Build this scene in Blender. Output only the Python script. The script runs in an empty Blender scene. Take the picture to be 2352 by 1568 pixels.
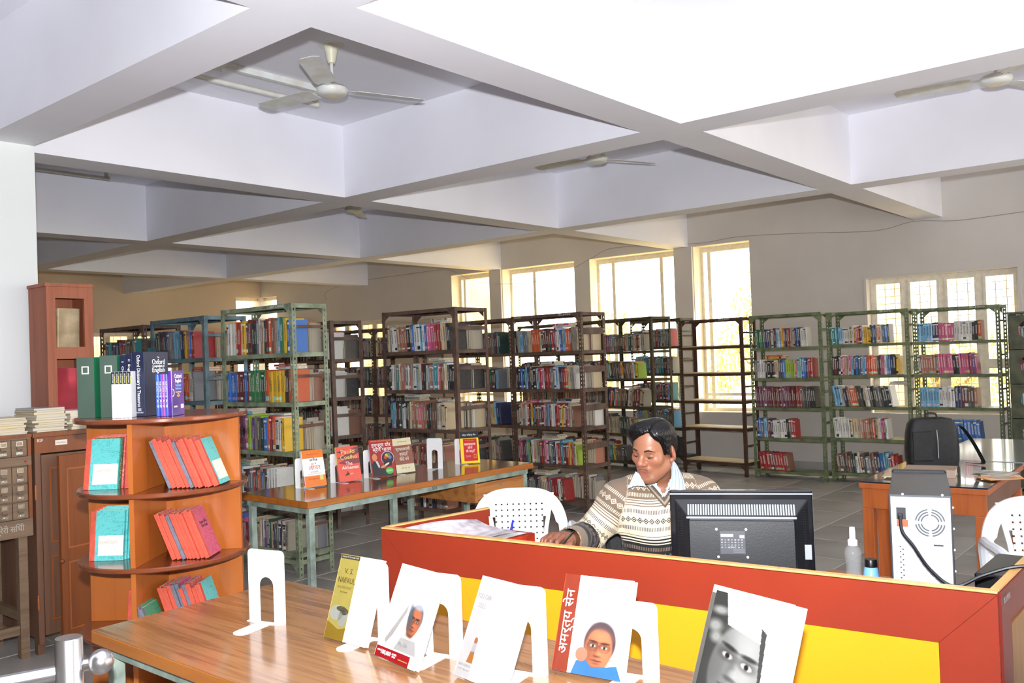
import bpy, bmesh, math, random
import numpy as np
from mathutils import Vector, Matrix, Euler
R_ = math.radians
random.seed(7)
scn = bpy.context.scene
COL = scn.collection

# ------------------------------------------------------------------ camera
CAMZ = 1.54
YAW, PITCH, ROLL, FPX = 0.6981, 0.0169, -0.0355, 2044.5
fw = Vector((math.cos(PITCH)*math.cos(YAW), math.cos(PITCH)*math.sin(YAW), math.sin(PITCH)))
rt = Vector((math.sin(YAW), -math.cos(YAW), 0)); upv = rt.cross(fw)
r2 = math.cos(ROLL)*rt + math.sin(ROLL)*upv
u2 = -math.sin(ROLL)*rt + math.cos(ROLL)*upv
cam = bpy.data.cameras.new('camera'); camo = bpy.data.objects.new('camera', cam); COL.objects.link(camo)
cam.sensor_width = 36.0; cam.lens = 36.0*FPX/2352.0; cam.clip_start = 0.05; cam.clip_end = 200
camo.matrix_world = Matrix(((r2.x, u2.x, -fw.x, 0), (r2.y, u2.y, -fw.y, 0), (r2.z, u2.z, -fw.z, CAMZ), (0, 0, 0, 1)))
scn.camera = camo
CAMP = Vector((0, 0, CAMZ))
def px(p):
    q = Vector(p) - CAMP; z = q.dot(fw)
    return (1176 + FPX*q.dot(r2)/z, 784 - FPX*q.dot(u2)/z, z)
def ray(u, v): return fw + (u-1176)/FPX*r2 - (v-784)/FPX*u2
def onZ(u, v, z): d = ray(u, v); return CAMP + d*((z-CAMZ)/d.z)

# ------------------------------------------------------------------ world, sun, flash, exposure
world = bpy.data.worlds.new('sky'); scn.world = world; world.use_nodes = True
bg = world.node_tree.nodes['Background']
bg.inputs[0].default_value = (1.0, 0.965, 0.91, 1); bg.inputs[1].default_value = 5.0
sun = bpy.data.lights.new('sun', 'SUN'); sun.energy = 8.0; sun.angle = R_(2.0); sun.color = (1.0, 0.86, 0.62)
suno = bpy.data.objects.new('sun', sun); COL.objects.link(suno)
suno.rotation_euler = Vector((-0.27, 0.60, -0.75)).to_track_quat('-Z', 'Y').to_euler()
# the flash on top of the camera that took the picture
fl = bpy.data.lights.new('camera_flash', 'SPOT'); fl.energy = 980; fl.color = (0.92, 0.945, 1.0)
fl.spot_size = R_(154); fl.spot_blend = 1.0; fl.shadow_soft_size = 0.025
flo = bpy.data.objects.new('camera_flash', fl); COL.objects.link(flo)
flo.location = CAMP + u2*0.17 - fw*0.02 + r2*0.0
flo.rotation_euler = (fw + u2*0.42).to_track_quat('-Z', 'Y').to_euler()
scn.view_settings.view_transform = 'Standard'; scn.view_settings.look = 'None'
scn.view_settings.gamma = 1.0; scn.view_settings.exposure = 0.32
scn.view_settings.use_curve_mapping = False
scn.cycles.max_bounces = 10; scn.cycles.diffuse_bounces = 6; scn.cycles.glossy_bounces = 4
scn.cycles.transparent_max_bounces = 12; scn.cycles.sample_clamp_indirect = 6

# ------------------------------------------------------------------ helpers
def lin(c):
    f = lambda x: (x/12.92 if x <= 0.04045 else ((x+0.055)/1.055)**2.4)
    return tuple(f(x/255.0) for x in c[:3]) + (1.0,)
MATS = {}
def nd(nt, t, **k):
    n = nt.nodes.new(t)
    for a, b in k.items(): setattr(n, a, b)
    return n
def mathn(nt, op, a, b=None, c=None, clamp=False):
    n = nt.nodes.new('ShaderNodeMath'); n.operation = op; n.use_clamp = clamp
    for i, x in enumerate((a, b, c)):
        if x is None: continue
        if isinstance(x, (int, float)): n.inputs[i].default_value = x
        else: nt.links.new(x, n.inputs[i])
    return n.outputs[0]
def mixc(nt, fac, a, b, mode='MIX'):
    n = nt.nodes.new('ShaderNodeMix'); n.data_type = 'RGBA'; n.blend_type = mode
    for s, x in ((n.inputs[0], fac), (n.inputs[6], a), (n.inputs[7], b)):
        if isinstance(x, (int, float)): s.default_value = x
        elif isinstance(x, tuple): s.default_value = x
        else: nt.links.new(x, s)
    return n.outputs[2]
def bsdf(name):
    m = bpy.data.materials.new(name); m.use_nodes = True
    nt = m.node_tree; return m, nt, nt.nodes['Principled BSDF']
def mat(name, c, rough=0.5, metal=0.0, var=0.08, scale=6.0, bump=0.0, bscale=60.0, spec=0.5, coat=0.0, c2=None, detail=4.0, stretch=None):
    """plain procedural material: colour broken up by noise, optional bump"""
    if name in MATS: return MATS[name]
    m, nt, b = bsdf(name)
    tc = nd(nt, 'ShaderNodeTexCoord')
    src = tc.outputs['Object']
    if stretch:
        mp = nd(nt, 'ShaderNodeMapping'); mp.inputs['Scale'].default_value = stretch
        nt.links.new(src, mp.inputs[0]); src = mp.outputs[0]
    n = nd(nt, 'ShaderNodeTexNoise'); n.inputs['Scale'].default_value = scale; n.inputs['Detail'].default_value = detail
    nt.links.new(src, n.inputs['Vector'])
    a = lin(c); d = lin(c2) if c2 else tuple(x*(1-2.2*var) for x in a[:3])+(1,)
    l = tuple(min(1, x*(1+var)) for x in a[:3])+(1,)
    cr = nd(nt, 'ShaderNodeValToRGB'); cr.color_ramp.elements[0].position = 0.3; cr.color_ramp.elements[1].position = 0.62
    cr.color_ramp.elements[0].color = d; cr.color_ramp.elements[1].color = l
    nt.links.new(n.outputs[0], cr.inputs[0]); nt.links.new(cr.outputs[0], b.inputs['Base Color'])
    b.inputs['Roughness'].default_value = rough; b.inputs['Metallic'].default_value = metal
    b.inputs['Specular IOR Level'].default_value = spec; b.inputs['Coat Weight'].default_value = coat
    b.inputs['Coat Roughness'].default_value = 0.12
    if bump:
        n2 = nd(nt, 'ShaderNodeTexNoise'); n2.inputs['Scale'].default_value = bscale; n2.inputs['Detail'].default_value = 3
        nt.links.new(tc.outputs['Object'], n2.inputs['Vector'])
        bp = nd(nt, 'ShaderNodeBump'); bp.inputs['Strength'].default_value = bump; bp.inputs['Distance'].default_value = 0.01
        nt.links.new(n2.outputs[0], bp.inputs['Height']); nt.links.new(bp.outputs[0], b.inputs['Normal'])
    MATS[name] = m; return m
def wood(name, c, c2, axis=1, freq=1.0, rough=0.35, coat=0.25):
    """laminate / timber with grain running along one axis"""
    if name in MATS: return MATS[name]
    m, nt, b = bsdf(name)
    tc = nd(nt, 'ShaderNodeTexCoord'); mp = nd(nt, 'ShaderNodeMapping')
    s = [14.0*freq]*3; s[axis] = 0.9*freq
    mp.inputs['Scale'].default_value = s; nt.links.new(tc.outputs['Object'], mp.inputs[0])
    n = nd(nt, 'ShaderNodeTexNoise'); n.inputs['Scale'].default_value = 1.6; n.inputs['Detail'].default_value = 6; n.inputs['Distortion'].default_value = 0.6
    nt.links.new(mp.outputs[0], n.inputs['Vector'])
    mp2 = nd(nt, 'ShaderNodeMapping'); s2 = [60.0*freq]*3; s2[axis] = 2.0*freq
    mp2.inputs['Scale'].default_value = s2; nt.links.new(tc.outputs['Object'], mp2.inputs[0])
    n2 = nd(nt, 'ShaderNodeTexNoise'); n2.inputs['Scale'].default_value = 2.0; n2.inputs['Detail'].default_value = 2
    nt.links.new(mp2.outputs[0], n2.inputs['Vector'])
    f = mathn(nt, 'MULTIPLY_ADD', n2.outputs[0], 0.35, mathn(nt, 'MULTIPLY', n.outputs[0], 0.8))
    cr = nd(nt, 'ShaderNodeValToRGB'); e = cr.color_ramp.elements
    e[0].position = 0.36; e[0].color = lin(c2); e[1].position = 0.62; e[1].color = lin(c)
    nt.links.new(f, cr.inputs[0]); nt.links.new(cr.outputs[0], b.inputs['Base Color'])
    b.inputs['Roughness'].default_value = rough; b.inputs['Coat Weight'].default_value = coat; b.inputs['Coat Roughness'].default_value = 0.1
    MATS[name] = m; return m

class MB:
    def __init__(s, M=None): s.v = []; s.f = []; s.mi = []; s.M = M
    def add(s, vs, fs, mi=0):
        o = len(s.v)
        for p in vs:
            p = Vector(p)
            if s.M is not None: p = s.M @ p
            s.v.append(tuple(p))
        for f in fs: s.f.append(tuple(i+o for i in f)); s.mi.append(mi)
        return s
    def box(s, a, b, mi=0):
        x0, y0, z0 = [min(p, q) for p, q in zip(a, b)]; x1, y1, z1 = [max(p, q) for p, q in zip(a, b)]
        return s.add([(x0,y0,z0),(x1,y0,z0),(x1,y1,z0),(x0,y1,z0),(x0,y0,z1),(x1,y0,z1),(x1,y1,z1),(x0,y1,z1)],
              [(0,3,2,1),(4,5,6,7),(0,1,5,4),(1,2,6,5),(2,3,7,6),(3,0,4,7)], mi)
    def hexa(s, p, mi=0):   # 8 points: bottom 4 ccw, top 4
        return s.add(p, [(0,3,2,1),(4,5,6,7),(0,1,5,4),(1,2,6,5),(2,3,7,6),(3,0,4,7)], mi)
    def wallbox(s, p, q, t, z0, z1, mi=0):   # vertical panel from p to q (2D), thickness t to the left of p->q
        p = Vector(p); q = Vector(q); d = (q-p).normalized(); n = Vector((-d.y, d.x))*t
        c = [p, q, q+n, p+n]
        return s.hexa([(a.x, a.y, z0) for a in c]+[(a.x, a.y, z1) for a in c], mi)
    def cyl(s, p0, p1, r0, r1=None, n=16, mi=0, caps=True):
        r1 = r0 if r1 is None else r1
        p0 = Vector(p0); p1 = Vector(p1); d = (p1-p0).normalized()
        a = d.orthogonal().normalized(); b = d.cross(a)
        vs = []
        for p, r in ((p0, r0), (p1, r1)):
            for i in range(n):
                t = 2*math.pi*i/n; vs.append(p + a*math.cos(t)*r + b*math.sin(t)*r)
        fs = [(i, (i+1) % n, n+(i+1) % n, n+i) for i in range(n)]
        if caps: fs += [tuple(range(n-1, -1, -1)), tuple(range(n, 2*n))]
        return s.add(vs, fs, mi)
    def tube(s, pts, r, n=8, mi=0, closed=False):
        pts = [Vector(p) for p in pts]; rs = r if isinstance(r, (list, tuple)) else [r]*len(pts)
        N = len(pts); vs = []; a = None
        for i, p in enumerate(pts):
            t = (pts[(i+1) % N]-pts[i-1]) if closed else (pts[min(i+1, N-1)]-pts[max(i-1, 0)])
            t = t.normalized()
            if a is None: a = t.orthogonal().normalized()
            a = (a - t*a.dot(t)).normalized(); b = t.cross(a)
            for k in range(n):
                th = 2*math.pi*k/n; vs.append(p + (a*math.cos(th)+b*math.sin(th))*rs[i])
        fs = []
        for i in range(N if closed else N-1):
            j = (i+1) % N
            for k in range(n): fs.append((i*n+k, i*n+(k+1) % n, j*n+(k+1) % n, j*n+k))
        if not closed: fs += [tuple(range(n-1, -1, -1)), tuple((N-1)*n+k for k in range(n))]
        return s.add(vs, fs, mi)
    def lathe(s, prof, n=24, c=(0, 0), mi=0):
        vs = []
        for r, z in prof:
            for i in range(n):
                t = 2*math.pi*i/n; vs.append((c[0]+r*math.cos(t), c[1]+r*math.sin(t), z))
        fs = []
        for k in range(len(prof)-1):
            for i in range(n): fs.append((k*n+i, k*n+(i+1) % n, (k+1)*n+(i+1) % n, (k+1)*n+i))
        fs += [tuple(range(n-1, -1, -1)), tuple((len(prof)-1)*n+i for i in range(n))]
        return s.add(vs, fs, mi)
    def prism(s, poly, z0, z1, mi=0):   # polygon in local xy extruded in z
        n = len(poly)
        vs = [(x, y, z0) for x, y in poly]+[(x, y, z1) for x, y in poly]
        return s.add(vs, [tuple(range(n-1, -1, -1)), tuple(range(n, 2*n))]+[(i, (i+1) % n, n+(i+1) % n, n+i) for i in range(n)], mi)
    def sphere(s, c, r, n=16, m=10, mi=0, sc=(1, 1, 1)):
        vs = []; fs = []
        for j in range(m+1):
            ph = math.pi*j/m
            for i in range(n):
                t = 2*math.pi*i/n
                vs.append((c[0]+r*sc[0]*math.sin(ph)*math.cos(t), c[1]+r*sc[1]*math.sin(ph)*math.sin(t), c[2]+r*sc[2]*math.cos(ph)))
        for j in range(m):
            for i in range(n): fs.append((j*n+i, (j+1)*n+i, (j+1)*n+(i+1) % n, j*n+(i+1) % n))
        return s.add(vs, fs, mi)
    def mesh(s, name, mats, smooth=False):
        me = bpy.data.meshes.new(name); me.from_pydata(s.v, [], s.f)
        for m in (mats if isinstance(mats, (list, tuple)) else [mats]): me.materials.append(m)
        if any(s.mi): me.polygons.foreach_set('material_index', s.mi)
        me.validate(); me.update()
        bm = bmesh.new(); bm.from_mesh(me); bmesh.ops.remove_doubles(bm, verts=bm.verts, dist=1e-6)
        bmesh.ops.recalc_face_normals(bm, faces=bm.faces); bm.to_mesh(me); bm.free()
        if smooth:
            for p in me.polygons: p.use_smooth = True
            me.set_sharp_from_angle(angle=R_(38))
        return me
    def build(s, name, mats, parent=None, smooth=False, bevel=0.0, segs=2):
        o = bpy.data.objects.new(name, s.mesh(name, mats, smooth)); COL.objects.link(o)
        if parent is not None: o.parent = parent
        if bevel:
            md = o.modifiers.new('edge', 'BEVEL'); md.width = bevel; md.segments = segs; md.limit_method = 'ANGLE'; md.angle_limit = R_(40)
        return o
def empty(name, loc=(0, 0, 0), rz=0.0, parent=None):
    o = bpy.data.objects.new(name, None); COL.objects.link(o); o.location = loc; o.rotation_euler = (0, 0, rz)
    o.empty_display_size = 0.1
    if parent is not None: o.parent = parent
    return o
def tag(o, label=None, cat=None, group=None, kind=None):
    if label: o['label'] = label
    if cat: o['category'] = cat
    if group: o['group'] = group
    if kind: o['kind'] = kind
    return o
def inst(name, me, parent=None, loc=(0, 0, 0), rot=(0, 0, 0), sc=(1, 1, 1)):
    o = bpy.data.objects.new(name, me); COL.objects.link(o)
    if parent is not None: o.parent = parent
    o.location = loc; o.rotation_euler = rot; o.scale = sc
    return o
def copy_tree(o, parent=None):
    c = o.copy(); COL.objects.link(c); c.parent = parent
    for ch in list(o.children): copy_tree(ch, c)
    return c
def text_mesh(body, size, ext=0.0003, res=2, align='CENTER'):
    c = bpy.data.curves.new('lettering', 'FONT'); c.body = body; c.size = size; c.extrude = ext; c.resolution_u = res
    c.align_x = align; c.align_y = 'CENTER'; c.space_line = 0.95
    o = bpy.data.objects.new('lettering', c)
    me = bpy.data.meshes.new_from_object(o)
    bpy.data.objects.remove(o); bpy.data.curves.remove(c)
    return me
def lettering(body, size, m, parent, M, bold=0.0, width=None, name='lettering', align='CENTER', res=2):
    """flat letters; M places the text plane (local x right, y up, z towards the reader)"""
    me = text_mesh(body, size, 0.0003, res, align); me.materials.clear(); me.materials.append(m)
    if width:
        xs = [v.co.x for v in me.vertices]
        if xs:
            k = width/(max(xs)-min(xs)); me.transform(Matrix.Scale(k, 4, (1, 0, 0)))
    o = bpy.data.objects.new(name, me); COL.objects.link(o); o.parent = parent; o.matrix_local = M
    return o
def frame(o, x, z):   # matrix from origin, x axis, z axis(normal)
    x = Vector(x).normalized(); z = Vector(z); z = (z - x*z.dot(x)).normalized(); y = z.cross(x)
    return Matrix(((x.x, y.x, z.x, o[0]), (x.y, y.y, z.y, o[1]), (x.z, y.z, z.z, o[2]), (0, 0, 0, 1)))

# ------------------------------------------------------------------ surface materials
M_ceil = mat('ceiling_paint', (236, 236, 243), 0.75, var=0.02, scale=1.2, bump=0.06, bscale=14)
M_wall = mat('wall_paint', (206, 201, 196), 0.8, var=0.035, scale=0.9, bump=0.05, bscale=20)
M_col = mat('column_paint', (224, 228, 226), 0.75, var=0.02, scale=1.0, bump=0.05, bscale=20)
M_reveal = mat('window_reveal_paint', (242, 232, 208), 0.75, var=0.03, scale=2)  # warm sunlight on the reveals put into a cream colour
M_tile = mat('kota_stone', (182, 178, 172), 0.30, var=0.10, scale=1.4, bump=0.03, bscale=40, c2=(154, 150, 146), spec=0.55)
M_grout = mat('grout', (150, 146, 140), 0.85)
M_wallL = mat('beige_wall_paint', (216, 196, 168), 0.8, var=0.04, scale=0.7)  # warm sun bounce on the side wall put into its beige colour
M_steelw = mat('window_steel', (232, 226, 210), 0.5, var=0.05, scale=20)
M_ochre = mat('ochre_wash', (240, 212, 150), 0.85, var=0.06, scale=1.5, c2=(224, 188, 118))
M_skirt = mat('skirting_cement', (170, 168, 164), 0.7, var=0.06, scale=3)

# ------------------------------------------------------------------ floor
XB = 10.82; YL = 15.86; X0, Y0 = -3.0, -4.2
floor = MB().box((X0, Y0, -0.15), (XB+0.3, YL+0.3, -0.005)).build('floor', M_grout)
tag(floor, 'grey stone tiled library floor with pale joints', kind='structure')
TS = 0.60
tb = MB(); e = 0.004
g = TS/2-0.0022
tb.add([(-g,-g,-0.005),(g,-g,-0.005),(g,g,-0.005),(-g,g,-0.005),(-g+e,-g+e,0),(g-e,-g+e,0),(g-e,g-e,0),(-g+e,g-e,0)],
       [(4,5,6,7),(0,1,5,4),(1,2,6,5),(2,3,7,6),(3,0,4,7)])
tile_me = tb.mesh('floor_tile', M_tile)
tl = []
for i in range(int((X0)/TS), int(XB/TS)+1):
    for j in range(int(Y0/TS), int(YL/TS)+1):
        c = ((i+0.5)*TS-0.2, (j+0.5)*TS-0.1)
        if c[0] > XB-0.1 or c[1] > YL-0.1 or c[0] < X0+0.3 or c[1] < Y0+0.3: continue
        q = px((c[0], c[1], 0)); vis = q[2] > 0.6 and -120 < q[0] < 2470 and q[1] < 1900
        tl.append((0 if vis else 1, q[2] if q[2] > 0 else 99, c))
tl.sort()
st = MB()
for k, (a, b, c) in enumerate(tl):
    if k < 290 and a == 0: inst('floor_tile', tile_me, floor, (c[0], c[1], 0))
    else:
        st.add([(v.co.x+c[0], v.co.y+c[1], v.co.z) for v in tile_me.vertices], [tuple(p.vertices) for p in tile_me.polygons])
o = st.build('floor_tile_field', M_tile, floor); o['kind'] = 'stuff'

# ------------------------------------------------------------------ ceiling with a grid of deep beams
ZB, ZS, BW = 2.94, 3.55, 0.145
ceil_ = MB().box((X0, Y0, ZS), (XB+0.3, YL+0.3, ZS+0.15)).build('ceiling', M_ceil)
tag(ceil_, 'white coffered concrete ceiling with deep crossing beams', kind='structure')
BX = [-0.80, 2.169, 5.036, 8.043]; BY = [-3.55, -0.37, 2.829, 6.044, 9.394, 12.62]
for x in BX: MB().box((x-BW, Y0, ZB), (x+BW, YL, ZS)).build('beam', M_ceil, ceil_)
xs = [X0]+[v for x in BX for v in (x-BW, x+BW)]+[XB]
for y in BY:
    for k in range(0, len(xs), 2):
        if xs[k+1]-xs[k] > 0.2: MB().box((xs[k], y-BW, ZB), (xs[k+1], y+BW, ZS)).build('beam', M_ceil, ceil_)
colm = MB().box((2.0, 5.735, 0), (2.322, 6.2, ZB)).build('column', M_col)
tag(colm, 'white free-standing square column behind the card catalogue', 'column', kind='structure')

# ------------------------------------------------------------------ walls with openings
WT = 0.30
def wall_with_openings(name, along, lo, hi, pos, ops, thick, label):
    """along 'y': wall plane x=pos running in y.  ops: list of (a,b,z0,z1)"""
    mb = MB(); H = ZS
    def bx(a, b, z0, z1):
        if b-a < 1e-4 or z1-z0 < 1e-4: return
        if along == 'y': mb.box((pos, a, z0), (pos+thick, b, z1))
        else: mb.box((a, pos, z0), (b, pos+thick, z1))
    ops = sorted(ops); cur = lo
    for a, b, z0, z1 in ops:
        bx(cur, a, 0, H); bx(a, b, 0, z0); bx(a, b, z1, H); cur = b
    bx(cur, hi, 0, H)
    return tag(mb.build(name, M_wall), label, kind='structure')
OPB = [(1.96, 3.55, 0.72, 2.31), (5.01, 5.83, 0.70, 2.94), (6.11, 7.54, 0.70, 2.94), (7.81, 9.24, 0.70, 2.94),
       (9.49, 10.37, 0.70, 2.94), (12.08, 13.66, 0.72, 2.29), (15.30, YL, 0.72, 2.94)]
OPL = [(4.2, 5.8, 0.72, 2.23), (7.2, 8.95, 0.72, 2.23), (10.24, XB, 0.72, 2.94)]
wb = wall_with_openings('wall_back', 'y', Y0, YL+WT, XB, OPB, WT, 'grey plastered rear wall with tall windows')
wl = wall_with_openings('wall_left', 'x', X0, XB, YL, OPL, WT, 'beige plastered side wall far behind the book racks'); wl.data.materials[0] = M_wallL
wf = wall_with_openings('wall_front', 'y', Y0, YL+WT, X0-WT, [], WT, 'plastered wall behind the viewer')  # solid wall added out of view to cut ambient light near the camera
wr = wall_with_openings('wall_right', 'x', X0, XB, Y0-WT, [(3.2, 5.4, 0.7, 2.94), (5.8, 8.0, 0.7, 2.94), (8.4, 10.5, 0.7, 2.94)], WT, 'plastered side wall with wide openings right of the view')  # openings added out of view so daylight reaches the far end
MB().box((XB-0.012, Y0, 0), (XB, YL, 0.11)).build('baseboard_back', M_skirt)['kind'] = 'structure'
# columns standing slightly proud of the rear wall under the beams
for k, (a, b) in enumerate(((5.83, 6.11), (9.24, 9.49))):
    o = MB().box((XB-0.035, a+0.004, 0), (XB, b-0.004, ZB)).build('trim_%d' % (k+1), M_wall)
    o['kind'] = 'structure'; o['label'] = 'plastered pier between the tall rear windows'
# window linings
def lining(a, b, z0, z1, side=True):
    mb = MB(); t = 0.006; xa, xb = XB+0.002, XB+WT
    mb.box((xa, b-t, z0), (xb, b, z1)); mb.box((xa, a, z0), (xb, a+t, z1)); mb.box((xa, a, z1-t), (xb, b, z1)); mb.box((xa, a, z0), (xb, b, z0+t))
    return mb
m, nt, b = bsdf('window_glass')
tr = nd(nt, 'ShaderNodeBsdfTransparent'); gl = nd(nt, 'ShaderNodeBsdfGlossy'); gl.inputs['Roughness'].default_value = 0.02
mx = nd(nt, 'ShaderNodeMixShader'); mx.inputs[0].default_value = 0.05
tr.inputs[0].default_value = (0.97, 0.98, 0.96, 1)
nt.links.new(tr.outputs[0], mx.inputs[1]); nt.links.new(gl.outputs[0], mx.inputs[2])
nt.links.new(mx.outputs[0], nt.nodes['Material Output'].inputs[0]); M_glass = m
wn = [0]
def tall_window(a, b, z0, z1, mulls, trans, label):
    wn[0] += 1
    r = tag(empty('window_%d' % wn[0], (XB, (a+b)/2, z0)), label, kind='structure')
    c = (a+b)/2; L = lambda y: y-c
    mb = lining(a, b, z0, z1); mb.v = [(x-XB, y-c, z-z0) for x, y, z in mb.v]; mb.build('lining', M_reveal, r)
    xf, w, H = 0.20, 0.045, z1-z0
    f = MB(); f.box((xf, L(a)+0.006, 0.006), (xf+0.05, L(a)+w, H-0.006)); f.box((xf, L(b)-w, 0.006), (xf+0.05, L(b)-0.006, H-0.006))
    f.box((xf, L(a)+w, 0.006), (xf+0.05, L(b)-w, 0.05)); f.box((xf, L(a)+w, H-0.075), (xf+0.05, L(b)-w, H-0.006)); f.build('frame', M_steelw, r)
    for y in mulls: MB().box((xf, L(y)-0.025, 0.05), (xf+0.05, L(y)+0.025, H-0.075)).build('mullion', M_steelw, r)
    if trans:
        MB().box((xf+0.002, L(a)+w, trans-z0-0.02), (xf+0.048, L(b)-w, trans-z0+0.02)).build('transom', M_steelw, r)
    ys = [L(a)+w]+[v for y in mulls for v in (L(y)-0.025, L(y)+0.025)]+[L(b)-w]
    for k in range(0, len(ys), 2): MB().box((xf+0.022, ys[k], 0.05), (xf+0.026, ys[k+1], H-0.075)).build('pane', M_glass, r)
tall_window(5.01, 5.83, 0.70, 2.94, [5.70], 0.93, 'tall rear window with tree outside, beside empty brown rack')
tall_window(6.11, 7.54, 0.70, 2.94, [6.44, 7.25], 0.93, 'widest tall rear window with two mullions')
tall_window(7.81, 9.24, 0.70, 2.94, [8.74], 0.93, 'tall rear window with one mullion behind brown racks')
tall_window(9.49, 10.37, 0.70, 2.94, [10.25], 0.93, 'tall rear window looking onto an ochre wall')
def grill_window(M, a, b, z0, z1, posts, trans, label, rows=0.087, cols=3):
    """casement window with steel grille; M maps (s along wall, outward depth, z) to world"""
    wn[0] += 1
    r = empty('window_%d' % wn[0]); r.matrix_world = M; tag(r, label, kind='structure')
    w = 0.04; d0, d1 = 0.14, 0.20
    f = MB(); f.box((a, d0, z0), (a+w, d1, z1)); f.box((b-w, d0, z0), (b, d1, z1)); f.box((a+w, d0, z0), (b-w, d1, z0+w)); f.box((a+w, d0, z1-w), (b-w, d1, z1))
    f.build('frame', M_steelw, r)
    arch = MB(); arch.box((a-0.03, -0.010, z1), (b+0.03, 0.0, z1+0.03)); arch.box((a-0.03, -0.010, z0), (a, 0.0, z1)); arch.box((b, -0.010, z0), (b+0.03, 0.0, z1))
    arch.build('architrave', M_wall, r)
    ed = [a+w]+[v for p in posts for v in (p-0.03, p+0.03)]+[b-w]
    for p in posts: MB().box((p-0.03, d0, z0+w), (p+0.03, d1, z1-w)).build('post', M_steelw, r)
    for k in range(0, len(ed), 2):
        p, q = ed[k], ed[k+1]
        MB().box((p, d0, trans-0.025), (q, d1, trans+0.025)).build('transom', M_steelw, r)
        for za, zb in ((z0+w, trans-0.025), (trans+0.025, z1-w)):
            c = MB(); u = 0.028
            c.box((p, d0-0.012, za), (p+u, d0+0.02, zb)); c.box((q-u, d0-0.012, za), (q, d0+0.02, zb)); c.box((p+u, d0-0.012, za), (q-u, d0+0.02, za+u)); c.box((p+u, d0-0.012, zb-u), (q-u, d0+0.02, zb))
            c.build('casement', M_steelw, r)
            MB().box((p+u, d0+0.002, za+u), (q-u, d0+0.006, zb-u)).build('pane', M_glass, r)
            gb = MB(); n = int((zb-za)/rows)
            for i in range(1, n): gb.box((p, d1-0.012, za+i*(zb-za)/n-0.004), (q, d1-0.004, za+i*(zb-za)/n+0.004))
            for i in range(1, cols): gb.box((p+i*(q-p)/cols-0.005, d1-0.003, za), (p+i*(q-p)/cols+0.005, d1+0.005, zb))
            gb.build('grille', M_steelw, r)
MWB = Matrix(((0, 1, 0, XB), (1, 0, 0, 0), (0, 0, 1, 0), (0, 0, 0, 1)))
MWL = Matrix(((1, 0, 0, 0), (0, 1, 0, YL), (0, 0, 1, 0), (0, 0, 0, 1)))
grill_window(MWB, 1.96, 3.55, 0.72, 2.31, [2.36, 2.755, 3.155], 1.275, 'grilled four-part window behind the green racks')
grill_window(MWB, 12.08, 13.66, 0.72, 2.29, [12.475, 12.87, 13.265], 1.275, 'grilled window in the rear wall glimpsed above the brown racks')
grill_window(MWL, 7.2, 8.95, 0.72, 2.23, [7.64, 8.08, 8.52], 1.275, 'grilled window in the side wall above the far left brown rack')
grill_window(MWL, 4.2, 5.8, 0.72, 2.23, [4.6, 5.0, 5.4], 1.275, 'grilled window in the side wall behind the wooden cupboard')
# corner window: two lights meeting at the room corner
wn[0] += 1
r = tag(empty('window_%d' % wn[0], (XB, YL, 0.72)), 'corner window meeting at the far corner of the room', kind='structure')
f = MB(); H = 2.22
f.box((0.1, 0.10, 0), (0.16, 0.16, H)); f.box((0.1, -0.55, 0), (0.15, -0.51, H)); f.box((-0.57, 0.10, 0), (-0.53, 0.15, H))
f.box((0.1, -0.51, H-0.06), (0.15, 0.1, H-0.001)); f.box((-0.53, 0.10, H-0.06), (0.1, 0.15, H-0.001)); f.build('frame', M_steelw, r)
MB().box((0.12, -0.51, 0.01), (0.124, 0.10, H-0.06)).build('pane', M_glass, r)
MB().box((-0.53, 0.12, 0.01), (0.10, 0.124, H-0.06)).build('pane', M_glass, r)

# ------------------------------------------------------------------ outside: ground, ochre surrounds, trees
M_gnd = mat('dry_ground', (196, 180, 140), 0.95, var=0.15, scale=0.5)
o = MB().box((XB+0.31, -30, -0.6), (70, 60, -0.3)).build('ground', M_gnd); tag(o, 'dry ground outside the windows', kind='structure')
o = MB().box((-20, YL+0.31, -0.6), (XB+0.3, 60, -0.3)).build('ground', M_gnd); tag(o, 'dry ground outside the side wall', kind='structure')
def outer(name, mb, label):
    o = mb.build(name, M_ochre); tag(o, label, 'wall', kind='structure'); return o
outer('window_fin', MB().box((XB+WT+0.01, 3.555, 0.3), (XB+WT+1.15, 3.75, 3.0)), 'ochre fin wall outside the left pane of the grilled window')
outer('outer_pier', MB().box((12.6, 2.02, -0.3), (12.9, 2.34, 3.4)), 'ochre pier outside the right pane of the grilled window')
outer('window_fin', MB().box((XB+WT+0.01, 10.40, 0.0), (12.0, 10.6, 3.4)), 'ochre fin wall beside the leftmost tall window')
outer('outer_pier', MB().box((12.02, 10.18, -0.3), (12.4, 10.6, 3.4)), 'darker ochre pier outside the leftmost tall window')
outer('outer_wall', MB().box((12.7, 11.4, -0.3), (12.9, 15.0, 3.0)), 'ochre wall outside the rear grilled window')
outer('outer_wall', MB().box((2.0, YL+1.6, -0.3), (9.6, YL+1.8, 3.0)), 'ochre wall outside the side windows')
outer('ledge', MB().box((XB+WT+0.01, 4.7, 0.45), (XB+WT+0.6, 7.9, 0.6)), 'ochre ledge below the tall rear windows')
M_leaf = mat('leaf', (206, 190, 128), 0.6, var=0.1, scale=2.0, c2=(160, 148, 88))
M_bark = mat('bark', (150, 120, 84), 0.9, var=0.2, scale=8)
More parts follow.
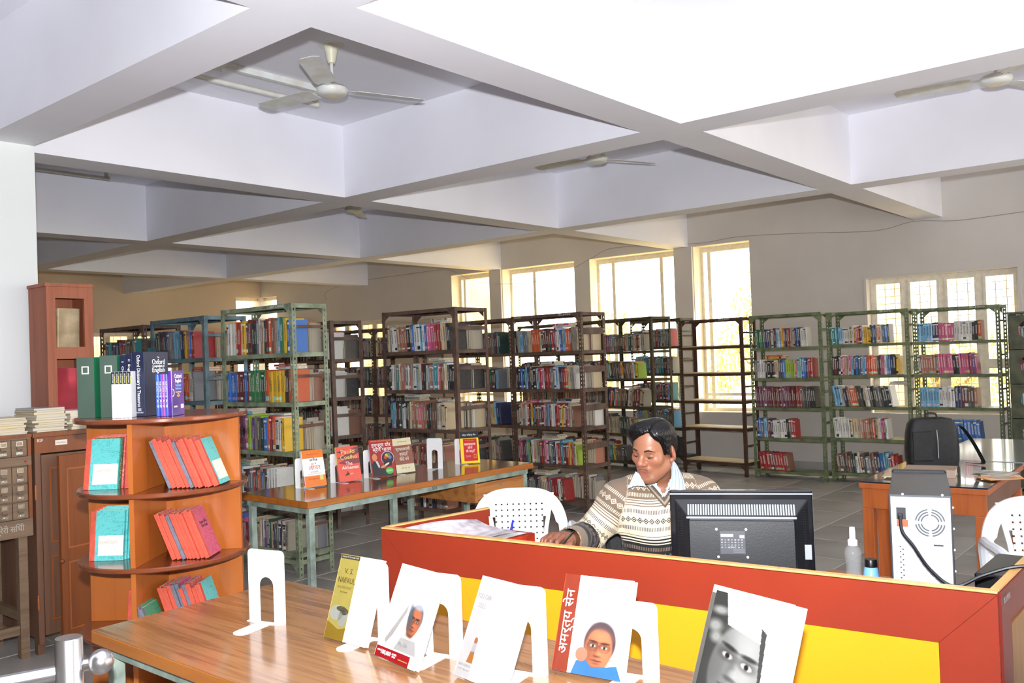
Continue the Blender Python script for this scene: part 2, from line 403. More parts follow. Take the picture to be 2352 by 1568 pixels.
def leaf_cloud(mb, c, r, n, rnd, s=0.09):
    for _ in range(n):
        d = Vector((rnd.gauss(0, 1), rnd.gauss(0, 1), rnd.gauss(0, 1))).normalized()*r*(rnd.random()**0.45)
        p = Vector(c)+Vector((d.x, d.y, d.z))
        q = Euler((rnd.uniform(0, 6), rnd.uniform(0, 6), rnd.uniform(0, 6))).to_matrix(); k = s*rnd.uniform(0.6, 1.4)
        mb.add([p+q@Vector((-k, 0, 0)), p+q@Vector((0, -k*0.32, 0)), p+q@Vector((k, 0, 0)), p+q@Vector((0, k*0.32, k*0.1))], [(0, 1, 2, 3)])
def tree(loc, h, blobs, label, n, seed, s=0.09):
    rnd = random.Random(seed); r = tag(empty('tree', loc), label, 'tree', 'trees outside the windows')
    t = MB(); t.tube([(0, 0, 0), (0.05, 0.02, h*0.4), (0, 0.06, h*0.8)], [0.12, 0.09, 0.04], 8)
    for c, rr in blobs: t.tube([(0, 0.03, h*0.4), (c[0]*0.6, c[1]*0.6, c[2]*0.85), c], [0.05, 0.03, 0.012], 6)
    t.build('trunk', M_bark, r)
    lf = MB()
    for c, rr in blobs: leaf_cloud(lf, c, rr, int(n*rr*rr), rnd, s)
    o = lf.build('crown', M_leaf, r); o['kind'] = 'stuff'
tree((18.0, 8.1, -0.3), 3.4, [((0, -0.2, 3.4), 0.5), ((0.3, -0.5, 2.9), 0.6), ((0, 0.2, 2.7), 0.5), ((0.2, -0.1, 2.2), 0.7), ((-0.2, 0.5, 1.8), 0.7), ((0, -0.4, 1.5), 0.8)], 'tall feathery tree outside the tallest rear window', 900, 1, 0.07)
tree((20.6, 11.2, -0.3), 1.8, [((0, 0, 1.6), 0.7), ((0.2, -0.6, 1.3), 0.8), ((0, 0.5, 1.1), 0.8), ((0, -0.2, 0.7), 0.8)], 'low dry shrub outside the tallest rear window', 900, 2, 0.07)
tree((26.0, 17.4, -0.3), 2.6, [((0, 0, 2.7), 0.8), ((0.3, -0.5, 2.3), 0.7)], 'distant round tree top outside the widest window', 700, 3, 0.09)
tree((17.0, 4.4, -0.3), 1.9, [((0, 0, 1.5), 0.8), ((0.2, 0.8, 1.3), 0.8), ((0, -0.8, 1.35), 0.8), ((0, 0.1, 0.8), 0.9)], 'sunlit bush outside the grilled window', 800, 4, 0.08)
tree((19.4, 7.2, -0.3), 1.8, [((0, 0, 1.4), 0.8), ((0.2, 0.7, 1.2), 0.8), ((0, -0.7, 1.2), 0.7)], 'paler bush further left outside the grilled window', 800, 5, 0.08)

# ------------------------------------------------------------------ book racks
def paint(name, c, rust=0.25):
    return mat(name, c, 0.42, var=0.12, scale=9, bump=0.03, bscale=50, c2=tuple(int(x*0.72) for x in c), spec=0.5)
M_sage = paint('sage_green_enamel', (142, 154, 126))
M_olive = paint('olive_green_enamel', (112, 124, 90))
M_dkol = paint('dark_olive_enamel', (78, 72, 52))
M_brown = paint('chocolate_enamel', (106, 84, 72))
M_dkbr = paint('dark_brown_enamel', (84, 60, 48))
M_blue = paint('blue_grey_enamel', (104, 130, 138))
M_rust = mat('rusty_strip', (104, 72, 54), 0.6, var=0.2, scale=14)
M_plank = mat('plain_shelf_board', (206, 184, 142), 0.6, var=0.12, scale=4, stretch=(12, 1, 12))
M_white = mat('white_paint_mark', (232, 232, 228), 0.6, var=0.03)
M_black = mat('black_paint_mark', (24, 22, 22), 0.6, var=0.03)
POSTC = {}
def post_mesh(H, m, holes, W=0.036, T=0.0025):
    key = (round(H, 3), m.name, holes)
    if key in POSTC: return POSTC[key]
    mb = MB()
    def flange(fn):
        if not holes: fn(0, W, 0, H); return
        a, b, p = 0.0125, 0.0235, 0.040
        fn(0, a, 0, H); fn(b, W, 0, H)
        n = int(H/p)
        for i in range(n+1):
            z0 = i*p-0.011 if i else 0; z1 = min(H, i*p+0.011)
            fn(a, b, z0, z1)
    flange(lambda u0, u1, z0, z1: mb.box((0, u0, z0), (T, u1, z1)))       # faces the front (normal -x)
    flange(lambda u0, u1, z0, z1: mb.box((max(u0, T), 0, z0), (u1, T, z1)))  # faces the end (normal -y)
    POSTC[key] = mb.mesh('post', m); return POSTC[key]
RACKS = {}
def rack(key, x, y, th, H, L, D, m, zs, label, holes=True, board=None, guards=None, gm=None, gw=0.022, gzs=None, cat='book rack', lean=0.0):
    r = empty('book_rack', (x, y, 0), R_(th)); tag(r, label, cat, 'steel book racks')
    if lean: r.rotation_euler = (R_(lean), 0, R_(th))
    pm = post_mesh(H, m, holes)
    for sx, sy, px_, py_ in ((1, 1, 0, 0), (-1, 1, D, 0), (1, -1, 0, L), (-1, -1, D, L)):
        inst('post', pm, r, (px_, py_, 0), (0, 0, 0), (sx, sy, 1))
    lip = 0.032
    def tray(z, mm, name='shelf', top=False):
        t = MB(); i = 0.003
        t.box((i, i, z-0.002), (D-i, L-i, z))
        t.box((i, i, z-lip), (i+0.002, L-i, z-0.002)); t.box((D-i-0.002, i, z-lip), (D-i, L-i, z-0.002))
        t.box((i+0.002, i, z-lip), (D-i-0.002, i+0.002, z-0.002)); t.box((i+0.002, L-i-0.002, z-lip), (D-i-0.002, L-i, z-0.002))
        o = t.build(name, mm, r)
        if board and not top:
            MB().box((0.004, 0.004, z+0.0005), (D-0.004, L-0.004, z+0.012)).build('board', board, o)
        return o
    for z in zs: tray(z, m)
    tray(H-0.002, m, 'top_frame', True)
    gk = ('gus', m.name)
    if gk not in POSTC:
        gu = MB(); gu.add([(0, 0, 0), (0, 0.06, 0), (0, 0, -0.051), (0.002, 0, 0), (0.002, 0.06, 0), (0.002, 0, -0.051)], [(0, 1, 2), (3, 5, 4), (0, 3, 4, 1), (1, 4, 5, 2), (2, 5, 3, 0)])
        POSTC[gk] = gu.mesh('gusset', m)
    for (yy, s) in ((0.0375, 1), (L-0.0375, -1)):
        for xx in (0.003, D-0.005):
            for z0 in (H-0.034, zs[-1]-0.034): inst('gusset', POSTC[gk], r, (xx, yy, z0), (0, 0, 0), (1, s, 1 if z0 > 0.06 else 0.9*z0/0.051))
    if guards is None: guards = True
    if guards:
        g = gm or m
        gl = gzs or [z+0.19 for z in zs[:-1]]
        for z in gl:
            for yy in (0.0, L-0.003): MB().box((0.037, yy, z-gw/2), (D-0.037, yy+0.003, z+gw/2)).build('guard_bar', g, r)
    RACKS[key] = dict(root=r, L=L, D=D, H=H, zs=zs, label=label)
    return r
def levels(top, n, step): return [round(top-i*step, 4) for i in range(n)]
RK = {}
rack('R2', 3.911, 5.353, 0.6, 1.986, 0.908, 0.316, M_sage, levels(1.625, 5, 0.363)+[0.12], 'sage green slotted rack just behind the long table', gm=M_rust)
rack('R1', 4.034, 6.728, -1.1, 1.974, 0.92, 0.40, M_blue, levels(1.62, 5, 0.365)+[0.12], 'blue grey steel rack left of the sage green rack', holes=False)
rack('R0', 4.00, 7.68, -1.9, 1.945, 0.897, 0.359, M_brown, levels(1.58, 5, 0.36)+[0.12], 'brown rack at the far left beside the wooden box cupboard', gw=0.06)
rack('R3', 5.268, 6.60, -9.5, 1.936, 0.90, 0.335, M_brown, levels(1.575, 4, 0.36)+[0.14], 'narrow-looking brown rack seen end-on right of the sage green rack', holes=False, gw=0.03, lean=-1.0)
rack('R4', 5.662, 5.393, 1.4, 1.995, 0.929, 0.437, M_brown, levels(1.62, 4, 0.355)+[0.20], 'brown rack in the centre behind the table drawers', holes=False, gw=0.035)
rack('R6', 7.049, 5.036, -3.0, 1.954, 0.921, 0.391, M_brown, levels(1.575, 4, 0.375)+[0.09], 'brown slotted rack full of books left of the seated man', gw=0.06)
rack('R5', 7.099, 5.965, -3.0, 1.945, 0.90, 0.391, M_brown, levels(1.575, 4, 0.375)+[0.09], 'brown slotted rack partly hidden behind the central brown rack', gw=0.06)
rack('R7', 9.70, 5.85, -12.0, 1.985, 0.898, 0.36, M_dkol, levels(1.555, 5, 0.358), 'dark olive rack directly behind the seated man', holes=False, gw=0.02)
rack('R7c', 9.90, 6.74, -12.0, 1.985, 0.898, 0.36, M_dkol, levels(1.555, 5, 0.358), 'dark olive rack glimpsed through the brown rack left of the man', gw=0.02)
rack('R7d', 10.09, 7.63, -12.0, 1.985, 0.898, 0.36, M_dkol, levels(1.555, 5, 0.358), 'dark olive rack glimpsed through the half-hidden brown rack', gw=0.02)
rack('R7b', 10.24, 5.74, -12.0, 1.965, 0.90, 0.26, M_dkol, levels(1.60, 5, 0.355), 'dark olive rack standing against the wall behind another', gw=0.02)
rack('R9', 9.917, 4.734, -6.2, 1.916, 0.899, 0.317, M_dkbr, [1.575, 1.245, 0.905, 0.575, 0.165], 'empty dark brown rack with bare boards in front of the window', holes=False, board=M_plank, gw=0.02,
     gzs=[1.73, 1.41, 1.08, 0.74, 0.37])
rack('R10', 9.92, 3.775, -1.5, 1.922, 0.875, 0.32, M_olive, [1.535, 1.18, 0.835, 0.48, 0.095], 'olive green rack with five shelves beside the empty rack', gw=0.02)
rack('R11', 9.96, 2.853, -1.5, 1.906, 0.89, 0.32, M_olive, [1.545, 1.20, 0.85, 0.50, 0.115], 'middle olive green rack of the three by the wall', gw=0.02)
rack('R12', 9.99, 1.99, -1.2, 1.894, 0.838, 0.31, M_olive, [1.54, 1.195, 0.85, 0.50, 0.115], 'right-hand olive green rack in front of the grilled window', gw=0.02)
rack('R3b', 7.40, 8.474, 0, 1.95, 0.90, 0.32, M_brown, levels(1.60, 5, 0.36)+[0.12], 'distant brown rack seen between the end-on rack and the central one')
rack('R3c', 7.40, 7.565, 0, 1.95, 0.90, 0.32, M_brown, levels(1.60, 5, 0.36)+[0.12], 'distant brown rack behind the central brown rack')
rack('R3d', 7.40, 9.385, 0, 1.95, 0.90, 0.32, M_brown, levels(1.60, 5, 0.36)+[0.12], 'distant brown rack behind the end-on rack')
rack('R3e', 7.40, 10.295, 0, 1.95, 0.90, 0.32, M_brown, levels(1.60, 5, 0.36)+[0.12], 'distant brown rack glimpsed behind the sage green rack')
rack('R3f', 7.40, 11.205, 0, 1.95, 0.90, 0.32, M_brown, levels(1.60, 5, 0.36)+[0.12], 'distant brown rack glimpsed behind the blue grey rack')
# painted marks on the rack rails
def railtext(key, t, ycen, size=0.024, m=None, fx=-0.001, width=None):
    R = RACKS[key]; r = R['root']
    lettering(t, size, m or M_white, r, frame((fx, ycen, R['H']-0.018), (0, -1, 0), (-1, 0, 0)), width=width)
railtext('R2', 'SDS', 0.80); railtext('R2', 'R-13', 0.33, m=M_black); railtext('R2', 'BSC & PHCO', 0.17, width=0.16)
railtext('R6', 'DONATED', 0.83, 0.02); railtext('R6', 'BSC & PHCO', 0.2, width=0.15)
railtext('R9', 'AMRUT', 0.78, 0.02); railtext('R9', 'BSC & PHCO', 0.24, width=0.15)
railtext('R11', 'SDS', 0.80, 0.02); railtext('R11', 'BSC & PHCO', 0.22, width=0.14)
railtext('R12', 'SDS', 0.75, 0.02); railtext('R12', 'R-13', 0.5, m=M_black); railtext('R12', 'BSC & PHCO', 0.2, width=0.14)

# ------------------------------------------------------------------ books on the racks
PAL = dict(w=((222, 220, 212), 'white'), c=((206, 186, 150), 'cream'), k=((34, 34, 38), 'black'), r=((172, 34, 36), 'red'), d=((112, 26, 32), 'dark red'),
           b=((40, 110, 190), 'blue'), l=((120, 180, 214), 'light blue'), n=((32, 44, 92), 'navy'), g=((46, 120, 66), 'green'), G=((30, 62, 52), 'dark green'),
           y=((226, 180, 40), 'yellow'), o=((216, 92, 36), 'orange'), p=((206, 90, 130), 'pink'), v=((112, 74, 140), 'violet'), t=((46, 140, 146), 'teal'),
           s=((120, 122, 128), 'grey'), m=((126, 82, 62), 'brown'), M=((142, 206, 186), 'mint green'), L=((168, 196, 60), 'lime green'), u=((110, 40, 78), 'plum'),
           a=((176, 116, 92), 'tan'), e=((160, 152, 134), 'beige'), x=((84, 80, 74), 'dark grey'))
def book_nodes(m, nt, b, col, co, rnd):
    sp = nd(nt, 'ShaderNodeSeparateXYZ'); nt.links.new(co, sp.inputs[0])
    X, Y, Z = sp.outputs
    bw = nd(nt, 'ShaderNodeRGBToBW'); nt.links.new(col, bw.inputs[0])
    dark = mathn(nt, 'LESS_THAN', bw.outputs[0], 0.26)
    ink = mixc(nt, dark, (0.03, 0.03, 0.05, 1), (0.8, 0.78, 0.7, 1))
    spine = mathn(nt, 'LESS_THAN', X, 0.03)
    # title: broken-up strokes in the middle of the spine
    cmb = nd(nt, 'ShaderNodeCombineXYZ')
    nt.links.new(mathn(nt, 'MULTIPLY_ADD', Z, 46.0, mathn(nt, 'MULTIPLY', rnd, 91.0)), cmb.inputs[0])
    nt.links.new(mathn(nt, 'MULTIPLY', Y, 5.0), cmb.inputs[1])
    nz = nd(nt, 'ShaderNodeTexNoise'); nz.inputs['Scale'].default_value = 1.0; nz.inputs['Detail'].default_value = 0
    nt.links.new(cmb.outputs[0], nz.inputs['Vector'])
    mid = mathn(nt, 'LESS_THAN', mathn(nt, 'ABSOLUTE', mathn(nt, 'ADD', Y, 0.5)), mathn(nt, 'MULTIPLY_ADD', rnd, 0.12, 0.14))
    zc = mathn(nt, 'ABSOLUTE', mathn(nt, 'SUBTRACT', Z, mathn(nt, 'MULTIPLY_ADD', rnd, 0.12, 0.5)))
    zon = mathn(nt, 'LESS_THAN', zc, mathn(nt, 'MULTIPLY_ADD', rnd, 0.16, 0.14))
    tx = mathn(nt, 'GREATER_THAN', nz.outputs[0], 0.47)
    title = mathn(nt, 'MULTIPLY', mathn(nt, 'MULTIPLY', mid, zon), mathn(nt, 'MULTIPLY', tx, spine))
    # coloured bands at head and tail
    r7 = mathn(nt, 'FRACT', mathn(nt, 'MULTIPLY', rnd, 7.31)); r13 = mathn(nt, 'FRACT', mathn(nt, 'MULTIPLY', rnd, 13.7))
    b1 = mathn(nt, 'MULTIPLY', mathn(nt, 'LESS_THAN', mathn(nt, 'ABSOLUTE', mathn(nt, 'SUBTRACT', Z, 0.88)), 0.028), mathn(nt, 'GREATER_THAN', r7, 0.55))
    b2 = mathn(nt, 'MULTIPLY', mathn(nt, 'LESS_THAN', mathn(nt, 'ABSOLUTE', mathn(nt, 'SUBTRACT', Z, 0.12)), mathn(nt, 'MULTIPLY', r13, 0.07)), mathn(nt, 'GREATER_THAN', r13, 0.4))
    band = mathn(nt, 'MULTIPLY', mathn(nt, 'MAXIMUM', b1, b2), spine)
    hs = nd(nt, 'ShaderNodeHueSaturation'); nt.links.new(r13, hs.inputs['Hue']); hs.inputs['Saturation'].default_value = 0.55; hs.inputs['Value'].default_value = 1.1
    nt.links.new(col, hs.inputs['Color'])
    wh = mixc(nt, mathn(nt, 'GREATER_THAN', r7, 0.75), hs.outputs[0], ink)
    nz2 = nd(nt, 'ShaderNodeTexNoise'); nz2.inputs['Scale'].default_value = 5.0; nt.links.new(co, nz2.inputs['Vector'])
    base = mixc(nt, mathn(nt, 'MULTIPLY', nz2.outputs[0], 0.22), col, (0.3, 0.28, 0.25, 1))
    c = mixc(nt, band, base, wh); c = mixc(nt, mathn(nt, 'MULTIPLY', title, 0.85), c, ink)
    nt.links.new(c, b.inputs['Base Color']); b.inputs['Roughness'].default_value = 0.38
m, nt, b = bsdf('book_cover')
oi = nd(nt, 'ShaderNodeObjectInfo'); tc = nd(nt, 'ShaderNodeTexCoord')
book_nodes(m, nt, b, oi.outputs['Color'], tc.outputs['Object'], oi.outputs['Random']); M_book = m
m, nt, b = bsdf('book_cover_mass')
a1 = nd(nt, 'ShaderNodeAttribute', attribute_name='bcol'); a2 = nd(nt, 'ShaderNodeAttribute', attribute_name='bpos'); a3 = nd(nt, 'ShaderNodeAttribute', attribute_name='brnd')
book_nodes(m, nt, b, a1.outputs['Color'], a2.outputs['Vector'], a3.outputs['Fac']); M_bookm = m
M_page = mat('page_edges', (214, 202, 176), 0.8, var=0.1, scale=30, stretch=(1, 40, 1))
def book_unit(rounded):
    mb = MB(); t = 0.07
    if rounded:   # bowed spine
        mb.add([(0.02, 0, 0), (0.0, -0.3, 0), (0.0, -0.7, 0), (0.02, -1, 0), (0.02, 0, 1), (0.0, -0.3, 1), (0.0, -0.7, 1), (0.02, -1, 1), (0.035, -0.07, 0), (0.035, -0.93, 0), (0.035, -0.07, 1), (0.035, -0.93, 1)],
               [(0, 1, 5, 4), (1, 2, 6, 5), (2, 3, 7, 6), (0, 8, 9, 3, 2, 1), (4, 5, 6, 7, 11, 10)], 0)
    else: mb.box((0, -1, 0), (0.025, 0, 1), 0)
    mb.box((0.025, -t, 0), (1, 0, 1), 0); mb.box((0.025, -1, 0), (1, -1+t, 1), 0)
    mb.box((0.026, -1+t, 0.015), (0.97, -t, 0.985), 1)
    return mb
BU = [book_unit(False), book_unit(True)]
BM = [u.mesh('book', [M_book, M_page]) for u in BU]
BOOKS = []
def put_books(key, level, spec, side='front', start=0.045, end=0.04, lean=0, h=(0.19, 0.235), t=(0.014, 0.03), d=(0.13, 0.17), seed=None, shelfword=None, maxh=0.33, inset=0.0):
    """spec: string of colour letters, each optionally followed by a count; books run left to right as seen"""
    R = RACKS[key]; z = R['zs'][level]; L, D = R['L'], R['D']; lean = -lean
    rnd = random.Random(seed if seed is not None else hash((key, level, side)) % 9999)
    rnd = random.Random(sum(ord(c) for c in key)*131+level*17+(5 if side == 'back' else 0) if seed is None else seed)
    seq = []; i = 0
    import re
    for c, n in re.findall(r'([A-Za-z])(\d*)', spec):
        k = int(n) if n else 1
        bt = rnd.uniform(*t); bh = rnd.uniform(*h); bd = rnd.uniform(*d)
        for q in range(k): seq.append((c, bt, bh, bd) if k > 1 else (c, rnd.uniform(*t), rnd.uniform(*h), rnd.uniform(*d)))
    room = L-start-end
    tot = sum(s[1]/math.cos(R_(lean)) for s in seq)
    pos = L-start
    idx = 0
    for c, bt, bh, bd in seq:
        a = R_(lean+rnd.uniform(-1.2, 1.2)) if lean else R_(rnd.uniform(-0.6, 0.6))
        w = bt/math.cos(a)+0.0006
        if pos-w < end: break
        bh = min(bh, maxh-0.02)
        idx += 1
        xoff = inset+0.012+rnd.uniform(0, 0.016)
        BOOKS.append(dict(rack=key, level=level, side=side, idx=idx, c=c, t=bt, h=bh, d=min(bd, D-0.03), a=a, pos=pos, x=xoff, z=z, rnd=rnd.random(), shape=rnd.random() < 0.4))
        pos -= w
    return pos
def auto(n, pal, rnd): return ''.join(rnd.choice(pal) for _ in range(n))
rg = random.Random(3)
# --- sage green rack
put_books('R2', 0, 'w4or2wyuxdkGswacGdoameltgykbtLyp', h=(0.235, 0.27), t=(0.02, 0.03), d=(0.17, 0.22))
put_books('R2', 1, 'b4d4bdg6Ggoy2y6k2o3w2', h=(0.225, 0.245), t=(0.022, 0.03), d=(0.17, 0.22))
put_books('R2', 2, 'nGkb2duvpLLvexLGbornowwy2', h=(0.24, 0.27), t=(0.022, 0.034), d=(0.17, 0.22), lean=0)
put_books('R2', 3, 'tlmpewkdxsrGoebxnw4', h=(0.19, 0.23), t=(0.022, 0.034))
put_books('R2', 4, auto(30, 'kdnxmbGevps', rg), h=(0.17, 0.22))
put_books('R2', 5, 'c4wec3wc2ce', start=0.3, h=(0.24, 0.27), t=(0.025, 0.04), d=(0.2, 0.25), lean=-4)
# --- blue grey rack
put_books('R1', 0, 'GGxkdnnsselltlnkyabrr', start=0.06, h=(0.22, 0.25), t=(0.025, 0.036), lean=4, d=(0.18, 0.22))
put_books('R1', 1, 'ewwecaLrnkoowws', start=0.25, h=(0.22, 0.25), t=(0.025, 0.036), lean=4, d=(0.18, 0.22))
for l in (2, 3, 4, 5): put_books('R1', l, auto(30, 'wcetbrndg', rg))
put_books('R0', 0, 'kxdtgnnnndrdesxdGet', h=(0.21, 0.25), t=(0.03, 0.042), d=(0.18, 0.22))
for l in (1, 2, 3): put_books('R0', l, auto(28, 'kxdtgndresm', rg), h=(0.2, 0.25))
# --- end-on brown rack
for l in range(5): put_books('R3', l, auto(24, 'kdxmGnscewr', rg)+'cceewrww', h=(0.235, 0.275), t=(0.018, 0.03), d=(0.22, 0.27), lean=(-3 if l < 2 else 0))
# --- central brown rack
put_books('R4', 0, 'cewwca4kxbwwwlwbp4rrmcckk', h=(0.225, 0.25), t=(0.022, 0.032), d=(0.19, 0.24), lean=3)
put_books('R4', 1, 'Gkwemtcaalswrewwlywdkwtasltparmcwk2k2', h=(0.22, 0.245), t=(0.018, 0.026), d=(0.19, 0.24))
put_books('R4', 2, 'ktlwkdGswwkxcaaaapaaakkkmxcwecc', h=(0.22, 0.25), t=(0.018, 0.027), d=(0.19, 0.26))
put_books('R4', 3, auto(30, 'dmaxskcer', rg), h=(0.18, 0.22))
put_books('R4', 4, 'mxdasemLcaxkwdenkasma', h=(0.19, 0.24), t=(0.028, 0.036), lean=2)
# --- brown racks left of the man
put_books('R6', 0, 'kel3s2cco4cxdkdGrupwwbcloomeecL2', h=(0.20, 0.235), t=(0.018, 0.028), lean=4)
put_books('R6', 1, 'knbktlnxckkwlrpwdr3tswlwndrocceew', h=(0.20, 0.23), t=(0.018, 0.027), lean=3)
put_books('R6', 2, 'wcoswrkydldmsdwpsldw2rr2cycdpecm', h=(0.205, 0.235), t=(0.018, 0.027), lean=0)
put_books('R6', 3, 'pudxtLkwocekrmpwxsxnwr2tlddoyrecL', h=(0.20, 0.235), t=(0.018, 0.027), lean=3)
put_books('R6', 4, 'xswrxksedGndecccwrsr4wcdr', h=(0.20, 0.235), t=(0.018, 0.027), lean=4)
for l, s in enumerate(('stxmmsxdtG', 'ewdgdxkls', 'drmcyllnn', 'LGccmsaex', 'kxmdscwra')): put_books('R5', l, auto(20, 'mxsdktce', rg)+s, h=(0.2, 0.235), lean=3)
# --- dark olive racks behind the man
put_books('R7', 0, 'upvsalxsmxGkcdaegGsscad2wee', h=(0.20, 0.235), t=(0.02, 0.03), lean=1)
put_books('R7', 1, 'rMgwkexsGmpykmsexaawMyL', h=(0.20, 0.235), t=(0.02, 0.03), lean=6)
put_books('R7', 2, 'nokMpgaxmekwceddmdce', h=(0.20, 0.235), t=(0.025, 0.035), lean=-8, start=0.06, end=0.08)
put_books('R7', 3, 'ceececexGGGxcmmaL', h=(0.19, 0.22), t=(0.028, 0.036), lean=4)
put_books('R7', 4, 'ltgyxmxskx', h=(0.18, 0.21), t=(0.028, 0.036), lean=9)
for k_ in ('R7c', 'R7d'):
    for l in range(5): put_books(k_, l, auto(44, 'xsdmtnkremcG', rg), h=(0.21, 0.25)); put_books(k_, l, auto(44, 'xsdmtnkremcG', rg), side='back', h=(0.2, 0.24), d=(0.12, 0.15))
for l in range(5): put_books('R7b', l, auto(30, 'xsdmtlnkrey', rg), h=(0.2, 0.24), d=(0.12, 0.16))
# --- olive racks by the wall
put_books('R10', 0, 'xwgg2xn3mwkdlwlyankraecnbkwww2', h=(0.20, 0.23), t=(0.016, 0.024), end=0.06, lean=2)
put_books('R10', 1, 'sw4k4mcxnbL5pMMbbnrr', h=(0.20, 0.23), t=(0.02, 0.03), end=0.09, lean=0)
put_books('R10', 2, 'u8d6u5d4r2x4k4', h=(0.235, 0.25), t=(0.018, 0.024), lean=3)
put_books('R10', 3, 'nbsllmunw3w3kxrr', h=(0.20, 0.23), t=(0.02, 0.03), end=0.25, lean=3)
put_books('R10', 4, 'r3d2r4m', h=(0.20, 0.22), t=(0.03, 0.045), end=0.4, lean=8, start=0.07)
put_books('R11', 0, 't4l2w4cwyprdwy3kbncowsbx', h=(0.18, 0.205), t=(0.018, 0.025), end=0.1, lean=2)
put_books('R11', 1, 'kdkkwpceplGbnslboo4xupwlbnky', h=(0.20, 0.22), t=(0.02, 0.028), lean=0)
put_books('R11', 2, 'l3cnmaoo2xxkcwxkxxsxkGkw', h=(0.20, 0.235), t=(0.02, 0.03), end=0.17, lean=9, start=0.06)
put_books('R11', 3, 'w4w3c4wa3amoecwpuw', h=(0.21, 0.225), t=(0.02, 0.028), end=0.17, lean=3)
put_books('R11', 4, 'mxxmmxGwcdxssmxnbtldrr', h=(0.18, 0.235), t=(0.024, 0.036), end=0.1, lean=6, start=0.06)
put_books('R12', 0, 'l5n2p5w6kko', h=(0.18, 0.205), t=(0.026, 0.032), end=0.16, lean=0)
put_books('R12', 1, 'wa6ep6k2p4rvpoym', h=(0.20, 0.22), t=(0.022, 0.028), end=0.2, lean=3)
put_books('R12', 2, 'l7w3w2nndxmxakm', h=(0.20, 0.22), t=(0.026, 0.032), end=0.22, lean=1)
put_books('R12', 3, 'epwwpcGcllb8bm', h=(0.19, 0.22), t=(0.026, 0.032), end=0.2, lean=4)
put_books('R12', 4, auto(22, 'mxsdbw', rg), h=(0.2, 0.23))
# --- distant racks and second rows facing away
for k in ('R3b', 'R3c', 'R3d', 'R3e', 'R3f'):
    for l in range(6): put_books(k, l, auto(40, 'xmdskcGnae', rg), h=(0.19, 0.24))
for k in ('R2', 'R3', 'R4', 'R6', 'R5', 'R1'):
    for l in range(len(RACKS[k]['zs'])):
        put_books(k, l, auto(40, 'wcecmsdxakee', rg), side='back', h=(0.18, 0.235), d=(0.12, 0.15) if k != 'R2' else (0.08, 0.1))
def put_flat(key, level, yc, cols, x=0.05):
    R = RACKS[key]; z = R['zs'][level]; rr = random.Random(int(yc*1000)+level*7)
    row = [b for b in BOOKS if b['rack'] == key and b['level'] == level and abs(b['pos']-yc) < 0.2]
    top = z+max([b['h']+b['t']*abs(math.sin(b['a'])) for b in row]+[0.2])+0.002
    lim = (R['zs'][level-1]-0.036 if level else R['H']+0.3)
    for c in cols:
        t = rr.uniform(0.014, 0.024)
        if top+t > lim: break
        W = R['root'].matrix_basis.copy(); d, h = rr.uniform(0.13, 0.15), rr.uniform(0.19, 0.22)
        M = W @ Matrix.Translation((x+rr.uniform(0, 0.01), yc-h/2, top)) @ Matrix.Rotation(R_(rr.uniform(-5, 5)), 4, 'Z') @ Matrix(((1, 0, 0, 0), (0, 0, 1, 0), (0, -1, 0, 0), (0, 0, 0, 1))) @ Matrix.Diagonal((d, t, h, 1))
        BOOKS.append(dict(rack=key, level=level, side='flat', idx=0, c=c, t=t, h=h, d=d, a=0.0, pos=9, x=0, z=top, rnd=rr.random(), shape=False, M0=M)); top += t+0.001
for a in (('R4', 0, 0.25, 'wc'), ('R4', 1, 0.30, 'cw'), ('R4', 2, 0.62, 'cew'), ('R4', 2, 0.2, 'wc'), ('R6', 0, 0.3, 'wp'), ('R6', 1, 0.5, 'cw'), ('R6', 2, 0.68, 'p'), ('R6', 2, 0.3, 'wn'), ('R6', 3, 0.5, 'wcs'), ('R6', 4, 0.6, 'wc'), ('R2', 1, 0.2, 'wr'), ('R2', 2, 0.3, 'w'), ('R2', 2, 0.7, 'lw'), ('R2', 3, 0.75, 'Mc'), ('R10', 1, 0.6, 'yo'), ('R11', 2, 0.13, 'ww'), ('R7', 0, 0.3, 'x'), ('R7', 2, 0.5, 'm'), ('R1', 1, 0.2, 'ro')): put_flat(*a)
def book_matrix(bk):
    if 'M0' in bk: return bk['M0']
    R = RACKS[bk['rack']]; r = R['root']
    W = r.matrix_basis.copy()
    D = R['D']; t, a = bk['t'], bk['a']
    d = bk['d']
    if bk['side'] == 'back': d = min(d, max(0.06, D*0.42))
    elif bk['rack'] in ('R2', 'R3', 'R4', 'R5', 'R6', 'R1') : d = min(d, D*0.53)
    # pivot on the lower corner towards which the book leans
    if a >= 0:   # top towards the right (-y)
        piv = Matrix.Translation((0, bk['pos']-t/math.cos(a), bk['z']+0.0008)) @ Matrix.Rotation(a, 4, 'X') @ Matrix.Translation((0, t, 0))
    else:
        piv = Matrix.Translation((0, bk['pos'], bk['z']+0.0008)) @ Matrix.Rotation(a, 4, 'X')
    if bk['side'] == 'back':
        L = R['L']
        flip = Matrix(((-1, 0, 0, D), (0, -1, 0, L), (0, 0, 1, 0), (0, 0, 0, 1)))
        return W @ flip @ piv @ Matrix.Translation((bk['x'], 0, 0)) @ Matrix.Diagonal((d, t, bk['h'], 1))
    return W @ piv @ Matrix.Translation((bk['x'], 0, 0)) @ Matrix.Diagonal((d, t, bk['h'], 1))
ORD = ['zeroth', 'first', 'second', 'third', 'fourth', 'fifth', 'sixth', 'seventh', 'eighth', 'ninth', 'tenth'] + ['%dth' % i if i not in (21, 31, 22, 32, 23, 33) else {21: '21st', 31: '31st', 22: '22nd', 32: '32nd', 23: '23rd', 33: '33rd'}[i] for i in range(11, 60)]
